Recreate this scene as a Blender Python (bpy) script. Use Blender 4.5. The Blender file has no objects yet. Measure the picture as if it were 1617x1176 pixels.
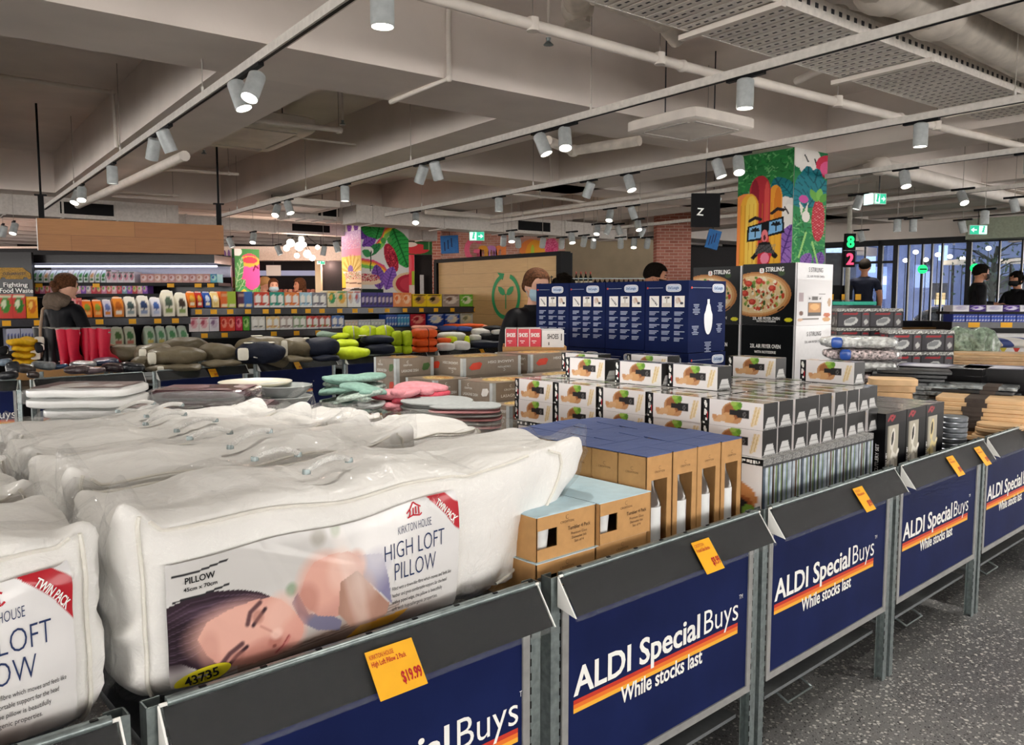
import bpy, math, random, sys
import numpy as np
from mathutils import Vector, Matrix, noise as mnoise
PI = math.pi
rnd = random.Random(7)
SC = bpy.context.scene
COL = SC.collection
# ------------------------------------------------------------------ camera, world, light, exposure
FPX, PITCH, CAMH = 1268.0, math.radians(5.0), 1.55
cd = bpy.data.cameras.new('camera'); cd.sensor_width = 36.0; cd.sensor_fit = 'HORIZONTAL'; cd.lens = FPX/1617*36.0
cd.clip_start = 0.05; cd.clip_end = 200
cam = bpy.data.objects.new('camera', cd); COL.objects.link(cam)
cam.location = (0, 0, CAMH); cam.rotation_euler = (PI/2 - PITCH, 0, 0)
SC.camera = cam
SC.view_settings.view_transform = 'Standard'; SC.view_settings.look = 'None'
SC.view_settings.exposure = 1.15; SC.view_settings.gamma = 1.0; SC.view_settings.use_curve_mapping = False
SC.cycles.use_denoising = True
SC.cycles.max_bounces = 7; SC.cycles.diffuse_bounces = 4; SC.cycles.glossy_bounces = 3
SC.cycles.transmission_bounces = 4; SC.cycles.transparent_max_bounces = 12
SC.cycles.caustics_reflective = False; SC.cycles.caustics_refractive = False
SC.cycles.sample_clamp_indirect = 6.0
wd = bpy.data.worlds.new('World'); SC.world = wd; wd.use_nodes = True
wn = wd.node_tree.nodes; wn['Background'].inputs[0].default_value = (1.0, 0.955, 0.91, 1); wn['Background'].inputs[1].default_value = 4.0
SPOT_W = 27.0          # power of one track spot
# ------------------------------------------------------------------ frames
# bin rows run along R (right and away); Q points inwards, away from the front aisle. Ceiling grid runs along E / N.
def ax(deg):
    a = math.radians(deg); return Vector((math.sin(a), math.cos(a))), Vector((-math.cos(a), math.sin(a)))
R2, Q2 = ax(48.0); E2, N2 = ax(53.2)
RZ = math.radians(42.0); EZ = math.radians(36.8)
def fr(a, b, z=0.0): p = R2*a + Q2*b; return Vector((p.x, p.y, z))
def en(e, n, z=0.0): p = E2*e + N2*n; return Vector((p.x, p.y, z))
def ray(px, py):
    a = (px-808.5)/FPX; b = (588-py)/FPX; c, s = math.cos(PITCH), math.sin(PITCH)
    return Vector((a, c+b*s, -s+b*c))
def onz(px, py, z): d = ray(px, py); return Vector((0, 0, CAMH)) + d*((z-CAMH)/d.z)
def aty(px, py, Y): d = ray(px, py); return Vector((0, 0, CAMH)) + d*(Y/d.y)
def onb(px, py, b): d = ray(px, py); return Vector((0, 0, CAMH)) + d*(b/d.xy.dot(Q2))
def onn(px, py, n): d = ray(px, py); return Vector((0, 0, CAMH)) + d*(n/d.xy.dot(N2))
def ab(p): return p.xy.dot(R2), p.xy.dot(Q2)
# ------------------------------------------------------------------ materials
MATS = {}
def lin(c): c /= 255.0; return c/12.92 if c <= 0.04045 else ((c+0.055)/1.055)**2.4
def rgb(h): return tuple(lin(int(h[i:i+2], 16)) for i in (0, 2, 4))
def M(name, col, rough=0.55, metal=0.0, coat=0.0, var=0.06, scale=30.0, bump=0.0, bscale=80.0, emit=0.0, alpha=1.0, trans=0.0, spec=0.2, sheen=0.0, dist=0.0):
    if name in MATS: return MATS[name]
    m = bpy.data.materials.new(name); m.use_nodes = True; MATS[name] = m
    nt = m.node_tree; b = nt.nodes['Principled BSDF']; c = rgb(col) if isinstance(col, str) else col
    b.inputs['Base Color'].default_value = (*c, 1); b.inputs['Roughness'].default_value = rough; b.inputs['Metallic'].default_value = metal
    b.inputs['Coat Weight'].default_value = coat; b.inputs['Coat Roughness'].default_value = 0.12
    b.inputs['Specular IOR Level'].default_value = spec; b.inputs['Sheen Weight'].default_value = sheen
    if alpha < 1: b.inputs['Alpha'].default_value = alpha
    if trans: b.inputs['Transmission Weight'].default_value = trans
    if emit: b.inputs['Emission Color'].default_value = (*c, 1); b.inputs['Emission Strength'].default_value = emit
    tc = nt.nodes.new('ShaderNodeTexCoord')
    if var:
        n = nt.nodes.new('ShaderNodeTexNoise'); n.inputs['Scale'].default_value = scale; n.inputs['Detail'].default_value = 3
        r = nt.nodes.new('ShaderNodeValToRGB'); lo, hi = max(0, 1-var*2.2), 1+var
        r.color_ramp.elements[0].position = 0.3; r.color_ramp.elements[1].position = 0.7
        r.color_ramp.elements[0].color = (*[x*lo for x in c], 1); r.color_ramp.elements[1].color = (*[min(1, x*hi) for x in c], 1)
        nt.links.new(tc.outputs['Object'], n.inputs['Vector']); nt.links.new(n.outputs['Fac'], r.inputs[0]); nt.links.new(r.outputs[0], b.inputs['Base Color'])
    if bump:
        n2 = nt.nodes.new('ShaderNodeTexNoise'); n2.inputs['Scale'].default_value = bscale; n2.inputs['Detail'].default_value = 4; n2.inputs['Distortion'].default_value = dist
        bp = nt.nodes.new('ShaderNodeBump'); bp.inputs['Strength'].default_value = bump; bp.inputs['Distance'].default_value = 0.01
        nt.links.new(tc.outputs['Object'], n2.inputs['Vector']); nt.links.new(n2.outputs['Fac'], bp.inputs['Height']); nt.links.new(bp.outputs[0], b.inputs['Normal'])
        if coat: nt.links.new(bp.outputs[0], b.inputs['Coat Normal'])
    return m
def printed(name, rough=0.35, coat=0.0, emit=0.0, gain=1.0):      # ink colours live in the mesh's "ink" attribute
    if name in MATS: return MATS[name]
    m = bpy.data.materials.new(name); m.use_nodes = True; MATS[name] = m
    nt = m.node_tree; b = nt.nodes['Principled BSDF']; a = nt.nodes.new('ShaderNodeVertexColor'); a.layer_name = 'ink'
    nt.links.new(a.outputs[0], b.inputs['Base Color']); b.inputs['Roughness'].default_value = rough; b.inputs['Coat Weight'].default_value = coat
    b.inputs['Coat Roughness'].default_value = 0.1; b.inputs['Specular IOR Level'].default_value = 0.10
    if emit: nt.links.new(a.outputs[0], b.inputs['Emission Color']); b.inputs['Emission Strength'].default_value = emit
    return m
PRINT = printed('printed_card', 0.4); PRINT_GLOSS = printed('printed_film', 0.3, 0.02); PRINT_LIT = printed('backlit_print', 0.4, 0, 1.2)
WHITE = M('white_ink', 'f2f2ee', 0.5, var=0); BLACK = M('black_plastic', '121214', 0.5, var=0.05, spec=.08); INK = M('black_ink', '191a1c', 0.5, var=0)
DGREY = M('dark_grey_metal', '35363a', 0.5); GALV = M('galvanised_steel', '8f9a9a', 0.38, 0.75, var=0.12, scale=60); ALU = M('grey_aluminium', '9a9a98', 0.45, 0.3)
YELLOW = M('price_yellow', 'f2b22a', 0.45, var=0.02); REDINK = M('red_ink', 'b5202c', 0.5, var=0); NAVYINK = M('navy_ink', '26355c', 0.5, var=0)
# ------------------------------------------------------------------ mesh builder
_txt = {}
def text_geo(s, bold=0.0, shear=0.0, space=1.0):
    k = (s, bold, shear, space)
    if k in _txt: return _txt[k]
    cu = bpy.data.curves.new('t', 'FONT'); cu.body = s; cu.offset = bold; cu.shear = shear; cu.space_character = space
    cu.resolution_u = 3; cu.fill_mode = 'FRONT'; cu.dimensions = '2D'
    ob = bpy.data.objects.new('t', cu); me = ob.to_mesh()
    v = np.empty(len(me.vertices)*3); me.vertices.foreach_get('co', v); v = v.reshape(-1, 3)[:, :2].copy()
    f = [tuple(p.vertices) for p in me.polygons]
    ob.to_mesh_clear(); bpy.data.objects.remove(ob); bpy.data.curves.remove(cu)
    x0, x1 = v[:, 0].min(), v[:, 0].max(); v[:, 0] -= x0; v /= 0.70
    _txt[k] = (v, f, (x1-x0)/0.70); return _txt[k]
def frame(o, x, y):
    x = Vector(x).normalized(); y = Vector(y).normalized(); z = x.cross(y)
    return Matrix(((x.x, y.x, z.x, o[0]), (x.y, y.y, z.y, o[1]), (x.z, y.z, z.z, o[2]), (0, 0, 0, 1)))
def T(x=0, y=0, z=0, rz=0.0, rx=0.0, ry=0.0, s=None):
    m = Matrix.Translation((x, y, z)) @ Matrix.Rotation(rz, 4, 'Z') @ Matrix.Rotation(ry, 4, 'Y') @ Matrix.Rotation(rx, 4, 'X')
    if s: m = m @ Matrix.Diagonal((*s, 1))
    return m
class MB:
    def __init__(s): s.v = []; s.f = []; s.mi = []; s.mats = []; s.ink = {}; s.flat = set()
    def slot(s, m):
        if m not in s.mats: s.mats.append(m)
        return s.mats.index(m)
    def add(s, vs, fs, m, X=None, ink=None):
        o = len(s.v); k = s.slot(m)
        if X is not None: vs = [X @ Vector(v) for v in vs]
        s.v.extend([tuple(v) for v in vs]); s.f.extend([tuple(i+o for i in f) for f in fs]); s.mi.extend([k]*len(fs))
        if ink is not None:
            for i, c in enumerate(ink): s.ink[o+i] = c
        return s
    def box(s, c, d, m, X=None, faces=None):           # faces: dict of '-x +x -y +y -z +z' -> material
        x, y, z = c; a, b, h = d[0]/2, d[1]/2, d[2]/2
        vs = [(x-a, y-b, z-h), (x+a, y-b, z-h), (x+a, y+b, z-h), (x-a, y+b, z-h), (x-a, y-b, z+h), (x+a, y-b, z+h), (x+a, y+b, z+h), (x-a, y+b, z+h)]
        fs = {'-z': (3, 2, 1, 0), '+z': (4, 5, 6, 7), '-y': (0, 1, 5, 4), '+x': (1, 2, 6, 5), '+y': (2, 3, 7, 6), '-x': (3, 0, 4, 7)}
        if not faces: return s.add(vs, list(fs.values()), m, X)
        o = len(s.v); s.v.extend([tuple(X @ Vector(v)) if X is not None else v for v in vs])
        for k, f in fs.items(): s.f.append(tuple(i+o for i in f)); s.mi.append(s.slot(faces.get(k, m)))
        return s
    def rbox(s, c, d, m, r=0.01, X=None, n=3):         # box with rounded edges
        return s.superbox(c, d, m, X, p=max(3.0, 1.6*min(d)/max(r, 1e-4)), nu=n*4, nv=n*3)
    def superbox(s, c, d, m, X=None, p=5.0, nu=12, nv=8, fn=None, nz=None):  # superellipsoid cushion; fn(dir, point) may push points about
        vs = []; fs = []; idx = {}
        nz = nz or nv
        def pt(x, y, z):
            key = (round(x, 5), round(y, 5), round(z, 5))
            if key in idx: return idx[key]
            L = (abs(x)**p+abs(y)**p+abs(z)**p)**(1/p)
            q = Vector((x/L*d[0]/2, y/L*d[1]/2, z/L*d[2]/2))
            if fn: q = fn(Vector((x, y, z)), q)
            vs.append((q.x+c[0], q.y+c[1], q.z+c[2])); idx[key] = len(vs)-1; return idx[key]
        def side(f, na, nb):
            for i in range(na):
                for j in range(nb):
                    q = [(-1+2*i/na, -1+2*j/nb), (-1+2*(i+1)/na, -1+2*j/nb), (-1+2*(i+1)/na, -1+2*(j+1)/nb), (-1+2*i/na, -1+2*(j+1)/nb)]
                    fs.append(tuple(pt(*f(a, b)) for a, b in q))
        side(lambda a, b: (a, -1, b), nu, nz); side(lambda a, b: (-a, 1, b), nu, nz)
        side(lambda a, b: (1, a, b), nv, nz); side(lambda a, b: (-1, -a, b), nv, nz)
        side(lambda a, b: (a, b, 1), nu, nv); side(lambda a, b: (a, -b, -1), nu, nv)
        return s.add(vs, fs, m, X)
    def cyl(s, p0, p1, r0, m, r1=None, n=12, caps=True, X=None, mcap=None):
        p0, p1 = Vector(p0), Vector(p1); r1 = r0 if r1 is None else r1; d = (p1-p0).normalized()
        u = d.orthogonal().normalized(); w = d.cross(u); vs = []
        for p, r in ((p0, r0), (p1, r1)):
            for i in range(n): a = 2*PI*i/n; vs.append(p+u*(r*math.cos(a))+w*(r*math.sin(a)))
        s.add(vs, [(i, (i+1) % n, n+(i+1) % n, n+i) for i in range(n)], m, X)
        if caps: s.add(vs[:n], [tuple(range(n-1, -1, -1))], m, X); s.add(vs[n:], [tuple(range(n))], mcap or m, X)
        return s
    def tube(s, pts, r, m, n=8, X=None, close=False):
        pts = [Vector(p) for p in pts]; k = len(pts); vs = []; up = None
        rr = r if isinstance(r, (list, tuple)) else [r]*k
        for i, p in enumerate(pts):
            if close: d = (pts[(i+1) % k]-pts[i-1]).normalized()
            else: d = (pts[min(i+1, k-1)]-pts[max(i-1, 0)]).normalized()
            u = d.orthogonal().normalized() if up is None else (up-d*up.dot(d)).normalized(); up = u; w = d.cross(u)
            for j in range(n): a = 2*PI*j/n; vs.append(p+u*(rr[i]*math.cos(a))+w*(rr[i]*math.sin(a)))
        fs = []
        for i in range(k if close else k-1):
            i2 = (i+1) % k
            for j in range(n): fs.append((i*n+j, i*n+(j+1) % n, i2*n+(j+1) % n, i2*n+j))
        if not close: fs += [tuple(range(n-1, -1, -1)), tuple((k-1)*n+j for j in range(n))]
        return s.add(vs, fs, m, X)
    def lathe(s, prof, m, n=24, X=None):
        vs = []; k = len(prof)
        for r, z in prof:
            for i in range(n): a = 2*PI*i/n; vs.append((r*math.cos(a), r*math.sin(a), z))
        fs = [(i*n+j, i*n+(j+1) % n, (i+1)*n+(j+1) % n, (i+1)*n+j) for i in range(k-1) for j in range(n)]
        return s.add(vs, fs, m, X)
    def prism(s, poly, h, m, X=None, mtop=None):       # polygon in xy extruded up in z
        n = len(poly); vs = [(x, y, 0) for x, y in poly]+[(x, y, h) for x, y in poly]
        s.add(vs, [(i, (i+1) % n, n+(i+1) % n, n+i) for i in range(n)]+[tuple(range(n-1, -1, -1))], m, X)
        return s.add(vs[n:], [tuple(range(n))], mtop or m, X)
    def poly(s, pts, m, X=None): return s.add(pts, [tuple(range(len(pts)))], m, X)
    def rect(s, X, x0, y0, x1, y1, m, lift=0.0006): return s.add([(x0, y0, lift), (x1, y0, lift), (x1, y1, lift), (x0, y1, lift)], [(0, 1, 2, 3)], m, X)
    def text(s, t, X, x, y, h, m, align='l', bold=0.0, shear=0.0, w=None, lift=0.0012, surf=None, space=1.0, rot=0.0):
        if bold > .021:                                  # heavy weights: two light strokes side by side keep the counters open
            dx = (bold-.016)*h*.62
            for q in (-1, 1): s.text(t, X, x+q*dx*math.cos(rot), y+q*dx*math.sin(rot), h, m, align, .016, shear, w, lift+(q+1)*.0001, surf, space, rot)
            return s
        v, f, tw = text_geo(t, bold, shear, space); sx = h if w is None else w/tw; W = tw*sx
        ox = {'l': 0, 'c': -W/2, 'r': -W}[align]; c, sn = math.cos(rot), math.sin(rot)
        P = [(x+c*(ox+p[0]*sx)-sn*p[1]*h, y+sn*(ox+p[0]*sx)+c*p[1]*h) for p in v]
        vs = [surf(a, b, lift) for a, b in P] if surf else [(a, b, lift) for a, b in P]
        return s.add(vs, f, m, X)
    def art(s, img, X=None, w=1.0, h=1.0, m=None, surf=None, lift=0.0004, x0=0.0, y0=0.0):   # picture printed cell by cell into the mesh
        nv, nu = img.shape[:2]; vs = []; ink = []
        for j in range(nv):
            for i in range(nu):
                a, b = x0+w*i/(nu-1), y0+h*j/(nv-1)
                vs.append(surf(a, b, lift) if surf else (a, b, lift))
        cols = np.where(img <= 0.04045, img/12.92, ((img+0.055)/1.055)**2.4).reshape(-1, 3)
        fs = [(j*nu+i, j*nu+i+1, (j+1)*nu+i+1, (j+1)*nu+i) for j in range(nv-1) for i in range(nu-1)]
        return s.add(vs, fs, m or PRINT, X, ink=[tuple(c) for c in cols])
    def mesh(s, name, smooth=True, ang=38):
        me = bpy.data.meshes.new(name); me.from_pydata(s.v, [], s.f)
        for m in s.mats: me.materials.append(m)
        me.polygons.foreach_set('material_index', s.mi)
        if s.ink:
            at = me.color_attributes.new('ink', 'FLOAT_COLOR', 'POINT'); a = np.ones((len(s.v), 4), np.float32)
            for i, c in s.ink.items(): a[i, :3] = c
            at.data.foreach_set('color', a.ravel())
        if smooth:
            me.polygons.foreach_set('use_smooth', [True]*len(s.f)); me.set_sharp_from_angle(angle=math.radians(ang))
        me.update(); return me
    def build(s, name, parent=None, loc=None, rz=0.0, smooth=True, ang=38, label=None):
        o = bpy.data.objects.new(name, s.mesh(name, smooth, ang)); COL.objects.link(o)
        if parent is not None: o.parent = parent
        if loc is not None: o.location = loc
        o.rotation_euler = (0, 0, rz)
        if label: o['label'] = label
        return o
def tag(o, label, cat, group=None, kind=None):
    o['label'] = label; o['category'] = cat
    if group: o['group'] = group
    if kind: o['kind'] = kind
    return o
def thing(name, label, cat, loc=(0, 0, 0), rz=0.0, group=None):
    o = bpy.data.objects.new(name, None); COL.objects.link(o); o.location = loc; o.rotation_euler = (0, 0, rz); o.empty_display_size = 0.1
    return tag(o, label, cat, group)
def struct(o): o['kind'] = 'structure'; return o
KIDS = {}
def dup(root, loc, rz=None, label=None, group=None, rot=None):
    c = root.copy(); COL.objects.link(c); c.location = loc
    if rz is not None: c.rotation_euler = (0, 0, rz)
    if rot is not None: c.rotation_euler = rot
    if label: c['label'] = label
    if group: c['group'] = group
    for ch in list(root.children):
        d = ch.copy(); COL.objects.link(d); d.parent = c
        for g in list(ch.children): k = g.copy(); COL.objects.link(k); k.parent = d
    return c
ORD = ['first', 'second', 'third', 'fourth', 'fifth', 'sixth', 'seventh', 'eighth', 'ninth', 'tenth', 'eleventh', 'twelfth', 'thirteenth', 'fourteenth', 'fifteenth', 'sixteenth', 'seventeenth', 'eighteenth']
def pos(i, n, a='left'):                               # words for place i in a row of n
    b = {'left': 'right', 'front': 'back', 'near': 'far', 'bottom': 'top'}[a]
    if n == 1: return 'only one'
    if i == 0: return a+'most' if a in ('left', 'bottom') else ('foremost' if a == 'front' else 'nearest')
    if i == n-1: return b+'most' if b in ('right',) else ('topmost' if b == 'top' else 'rearmost' if b == 'back' else 'farthest')
    if i < n/2: return ORD[i]+' from '+a
    return ORD[n-1-i]+' from '+b
# ------------------------------------------------------------------ little pictures (numpy), u right, v up, 0..1
def hx(h): return np.array([int(h[i:i+2], 16)/255 for i in (0, 2, 4)])
class Art:
    def __init__(s, nu, nv, bg='ffffff'):
        s.nu, s.nv = nu, nv; s.U, s.V = np.meshgrid(np.linspace(0, 1, nu), np.linspace(0, 1, nv)); s.im = np.empty((nv, nu, 3)); s.im[:] = hx(bg); s.asp = nu/nv
        s.rs = np.random.RandomState(3)
    def put(s, mask, col, a=1.0):
        k = (np.clip(mask.astype(float), 0, 1)*a)[..., None]; c = hx(col) if isinstance(col, str) else np.array(col); s.im = s.im*(1-k)+c*k; return s
    def ell(s, cx, cy, rx, ry, col, rot=0.0, soft=0.0, a=1.0):
        x, y = s.U-cx, s.V-cy
        if rot: x2 = x*s.asp; c, n = math.cos(rot), math.sin(rot); x, y = (x2*c+y*n)/s.asp, -x2*n+y*c
        d = np.sqrt((x/rx)**2+(y/ry)**2)
        return s.put(np.clip((1+soft-d)/soft, 0, 1) if soft else d <= 1, col, a)
    def pol(s, pts, col, a=1.0):
        m = np.zeros(s.U.shape, bool); n = len(pts)
        for i in range(n):
            (x0, y0), (x1, y1) = pts[i], pts[(i+1) % n]
            if y0 == y1: continue
            c = ((s.V > y0) != (s.V > y1)) & (s.U < (x1-x0)*(s.V-y0)/(y1-y0)+x0); m ^= c
        return s.put(m, col, a)
    def box(s, x0, y0, x1, y1, col, a=1.0): return s.put((s.U >= x0) & (s.U <= x1) & (s.V >= y0) & (s.V <= y1), col, a)
    def line(s, pts, w, col, a=1.0, soft=False):
        m = np.zeros(s.U.shape)
        for (x0, y0), (x1, y1) in zip(pts[:-1], pts[1:]):
            ax_, ay = (x1-x0)*s.asp, y1-y0; L = max(ax_*ax_+ay*ay, 1e-9)
            px, py = (s.U-x0)*s.asp, s.V-y0; t = np.clip((px*ax_+py*ay)/L, 0, 1); d = np.hypot(px-t*ax_, py-t*ay)
            m = np.maximum(m, np.clip((w-d)/(w*0.6), 0, 1) if soft else d <= w)
        return s.put(m, col, a)
    def leaf(s, x0, y0, x1, y1, w, col, vein=None, n=6):
        dx, dy = (x1-x0)*s.asp, y1-y0; L = math.hypot(dx, dy); t = (((s.U-x0)*s.asp)*dx+(s.V-y0)*dy)/(L*L); d = np.abs(-((s.U-x0)*s.asp)*dy+(s.V-y0)*dx)/L
        k = (t > 0) & (t < 1); prof = w*np.power(np.clip(np.sin(np.clip(t, 0, 1)*PI*0.98), 0, 1), 0.7)
        s.put(k & (d < prof), col)
        if vein: s.put(k & (d < prof) & ((d < w*0.07) | (np.mod(t*n-d/w*0.9, 1) < 0.16)), vein)
        return s
    def speck(s, mask, cols, dens=0.3):
        r = s.rs.rand(*s.U.shape)
        for i, c in enumerate(cols): s.put(mask & (r > i*dens/len(cols)) & (r < (i+1)*dens/len(cols)), c)
        return s
    def lines(s, x0, y0, x1, y1, n, col, duty=0.45, seed=1):   # lines of small print
        r = np.random.RandomState(seed)
        for i in range(n):
            y = y1-(y1-y0)*(i+0.5)/n; hh = (y1-y0)/n*duty/2; e = x1-(x1-x0)*0.35*r.rand()
            s.put((s.V > y-hh) & (s.V < y+hh) & (s.U > x0) & (s.U < e) & (np.mod(s.U*s.nu*0.37+r.rand()*9, 1) > 0.2), col, 0.85)
        return s
# ------------------------------------------------------------------ structure: floor, ceiling, beams, walls
def terrazzo():
    m = bpy.data.materials.new('terrazzo_floor'); m.use_nodes = True; nt = m.node_tree; b = nt.nodes['Principled BSDF']; L = nt.links.new
    tc = nt.nodes.new('ShaderNodeTexCoord'); prev = None
    nz = nt.nodes.new('ShaderNodeTexNoise'); nz.inputs['Scale'].default_value = 1.1; nz.inputs['Detail'].default_value = 5; L(tc.outputs['Object'], nz.inputs[0])
    base = nt.nodes.new('ShaderNodeValToRGB'); base.color_ramp.elements[0].color = (*rgb('626264'), 1); base.color_ramp.elements[1].color = (*rgb('7e7e7d'), 1)
    base.color_ramp.elements[0].position = .35; base.color_ramp.elements[1].position = .65; L(nz.outputs['Fac'], base.inputs[0]); prev = base.outputs[0]
    for sc, lo, hi, c in ((160, .0, .22, '8d8d8c'), (62, .0, .17, 'c9c8c4'), (95, .0, .16, '262629'), (36, .0, .12, 'd8d6d0')):
        v = nt.nodes.new('ShaderNodeTexVoronoi'); v.inputs['Scale'].default_value = sc; v.inputs['Randomness'].default_value = 1; L(tc.outputs['Object'], v.inputs['Vector'])
        sp = nt.nodes.new('ShaderNodeSeparateColor'); L(v.outputs['Color'], sp.inputs[0])
        ad = nt.nodes.new('ShaderNodeMath'); ad.operation = 'MULTIPLY'; L(sp.outputs[0], ad.inputs[0]); ad.inputs[1].default_value = hi*2.5
        lt = nt.nodes.new('ShaderNodeMath'); lt.operation = 'LESS_THAN'; L(v.outputs['Distance'], lt.inputs[0]); L(ad.outputs[0], lt.inputs[1])
        mx = nt.nodes.new('ShaderNodeMix'); mx.data_type = 'RGBA'; L(lt.outputs[0], mx.inputs[0]); L(prev, mx.inputs[6]); mx.inputs[7].default_value = (*rgb(c), 1); prev = mx.outputs[2]
    L(prev, b.inputs['Base Color']); b.inputs['Roughness'].default_value = 0.42; return m
def brick(name, c1, c2, mortar, sc):
    m = bpy.data.materials.new(name); m.use_nodes = True; nt = m.node_tree; b = nt.nodes['Principled BSDF']; L = nt.links.new
    tc = nt.nodes.new('ShaderNodeTexCoord'); t = nt.nodes.new('ShaderNodeTexBrick'); L(tc.outputs['UV'] if False else tc.outputs['Object'], t.inputs[0])
    mp = nt.nodes.new('ShaderNodeMapping'); mp.inputs['Rotation'].default_value = (PI/2, 0, 0); L(tc.outputs['Object'], mp.inputs[0]); L(mp.outputs[0], t.inputs[0])
    t.inputs['Color1'].default_value = (*rgb(c1), 1); t.inputs['Color2'].default_value = (*rgb(c2), 1); t.inputs['Mortar'].default_value = (*rgb(mortar), 1)
    t.inputs['Scale'].default_value = sc; t.inputs['Mortar Size'].default_value = 0.018; t.inputs['Brick Width'].default_value = 0.5; t.inputs['Row Height'].default_value = 0.17
    L(t.outputs[0], b.inputs['Base Color']); b.inputs['Roughness'].default_value = 0.8; return m
def planks(name, c1, c2, sx=1.0):
    m = bpy.data.materials.new(name); m.use_nodes = True; nt = m.node_tree; b = nt.nodes['Principled BSDF']; L = nt.links.new
    tc = nt.nodes.new('ShaderNodeTexCoord'); mp = nt.nodes.new('ShaderNodeMapping'); mp.inputs['Rotation'].default_value = (PI/2, 0, 0); L(tc.outputs['Object'], mp.inputs[0])
    t = nt.nodes.new('ShaderNodeTexBrick'); L(mp.outputs[0], t.inputs[0]); t.inputs['Scale'].default_value = sx; t.inputs['Brick Width'].default_value = 1.3; t.inputs['Row Height'].default_value = 0.18
    t.inputs['Mortar Size'].default_value = 0.002; t.inputs['Color1'].default_value = (*rgb(c1), 1); t.inputs['Color2'].default_value = (*rgb(c2), 1); t.inputs['Mortar'].default_value = (*[x*.5 for x in rgb(c1)], 1)
    n = nt.nodes.new('ShaderNodeTexNoise'); mp2 = nt.nodes.new('ShaderNodeMapping'); mp2.inputs['Scale'].default_value = (1.5, 1.5, 26); L(tc.outputs['Object'], mp2.inputs[0]); L(mp2.outputs[0], n.inputs[0]); n.inputs['Scale'].default_value = 3; n.inputs['Detail'].default_value = 6
    r = nt.nodes.new('ShaderNodeValToRGB'); r.color_ramp.elements[0].color = (.72, .68, .62, 1); r.color_ramp.elements[1].color = (1.12, 1.1, 1.08, 1); L(n.outputs['Fac'], r.inputs[0])
    mx = nt.nodes.new('ShaderNodeMix'); mx.data_type = 'RGBA'; mx.blend_type = 'MULTIPLY'; mx.inputs[0].default_value = 1; L(t.outputs[0], mx.inputs[6]); L(r.outputs[0], mx.inputs[7])
    L(mx.outputs[2], b.inputs['Base Color']); b.inputs['Roughness'].default_value = 0.5; return m
CEIL = M('painted_concrete', 'e2d8d0', 0.8, var=0.05, scale=1.6, bump=0.12, bscale=25); PIPE = M('painted_pipe', 'e0d8cf', 0.6, var=0.05, scale=6)
WIRE = M('pale_wire', 'a49d94', .5)
CEILD = M('ceiling_duct_grey', 'c6c0ba', 0.6)
struct(MB().box((0, 12, -0.05), (64, 64, 0.1), terrazzo()).build('floor'))
ZS, ZB = 3.72, 3.15
struct(MB().box((0, 12, ZS+0.1), (64, 64, 0.2), CEIL).build('ceiling'))
def beam(name, e0, e1, n0, n1, zb=ZB):
    c = en((e0+e1)/2, (n0+n1)/2, (zb+ZS)/2); return struct(MB().box((0, 0, 0), (e1-e0, n1-n0, ZS-zb), CEIL).build(name, loc=c, rz=EZ))
beam('trim_beam_near', -14, 26, 5.04, 5.84)
beam('trim_beam_front', -14, 26, -1.6, -0.8)
beam('trim_beam_far', -6, 24, 13.6, 14.5)
beam('trim_beam_middle', 5.0, 20, 8.5, 9.2)
for i, (e0, e1) in enumerate(((-0.8, 0.0), (1.8, 2.55), (4.2, 5.0), (7.15, 7.95), (10.4, 11.2), (13.6, 14.4))):
    beam('trim_crossbeam_%s' % 'abcdef'[i], e0, e1, 5.84, 13.6)
for i, (e0, e1) in enumerate(((8.0, 8.8), (-3.2, -2.4))): beam('trim_crossbeam_%s' % 'gh'[i], e0, e1, -0.8, 5.04)
# joists over the far part of the shop
for k, n in enumerate(np.arange(15.6, 31, 1.25)):
    struct(MB().box((0, 0, 0), (40, 0.22, 0.3), CEIL).build('trim_joist_%d' % k, loc=en(8, float(n), 3.35), rz=EZ))
for k, e in enumerate(np.arange(11.8, 24, 1.1)):
    struct(MB().box((0, 0, 0), (0.2, 12, 0.28), CEIL).build('trim_rib_%d' % k, loc=en(float(e), 3.5, 3.3), rz=EZ))
# ------------------------------------------------------------------ services under the ceiling
def pipe(name, pts, r, label, cat='pipe', m=None, n=10, elbow=True, hang=()):
    mb = MB(); pts = [Vector(p) for p in pts]; mb.tube(pts, r, m or PIPE, n)
    if elbow:
        for p in pts[1:-1]: mb.superbox(p, (2.5*r,)*3, m or PIPE, p=2.2, nu=6, nv=6)
    o = mb.build(name); tag(o, label, cat)
    for h in hang:
        p = pts[0].lerp(pts[-1], h); MB().cyl(p, (p.x, p.y, ZS), 0.004, WIRE, n=5).cyl(p+Vector((0, 0, -r*1.15)), p+Vector((0, 0, r*1.15)), r*1.12, PIPE, n=10).build('hanger_rod', o)
    return o
z = 3.2
pipe('sprinkler_pipe', [onz(660, -10, z), onz(1077, 104, z), onz(1150, 122, z)], 0.034, 'long pale sprinkler pipe running right in front of the nearest beam', hang=(.3, .72))
pipe('sprinkler_pipe', [onz(1182, 126, 3.12), onz(1420, 186, 3.12), onz(1617, 232, 3.12)], 0.035, 'pale pipe running away behind the perforated cable tray', hang=(.25, .6))
pipe('conduit', [onn(708, -20, 5.0), onn(709, 124, 5.0), onz(617, 161, 3.13)], 0.02, 'thin conduit dropping down the near beam and bending under it')
pipe('conduit', [onz(-30, 116, 3.62), onz(178, 146, 3.62), onz(184, 232, 3.12)], 0.022, 'grey conduit crossing the left bay and dropping to the beam edge')
pipe('sprinkler_pipe', [onz(250, 267, 3.25), onz(377, 275, 3.25)], 0.02, 'short sprinkler branch pipe in the left ceiling bay', hang=(.87,))
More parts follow.
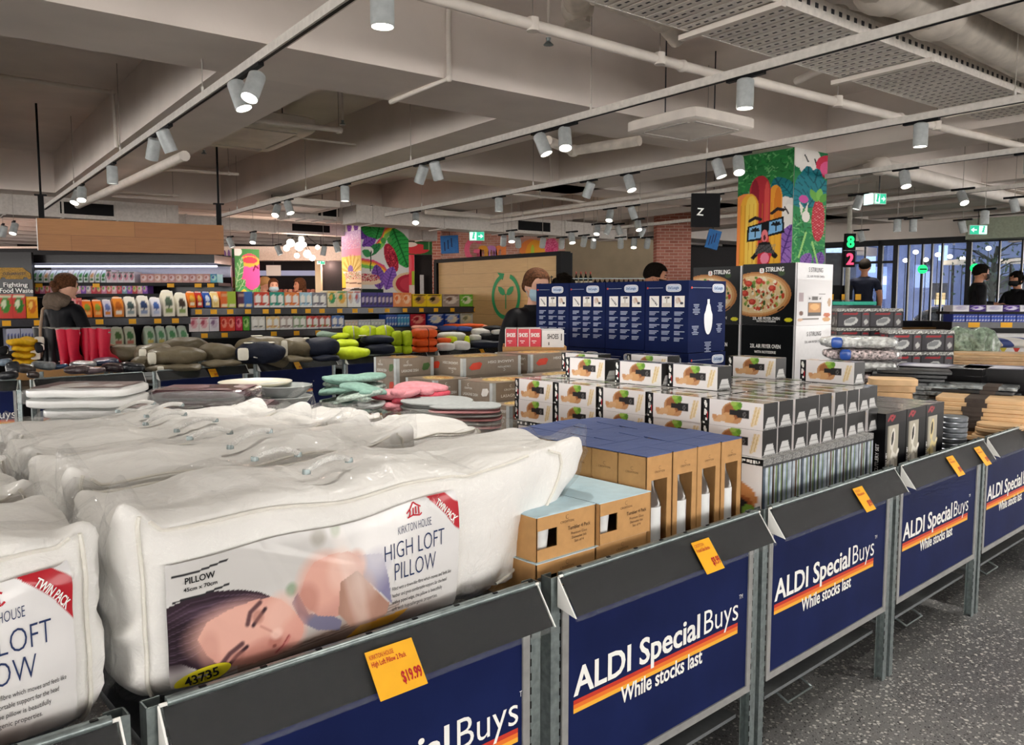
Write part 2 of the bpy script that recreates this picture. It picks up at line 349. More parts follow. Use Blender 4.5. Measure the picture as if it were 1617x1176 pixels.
pipe('sprinkler_pipe', [onz(184, 303, 3.2), onz(283, 309, 3.2)], 0.02, 'lower sprinkler branch pipe just above the hanging wooden board', hang=(.9,))
pipe('drain_pipe', [onz(110, 330, 3.05), onz(292, 246, 3.05)], 0.055, 'thick pale pipe running away under the left ceiling bay')
pipe('drain_pipe', [onz(362, 193, 3.3), onz(372, 186, 3.3), onz(540, 206, 3.3)], 0.026, 'valved grey pipe under the suspended cooling unit', hang=(.97,))
pipe('conduit', [onz(450, 214, 3.35), onz(604, 234, 3.35), onz(605, 262, 3.2)], 0.012, 'thin conduit with a right-angle drop beside the smoke detector')
pipe('sprinkler_pipe', [onz(672, 335, 3.0), onz(775, 343, 3.0), onz(930, 322, 3.0), onz(1080, 299, 3.0), onz(1200, 278, 3.0)], 0.034, 'long pipe crossing the middle of the shop below the far beams', elbow=False)
pipe('sprinkler_pipe', [onz(810, 306, 3.05), onz(890, 314, 3.05), onz(925, 320, 3.05)], 0.018, 'small branch pipe under the middle ceiling bay', hang=(.35,))
pipe('sprinkler_pipe', [onz(672, 329, 3.05), onz(705, 334, 3.05), onz(780, 341, 3.05)], 0.018, 'small branch pipe left of the exit sign')
pipe('conduit', [onn(868, 234, 8.4), onn(871, 286, 8.4)], 0.014, 'vertical conduit on the face of the middle beam')
pipe('drain_pipe', [onz(1310, 285, 3.06), onz(1390, 262, 3.06), onz(1617, 318, 3.06)], 0.085, 'fat white pipe elbow to the right of the painted column')
pipe('drain_pipe', [onz(1258, 128, 3.28), onz(1320, 100, 3.28)], 0.03, 'short pale pipe under the perforated cable tray')
INS = M('wrapped_insulation', 'dcd3c7', 0.75, var=0.08, scale=9, bump=0.5, bscale=18)
pipe('insulated_duct', [onz(1330, -70, 3.4), onz(1400, -30, 3.4), onz(1480, 15, 3.4), onz(1720, 150, 3.4)], 0.15, 'thick wrapped duct running along the top right beside the tray', 'duct', INS, 14)
pipe('insulated_duct', [onz(1480, -60, 3.42), onz(1680, 50, 3.42)], 0.13, 'wrapped duct in the top right corner of the ceiling', 'duct', INS, 14)
pipe('insulated_duct', [onz(1190, -6, 3.36), onz(1260, 4, 3.36), onz(1320, 30, 3.36), onz(1420, 50, 3.36)], 0.07, 'crumpled flexible duct hooked over the cable tray', 'duct', INS, 12)
pipe('insulated_duct', [onz(905, -40, 3.42), onz(912, 10, 3.42), onz(912, 40, 3.3)], 0.085, 'wrapped duct bend hanging at the top centre by the sprinkler pipe', 'duct', INS, 12)
pipe('insulated_duct', [onz(940, -8, 3.38), onz(1045, 32, 3.38), onz(1070, 62, 3.32)], 0.06, 'wrapped duct leading from the bend towards the cable tray', 'duct', INS, 12)
pipe('insulated_duct', [onz(865, 222, 3.1), onz(905, 238, 3.1), onz(1010, 222, 3.1)], 0.05, 'wrapped duct behind the pair of lamps in the centre', 'duct', INS, 10)
# perforated cable tray in bays
TRAY = M('perforated_tray', 'e6e0d8', 0.5)
p0, p1 = onz(1240, 8, 3.22), onz(1640, 158, 3.22); dv = (p1-p0).normalized(); sv = Vector((-dv.y, dv.x, 0))
tr = thing('cable_tray', 'long perforated cable tray hanging under the right ceiling', 'cable tray', p0-dv*1.6, math.atan2(dv.y, dv.x))
Lt = (p1-p0).length+2.2; mb = MB(); wt = 0.62
mb.box((Lt/2, 0, 0.05), (Lt, 0.012, 0.11), TRAY); mb.box((Lt/2, wt, 0.05), (Lt, 0.012, 0.11), TRAY)
for k in range(int(Lt/0.012/7)): mb.box((0.05+k*0.084, -0.007, 0.06), (0.03, 0.004, 0.028), DGREY)
mb.build('side_rail', tr)
x = 0.0
while x < Lt-0.1:
    mb = MB(); mb.box((x+0.048, wt/2, 0), (0.076, wt, 0.006), TRAY)
    for q in range(9): mb.box((x+0.048, 0.06+q*0.0625, -0.003), (0.014, 0.03, 0.003), DGREY)
    mb.build('tray_plate', tr); x += 0.1
for x in (1.5, 3.2, 5.0):
    mb = MB().cyl((x, 0, 0), (x, 0, ZS-3.22), 0.007, PIPE, n=6).cyl((x, wt, 0), (x, wt, ZS-3.22), 0.007, PIPE, n=6).box((x, wt/2, -0.03), (0.04, wt+0.12, 0.03), PIPE); mb.build('hanger', tr)
# ceiling cassettes and vents
def cassette(c, sx, sy, label, h=0.1, rz=EZ):
    t = thing('air_conditioner_cassette', label, 'air conditioner', c, rz); MB().superbox((0, 0, 0), (sx, sy, h), PIPE, p=14, nu=8, nv=8).build('casing', t)
    mb = MB(); 
    for s in (-1, 1): mb.box((0, s*sy*.36, -h/2-.002), (sx*.7, .03, .006), CEILD); mb.box((s*sx*.38, 0, -h/2-.002), (.03, sy*.6, .006), CEILD)
    mb.build('louvre', t)
    mb = MB()
    for s in (-1, 1): mb.cyl((s*sx*.4, 0, h/2), (s*sx*.4, 0, ZS-c[2]), .006, DGREY, n=5)
    mb.build('hanger_rod', t); return t
cassette(onz(1090, 198, 3.05), .78, .78, 'flat white cooling unit hanging in front of the right painted column')
cassette(onz(385, 206, 3.42), 1.1, 1.5, 'large suspended cooling unit in the left ceiling bay', .16)
cassette(onz(470, 324, 3.02), 1.0, 1.0, 'far white cooling unit in front of the left painted column', .12)
t = thing('smoke_detector', 'round white smoke detector on the ceiling above the left aisle', 'smoke detector', onz(528, 243, 3.56)); MB().lathe([(0, -.05), (.06, -.045), (.1, -.02), (.105, .03), (.05, .06), (.05, .16)], PIPE, 20).build('housing', t); MB().lathe([(0, -.06), (.03, -.055), (.035, -.04)], CEILD, 12).build('sensor', t)
for (px, py, zz, lab) in ((322, 237, 3.45, 'upright sprinkler head left of the cooling unit'), (541, 190, 3.42, 'brass sprinkler head on a grey drop above the pillows'), (866, 60, 3.3, 'sprinkler head on the near beam in the top centre'), (1030, 188, 3.2, 'small sprinkler head beside the flat cooling unit')):
    t = thing('fire_sprinkler', lab, 'sprinkler', onz(px, py, zz)); MB().cyl((0, 0, 0), (0, 0, ZS-zz), .01, PIPE, n=8).build('drop_pipe', t)
    MB().lathe([(0, -.05), (.035, -.045), (.012, -.02), (.018, 0)], GALV, 10).build('deflector', t)
def duct_box(c, sx, sy, sz, label, rz=EZ):
    t = thing('ventilation_duct', label, 'duct', c, rz); MB().box((0, 0, 0), (sx, sy, sz), CEILD).build('casing', t)
    MB().box((sx*.1, -sy/2-.004, 0), (min(.75, sx*.3), .01, sz*.6), BLACK).build('grille', t); mb = MB()
    for k in range(5): MB().box((-sx*.45+k*sx*.225, 0, 0), (.03, sy+.03, sz+.03), CEILD).build('flange', t)
    return t
duct_box(onz(95, 330, 3.0), 3.4, .5, .3, 'long grey air duct above the hanging wooden board')
duct_box(onz(500, 333, 3.05), 1.2, .4, .32, 'short air duct with a black grille beside the left painted column')
duct_box(onz(790, 356, 2.95), 6.0, .5, .28, 'long air duct in front of the brick wall lettering')
duct_box(onz(430, 358, 2.95), 7.0, .3, .22, 'far air duct between the wooden board and the left painted column')
# ------------------------------------------------------------------ lighting tracks and spots
RAIL = M('track_white', 'cfcac3', 0.45, 0.1); LAMP = M('lamp_grey', 'a9aeae', 0.4, 0.15); LENS = M('lamp_lens', 'fff4e2', 0.3, emit=9.0, var=0); LENSOFF = M('lamp_lens_dim', 'd8d8d2', 0.3, emit=0.8, var=0)
ZT = 2.9
def track(name, e, n0, n1, label, zt=ZT):
    t = thing(name, label, 'lighting track', en(e, n0, zt), EZ); L = n1-n0
    MB().box((0, L/2, 0), (.042, L, .05), RAIL).build('rail', t); MB().box((0, L/2, -.026), (.018, L, .004), BLACK).build('slot', t)
    k = 1.0
    while k < L: MB().cyl((0, k, .02), (0, k, ZS-zt), .0035, WIRE, n=5).cyl((0, k, .02), (0, k, .07), .009, RAIL, n=6).build('suspension_wire', t); k += 2.6
    return t
track('lighting_track', 1.63, 2.0, 13.4, 'nearest lighting track, running away at the upper left')
track('lighting_track', 4.0, 0.8, 13.2, 'second lighting track, crossing the middle of the ceiling')
track('lighting_track', 6.0, 1.4, 11.3, 'third lighting track, passing the right painted column')
track('lighting_track', 8.0, 1.6, 11.3, 'fourth lighting track, behind the right painted column')
track('lighting_track', 10.4, 2.2, 11.3, 'fifth lighting track, towards the registers on the right')
track('lighting_track', -1.0, 12.0, 20.0, 'far left lighting track above the chiller wall')
NL = 0
TRK = (1.63, 4.0, 6.0, 8.0, 10.4)
def spot_light(p, d, w, blend=.55, size=78, r=.05):
    global NL; NL += 1
    l = bpy.data.lights.new('spot', 'SPOT'); l.energy = w; l.spot_size = math.radians(size); l.spot_blend = blend; l.shadow_soft_size = r; l.color = (1.0, .94, .86)
    o = bpy.data.objects.new('spot_beam', l); COL.objects.link(o); o.location = p; o.rotation_euler = Vector(d).to_track_quat('-Z', 'Y').to_euler(); return o
_proto = {}
def lamp(px, py, d, on, label, zt=ZT, w=None, s=1.0, real=True):
    d = Vector(d).normalized(); c = onz(px, py, zt-.13); ee, nn = c.xy.dot(E2), c.xy.dot(N2); near = min(TRK, key=lambda q: abs(q-ee)); hung = abs(near-ee) > .35 or zt < 2.89
    if not hung: c = en(near, nn*(1+(near-ee)*.02), zt-.13)
    t = thing('track_spotlight', label, 'spotlight', (c.x, c.y, zt-.13))
    t.scale = (s, s, s)
    key = (tuple(round(x, 2) for x in d), on)
    if key not in _proto:
        q = Vector((0, 0, -1)).rotation_difference(d).to_matrix().to_4x4()
        b = MB(); b.lathe([(0, .088), (.03, .088), (.047, .08), (.05, .07), (.05, -.085), (.046, -.085), (.043, -.06), (0, -.06)], LAMP, 22, q)
        ln = MB(); ln.lathe([(0, -.078), (.044, -.078)], LENS if on else LENSOFF, 22, q); 
        st = MB(); st.tube([(0, 0, .1), (0, 0, .03), q @ Vector((0, 0, .03))], .012, LAMP, 8); st.cyl((0, 0, .035), (0, 0, .06), .02, BLACK, n=10)
        ad = MB(); ad.box((0, 0, .098), (.032, .26, .024), BLACK, Matrix.Rotation(EZ, 4, 'Z'))
        _proto[key] = [(n, m.mesh(n)) for n, m in (('lamp_body', b), ('lens', ln), ('stem', st), ('adapter', ad))]
    for n, me in _proto[key]:
        o = bpy.data.objects.new(n, me); COL.objects.link(o); o.parent = t
    if hung:
        o = MB().cyl((0, 0, .1), (0, 0, ZS-zt+.13), .004, WIRE, n=5).build('suspension_rod', t)
    if on and real:
        sl = spot_light((c.x+d.x*.1, c.y+d.y*.1, zt-.13+d.z*.1), d, w or SPOT_W)
    return t
DN = (0, 0, -1)
LL = [  # px, py, aim, lit, label, track height
 (621, 14, DN, 1, 'big spotlight pointing straight down at the top centre', 2.9),
 (376, 150, (.35, -.1, -1), 1, 'tilted spotlight, left of the brightest near pair on the first track', 2.9),
 (404, 137, (-.2, -.5, -1), 1, 'tilted spotlight, right of the brightest near pair on the first track', 2.9),
 (239, 235, (-.35, .3, -1), 0, 'unlit spotlight leaning left, left of the middle pair on the first track', 2.9),
 (261, 222, (.3, .3, -1), 0, 'unlit spotlight leaning right, right of the middle pair on the first track', 2.9),
 (168, 275, DN, 0, 'single straight-down spotlight beyond the middle pair on the first track', 2.9),
 (107, 310, (-.1, -.6, -1), 1, 'lit spotlight, left of the pair by the hanging wooden board', 2.9),
 (125, 306, (.2, -.5, -1), 1, 'lit spotlight, right of the pair by the hanging wooden board', 2.9),
 (1166, 145, DN, 1, 'large spotlight pointing straight down left of the cable tray', 2.9),
 (847, 226, (.4, -.2, -1), 1, 'spotlight leaning right, left of the centre pair on the second track', 2.9),
 (882, 217, (.02, -.45, -1), 1, 'bright spotlight facing us, right of the centre pair on the second track', 2.9),
 (641, 272, (-.4, .3, -1), 0, 'unlit spotlight leaning left above the left painted column', 2.9),
 (671, 267, (.25, .3, -1), 0, 'unlit spotlight leaning right above the left painted column', 2.9),
 (514, 302, DN, 1, 'small straight-down spotlight before the far cooling unit', 2.9),
 (411, 330, (-.1, -.7, -1), 1, 'glaring spotlight left of the pair near the far cooling unit', 2.9),
 (430, 325, (.35, -.3, -1), 1, 'spotlight leaning right in the pair near the far cooling unit', 2.9),
 (1450, 212, DN, 1, 'straight-down spotlight at the right under the tray end', 2.9),
 (1131, 265, (.3, -.2, -1), 1, 'spotlight leaning right just left of the painted fruit column', 2.9),
 (1168, 261, (-.05, -.55, -1), 1, 'glaring spotlight in front of the painted fruit column', 2.9),
 (988, 288, (.25, -.35, -1), 1, 'bright single spotlight left of the black number sign', 2.9),
 (911, 297, (-.35, .3, -1), 0, 'unlit spotlight leaning left on the third track', 2.9),
 (762, 320, DN, 0, 'straight-down spotlight above the brick wall lettering', 2.9),
 (638, 343, (.05, -.7, -1), 1, 'glaring spotlight in front of the left painted column', 2.9),
 (1422, 281, (0, -.4, -1), 1, 'lit spotlight below the fat white pipe elbow', 2.9),
 (1105, 316, (-.5, -.1, -.8), 1, 'tilted spotlight in front of the black number sign', 2.9),
 (945, 338, (-.2, -.5, -1), 1, 'lit spotlight of the far pair left of the number sign', 2.9),
 (978, 333, (.4, .2, -1), 0, 'unlit spotlight of the far pair left of the number sign', 2.9),
 (1008, 356, (.1, -.5, -1), 1, 'lit spotlight above the man with short dark hair', 2.9),
 (943, 363, (-.2, -.5, -1), 1, 'lit spotlight at the end of the far row over the wine shelf', 2.9),
 (960, 362, (-.4, 0, -1), 0, 'second dark spotlight in the far row over the wine shelf', 2.9),
 (977, 363, (.4, 0, -1), 0, 'third dark spotlight in the far row over the wine shelf', 2.9),
 (1003, 366, (-.4, 0, -1), 0, 'fourth dark spotlight in the far row over the wine shelf', 2.9),
 (1520, 312, (0, -.7, -1), 1, 'glaring round spotlight over the window on the right', 2.9),
 (1610, 253, DN, 0, 'dim spotlight cut by the right edge of the picture', 2.9),
 (1355, 320, (-.3, 0, -1), 0, 'unlit spotlight beside the hanging exit sign', 2.9),
 (1602, 324, (.3, 0, -1), 0, 'unlit spotlight at the far right beneath the fat pipe', 2.9),
 (22, 361, (0, -.5, -1), 1, 'lit spotlight at the far left edge above the chiller', 2.75),
 (5, 365, (-.3, 0, -1), 0, 'unlit spotlight at the far left edge above the chiller', 2.75),
 (400, 376, (0, -.5, -1), 1, 'lit spotlight between the wooden board and the lamp cluster', 2.7),
 (364, 383, (.4, 0, -1), 0, 'white spotlight just right of the wooden board', 2.7),
 (440, 395, (.4, 0, -1), 0, 'white spotlight left under the lamp cluster', 2.6),
 (511, 396, (-.2, 0, -1), 0, 'white spotlight right under the lamp cluster', 2.6),
 (532, 390, (.3, 0, -1), 0, 'white spotlight beside the left painted column', 2.6),
]
for i, (px, py, n) in enumerate(((795, 380, 0), (808, 374, 1), (818, 383, 0), (857, 383, 0), (887, 384, 0), (903, 376, 1), (922, 381, 0), (937, 384, 0), (980, 384, 0), (1001, 384, 1), (1022, 384, 0))):
    LL.append((px, py, (.1*(i % 3-1), -.4, -1) if n else (.12*(i % 3-1), .75, -1), 1, ('lit' if n else 'dark')+' wall spotlight over the brick lettering and wine wall, '+pos(i, 11), 2.68))
for i, (px, py) in enumerate(((1285, 378), (1417, 356), (1360, 373), (1442, 356), (1520, 358), (1555, 343))):
    LL.append((px, py, DN if i % 2 else (.3, 0, -1), i % 2 == 0 and i < 3, 'small spotlight on the far right ceiling near the windows, '+pos(sorted((1285, 1417, 1360, 1442, 1520, 1555)).index(px), 6), 2.75))
for px, py, d, on, lab, zt in LL: lamp(px, py, d, on, lab, zt)
# cluster of glass globes over the far left aisle
cl = thing('globe_chandelier', 'cluster of glowing globe bulbs hanging far behind the wooden board', 'chandelier', aty(470, 372, 16.0)); GLOBE = M('lit_globe', 'fff3dd', 0.2, emit=7, var=0)
cc = aty(470, 372, 16.0); MB().cyl((0, 0, 0), (0, 0, ZS-cc.z), .01, BLACK, n=6).cyl((0, 0, -.02), (0, 0, .02), .2, BLACK, n=16).build('canopy', cl)
for (dx, dz, r) in ((-.12, -.1, .09), (.02, -.16, .1), (.16, -.3, .09), (-.2, -.2, .07), (.1, -.12, .06), (.26, -.38, .07), (-.02, -.34, .06), (.4, -.18, .05), (.06, -.02, .07)):
    b = MB().superbox((dx, .1*math.sin(dx*9), dz-.05), (1.7*r,)*3, GLOBE, p=2, nu=6, nv=6).build('globe', cl); MB().cyl((dx, .1*math.sin(dx*9), dz), (dx*.4, 0, 0), .005, BLACK, n=4).build('cord', b)
pl = bpy.data.lights.new('globe_light', 'POINT'); pl.energy = 30; pl.color = (1, .70, .58); pl.shadow_soft_size = .3; o = bpy.data.objects.new('globe_light', pl); COL.objects.link(o); o.location = cc+Vector((0, 0, -.6))
for x_, y_ in ((-8.5, 17.5), (-12.5, 16.8), (-4.2, 18.6)):  # bare point lamps added, without fixtures, to tint the far ceiling pink
    pl = bpy.data.lights.new('pink_fill_light', 'POINT'); pl.energy = 60; pl.color = (1, .68, .56); pl.shadow_soft_size = .25; o = bpy.data.objects.new('pink_fill_light', pl); COL.objects.link(o); o.location = (x_, y_, 2.4)
# the same kind of track spots above and behind the photographer and over the hidden aisles
for e, n in ((1.63, -.6), (1.63, .6), (1.63, 2.4), (4.0, .2), (4.0, 1.4), (6.0, 1.0), (8.0, 1.2), (-1.0, .5), (-1.0, 2.2), (-1.0, 4.4), (-3.2, 3), (-3.2, 6), (-1, 7.5), (4.0, 3.2), (6, 3.6), (2.6, 8), (2.6, 11), (10.4, 3), (10.4, 6), (13, 4), (4.4, 16), (7, 17), (8, 10), (9.5, 9), (11.5, 8.5)):
    spot_light(en(e, n, 2.75), (.05, -.05, -1), SPOT_W*1.1, size=105)
# ------------------------------------------------------------------ special-buy bins
NAVY = M('navy_panel', '18224e', 0.55, spec=.06, var=0.10, scale=4); CLEAR = M('clear_plastic', 'dfe4e2', 0.2, alpha=0.045, var=0); RAILIN = M('black_rail_insert', '141418', 0.5, spec=.08, var=0.1, scale=20)
ORANGE = M('stripe_orange', 'e8772e', 0.5, var=0); RED = M('stripe_red', 'c33a2c', 0.5, var=0); GOLD = M('stripe_yellow', 'f0b13c', 0.5, var=0); DECK = M('bin_deck_grey', '6e7274', 0.5, .2)
BH = 0.885
def price_tag(par, x, w=.085, text=True, small=None, label=None, dz=0.0):
    X = frame((x, -.0505, .832+dz), (1, 0, 0), (0, .055, .075)); mb = MB(); mb.box((0, 0, .001), (w, .095, .0016), YELLOW, X)
    if text:
        n1, n2, pr = text if isinstance(text, tuple) else ('SPECIAL BUY', 'While stocks last', '$9.99')
        mb.text(n1, X, -w*.45, .03, .009, REDINK, w=w*.5, lift=.003); mb.text(n2, X, -w*.45, .016, .010, REDINK, w=w*.72, lift=.003, bold=.012)
        mb.text(pr, X, w*.46, -.03, .022, REDINK, 'r', w=w*.42, lift=.003, bold=.03)
    return mb.build('price_tag', par, label=label or 'yellow price ticket')
def make_bin(name, label, w, loc, rz=RZ, depth=.9, sign=True, tags=(), detail=True, foot=True, group=None):
    t = thing(name, label, 'display bin', loc, rz, group); hw = w/2
    for sx in (-1, 1):
        for y in (.02, depth-.02):
            mb = MB(); x = sx*(hw-.016)
            mb.box((x, y-.012, BH/2), (.032, .003, BH), GALV); mb.box((x+sx*.0145, y+.004, BH/2), (.003, .034, BH), GALV); mb.box((x, y+.02, BH/2), (.032, .003, BH), GALV)
            if detail and y < .1:
                for k in range(22): mb.box((x-sx*.016, y-.0138, .1+k*.035), (.004, .001, .018), BLACK)
            mb.build('post', t)
    if foot:
        mb = MB(); mb.tube([(-hw*.45, .2, .2), (-hw*.45, .05, .13), (-hw*.1, .05, .13), (-hw*.1, .2, .2)], .005, GALV, 6); mb.build('wire_foot', t)
        for sx in (-1, 1): mb = MB(); mb.cyl((sx*hw*.7-.012, .35, .045), (sx*hw*.7+.012, .35, .045), .045, BLACK, n=16).box((sx*hw*.7, .35, .09), (.05, .06, .05), GALV); mb.build('caster', t)
    mb = MB(); mb.box((0, depth/2, .745), (w-.07, depth-.06, .02), DECK); mb.box((0, depth/2, .20), (w-.08, depth-.1, .012), DECK)
    mb.build('deck', t)
    # front panel with print
    pw = w-.075; z0, z1 = .30, BH-.03; mb = MB(); mb.box((0, .012, (z0+z1)/2), (pw, .008, z1-z0), NAVY)
    for sx in (-1, 1): mb.box((sx*(pw/2-.011), .007, (z0+z1)/2), (.022, .008, z1-z0), ALU)
    mb.box((0, .007, z0+.012), (pw, .0079, .024), ALU)
    if sign:
        X = frame((-pw/2+.045, .0077, .56), (1, 0, 0), (0, 0, 1)); W = min(.745, pw-.06)
        for k, m in enumerate((RED, ORANGE, GOLD)): mb.rect(X, 0, -.016-.0115*(k+1)+.004, W, -.016-.0115*k+.004, m, .0004)
        mb.text('ALDI Special', X, 0, 0, .072, WHITE, bold=.034, w=W*.725, lift=.0012); mb.text('Buys', X, W, 0, .074, WHITE, 'r', bold=-.004, w=W*.245, lift=.0012)
        mb.text('TM', X, W+.004, .062, .014, WHITE, w=.02, lift=.0012)
        mb.text('While stocks last', X, W*.245, -.083, .046, WHITE, bold=.028, w=W*.5, lift=.0012)
    mb.build('sign_panel', t)
    mb = MB(); mb.cyl((-hw+.03, .0, BH+.004), (hw-.03, .0, BH+.004), .008, GALV, n=10); mb.box((0, .012, BH-.008), (w-.065, .008, .03), GALV)
    if detail:
        for k in range(int(w/.11)): mb.box((-hw+.09+k*.11, -.001, BH+.0125), (.012, .006, .002), BLACK)
    mb.build('top_rail', t)
    # slanted clear price channel
    L = w-.035; q = MB()
    q.add([(-L/2, -.004, BH), (L/2, -.004, BH), (L/2, -.062, .80), (-L/2, -.062, .80)], [(0, 3, 2, 1)], CLEAR)
    for sx in (-1, 1): q.prism([(0, 0), (-.062, -.087), (0, -.075)], .0035, WHITE, frame((sx*L/2-.002, 0, BH+.002), (0, 1, 0), (0, 0, 1)))
    q.tube([(-L/2, -.064, .797), (L/2, -.064, .797)], .0045, CLEAR, 6); q.tube([(-L/2, -.003, BH+.003), (L/2, -.003, BH+.003)], .0035, WHITE, 6)
    r = q.build('price_channel', t)
    s = MB(); s.box((0, 0, 0), (L-.012, .1, .0015), RAILIN, frame((0, -.031, .8435), (1, 0, 0), (0, .058, .085))); s.build('channel_insert', r)
    for g in tags: price_tag(r, *g[:1], text=g[1] if len(g) > 1 else True, w=g[2] if len(g) > 2 else .085)
    return t
FB = [(-.54, .375), (.40, 1.30), (1.335, 2.275), (2.298, 3.285), (3.315, 4.292), (4.32, 5.31), (5.34, 6.32)]
FT = [('in the bottom left corner under the left pillows', ()), ('under the high loft pillow pack', ((.0, ('KIRKTON HOUSE', 'High Loft Pillow 2 Pack', '$19.99'), .11),)),
      ('holding the tumbler and bottle boxes', ((.1, ('CROFTON', 'Frosted Glass Bottles', '$9.99')),)), ('holding the white mill boxes', ((.1, True, .075),)),
      ('holding the black cutlery boxes', ((-.02, True, .075), (.32, True, .075))), ('holding the wooden chopping boards at the right edge', ((.05, True, .075),)), ('at the far right beyond the picture edge', ())]
for (a0, a1), (lab, tg) in zip(FB, FT):
    make_bin('display_bin', 'navy special buys bin '+lab, a1-a0, fr((a0+a1)/2, 1.335), tags=tg)
# bins of the rows behind, back to back with the front row
FB2 = FB+[(6.34, 7.3), (7.32, 8.28), (8.3, 9.26)]
for j, b in enumerate((2.27, 3.2)):
    for i, (a0, a1) in enumerate(FB2):
        if j == 2 and not (4 <= i <= 6): continue
        w = a1-a0; t = thing('display_bin', 'plain steel bin in the %s hidden row, %s' % (('middle', 'back', 'far')[j], pos(i, 10)), 'display bin', fr((a0+a1)/2, b), RZ)
        mb = MB(); mb.box((0, .45, .745), (w-.01, .9, .02), DECK); mb.build('deck', t)
        for sx in (-1, 1):
            for y in (.02, .88): MB().box((sx*(w/2-.02), y, .367), (.03, .03, .73), GALV).build('post', t)
# row across the aisle (their fronts face us)
R3 = [((-150, 605), (32, 600)), ((49, 599.5), (229, 588)), ((243.7, 586.4), (390.7, 576)), ((404, 574.5), (530, 564.3)), ((543, 564), (674, 555.5)), ((690, 554), (808, 546))]
R3L = ['with folded clothes in plastic at the far left', 'with bagged clothes in front of the boots', 'under the olive rolled jackets', 'under the black jackets and yellow vest', 'under the navy trousers and orange rolls', 'under the shirts beside the red shoe boxes']
R3P = []
for i, ((p, q), lab) in enumerate(zip(R3, R3L)):
    A, B = onz(*p, .885), onz(*q, .885); v = B-A; w = v.length; rz = math.atan2(v.y, v.x); R3P.append((A, B, rz))
    make_bin('display_bin', 'navy bin across the aisle '+lab, w, (A+B)/2-Vector((0, 0, .885)), rz, tags=((( .08, True) if i != 3 else (-.05, True)),) if i in (2, 3, 4, 5) else (), detail=False, foot=False)
for i, (A, B, rz) in enumerate(R3P):
    v = (B-A).normalized(); q = Vector((-v.y, v.x, 0)); w = (B-A).length
    t = thing('display_bin', 'plain steel bin behind the row across the aisle, '+pos(i, 6), 'display bin', (A+B)/2+q*.92-Vector((0, 0, .885)), rz); MB().box((0, .27, .745), (w-.01, .52, .02), DECK).build('deck', t)
    for sx in (-1, 1):
        for y in (.03, .5): MB().box((sx*(w/2-.02), y, .367), (.03, .03, .73), GALV).build('post', t)
# ------------------------------------------------------------------ pillow packs
def film_mat(name, fac, bump, sc):                       # clear wrinkled plastic: see-through with sharp glints
    m = bpy.data.materials.new(name); m.use_nodes = True; MATS[name] = m; nt = m.node_tree; nt.nodes.clear(); N = nt.nodes.new; L = nt.links.new
    out = N('ShaderNodeOutputMaterial'); mix = N('ShaderNodeMixShader'); tr = N('ShaderNodeBsdfTransparent'); gl = N('ShaderNodeBsdfGlossy'); gl.inputs['Roughness'].default_value = .13; gl.inputs['Color'].default_value = (.95, .96, .97, 1); tr.inputs[0].default_value = (.985, .985, .985, 1)
    lw = N('ShaderNodeLayerWeight'); lw.inputs[0].default_value = fac; ml = N('ShaderNodeMath'); ml.operation = 'MULTIPLY_ADD'; ml.inputs[1].default_value = .15; ml.inputs[2].default_value = .010; L(lw.outputs['Fresnel'], ml.inputs[0])
    tc = N('ShaderNodeTexCoord'); n = N('ShaderNodeTexNoise'); n.inputs['Scale'].default_value = sc; n.inputs['Detail'].default_value = 3; n.inputs['Distortion'].default_value = 1.8; bp = N('ShaderNodeBump'); bp.inputs['Strength'].default_value = bump; bp.inputs['Distance'].default_value = .02
    ab_ = N('ShaderNodeMath'); ab_.operation = 'PINGPONG'; ab_.inputs[1].default_value = .12; L(n.outputs['Fac'], ab_.inputs[0])
    L(tc.outputs['Object'], n.inputs[0]); L(ab_.outputs[0], bp.inputs['Height']); L(bp.outputs[0], gl.inputs['Normal']); L(bp.outputs[0], lw.inputs['Normal']); L(ml.outputs[0], mix.inputs[0]); L(tr.outputs[0], mix.inputs[1]); L(gl.outputs[0], mix.inputs[2]); L(mix.outputs[0], out.inputs[0]); return m
CLOTH = M('pillow_cotton', 'f5f4f0', 0.5, var=0.015, scale=9, coat=0.1, bump=0.45, bscale=20, dist=1.2); FILM = film_mat('plastic_film', .40, 1.0, 16)
PIPING = M('white_piping', 'efece2', 0.5, var=0.03); ROPE = M('white_rope', 'efeeea', 0.6, bump=0.8, bscale=260); 
SHEET = printed('label_sheet', 0.28, 0.45)
def smooth(x, a, b): t = max(0.0, min(1.0, (x-a)/(b-a))); return t*t*(3-2*t)
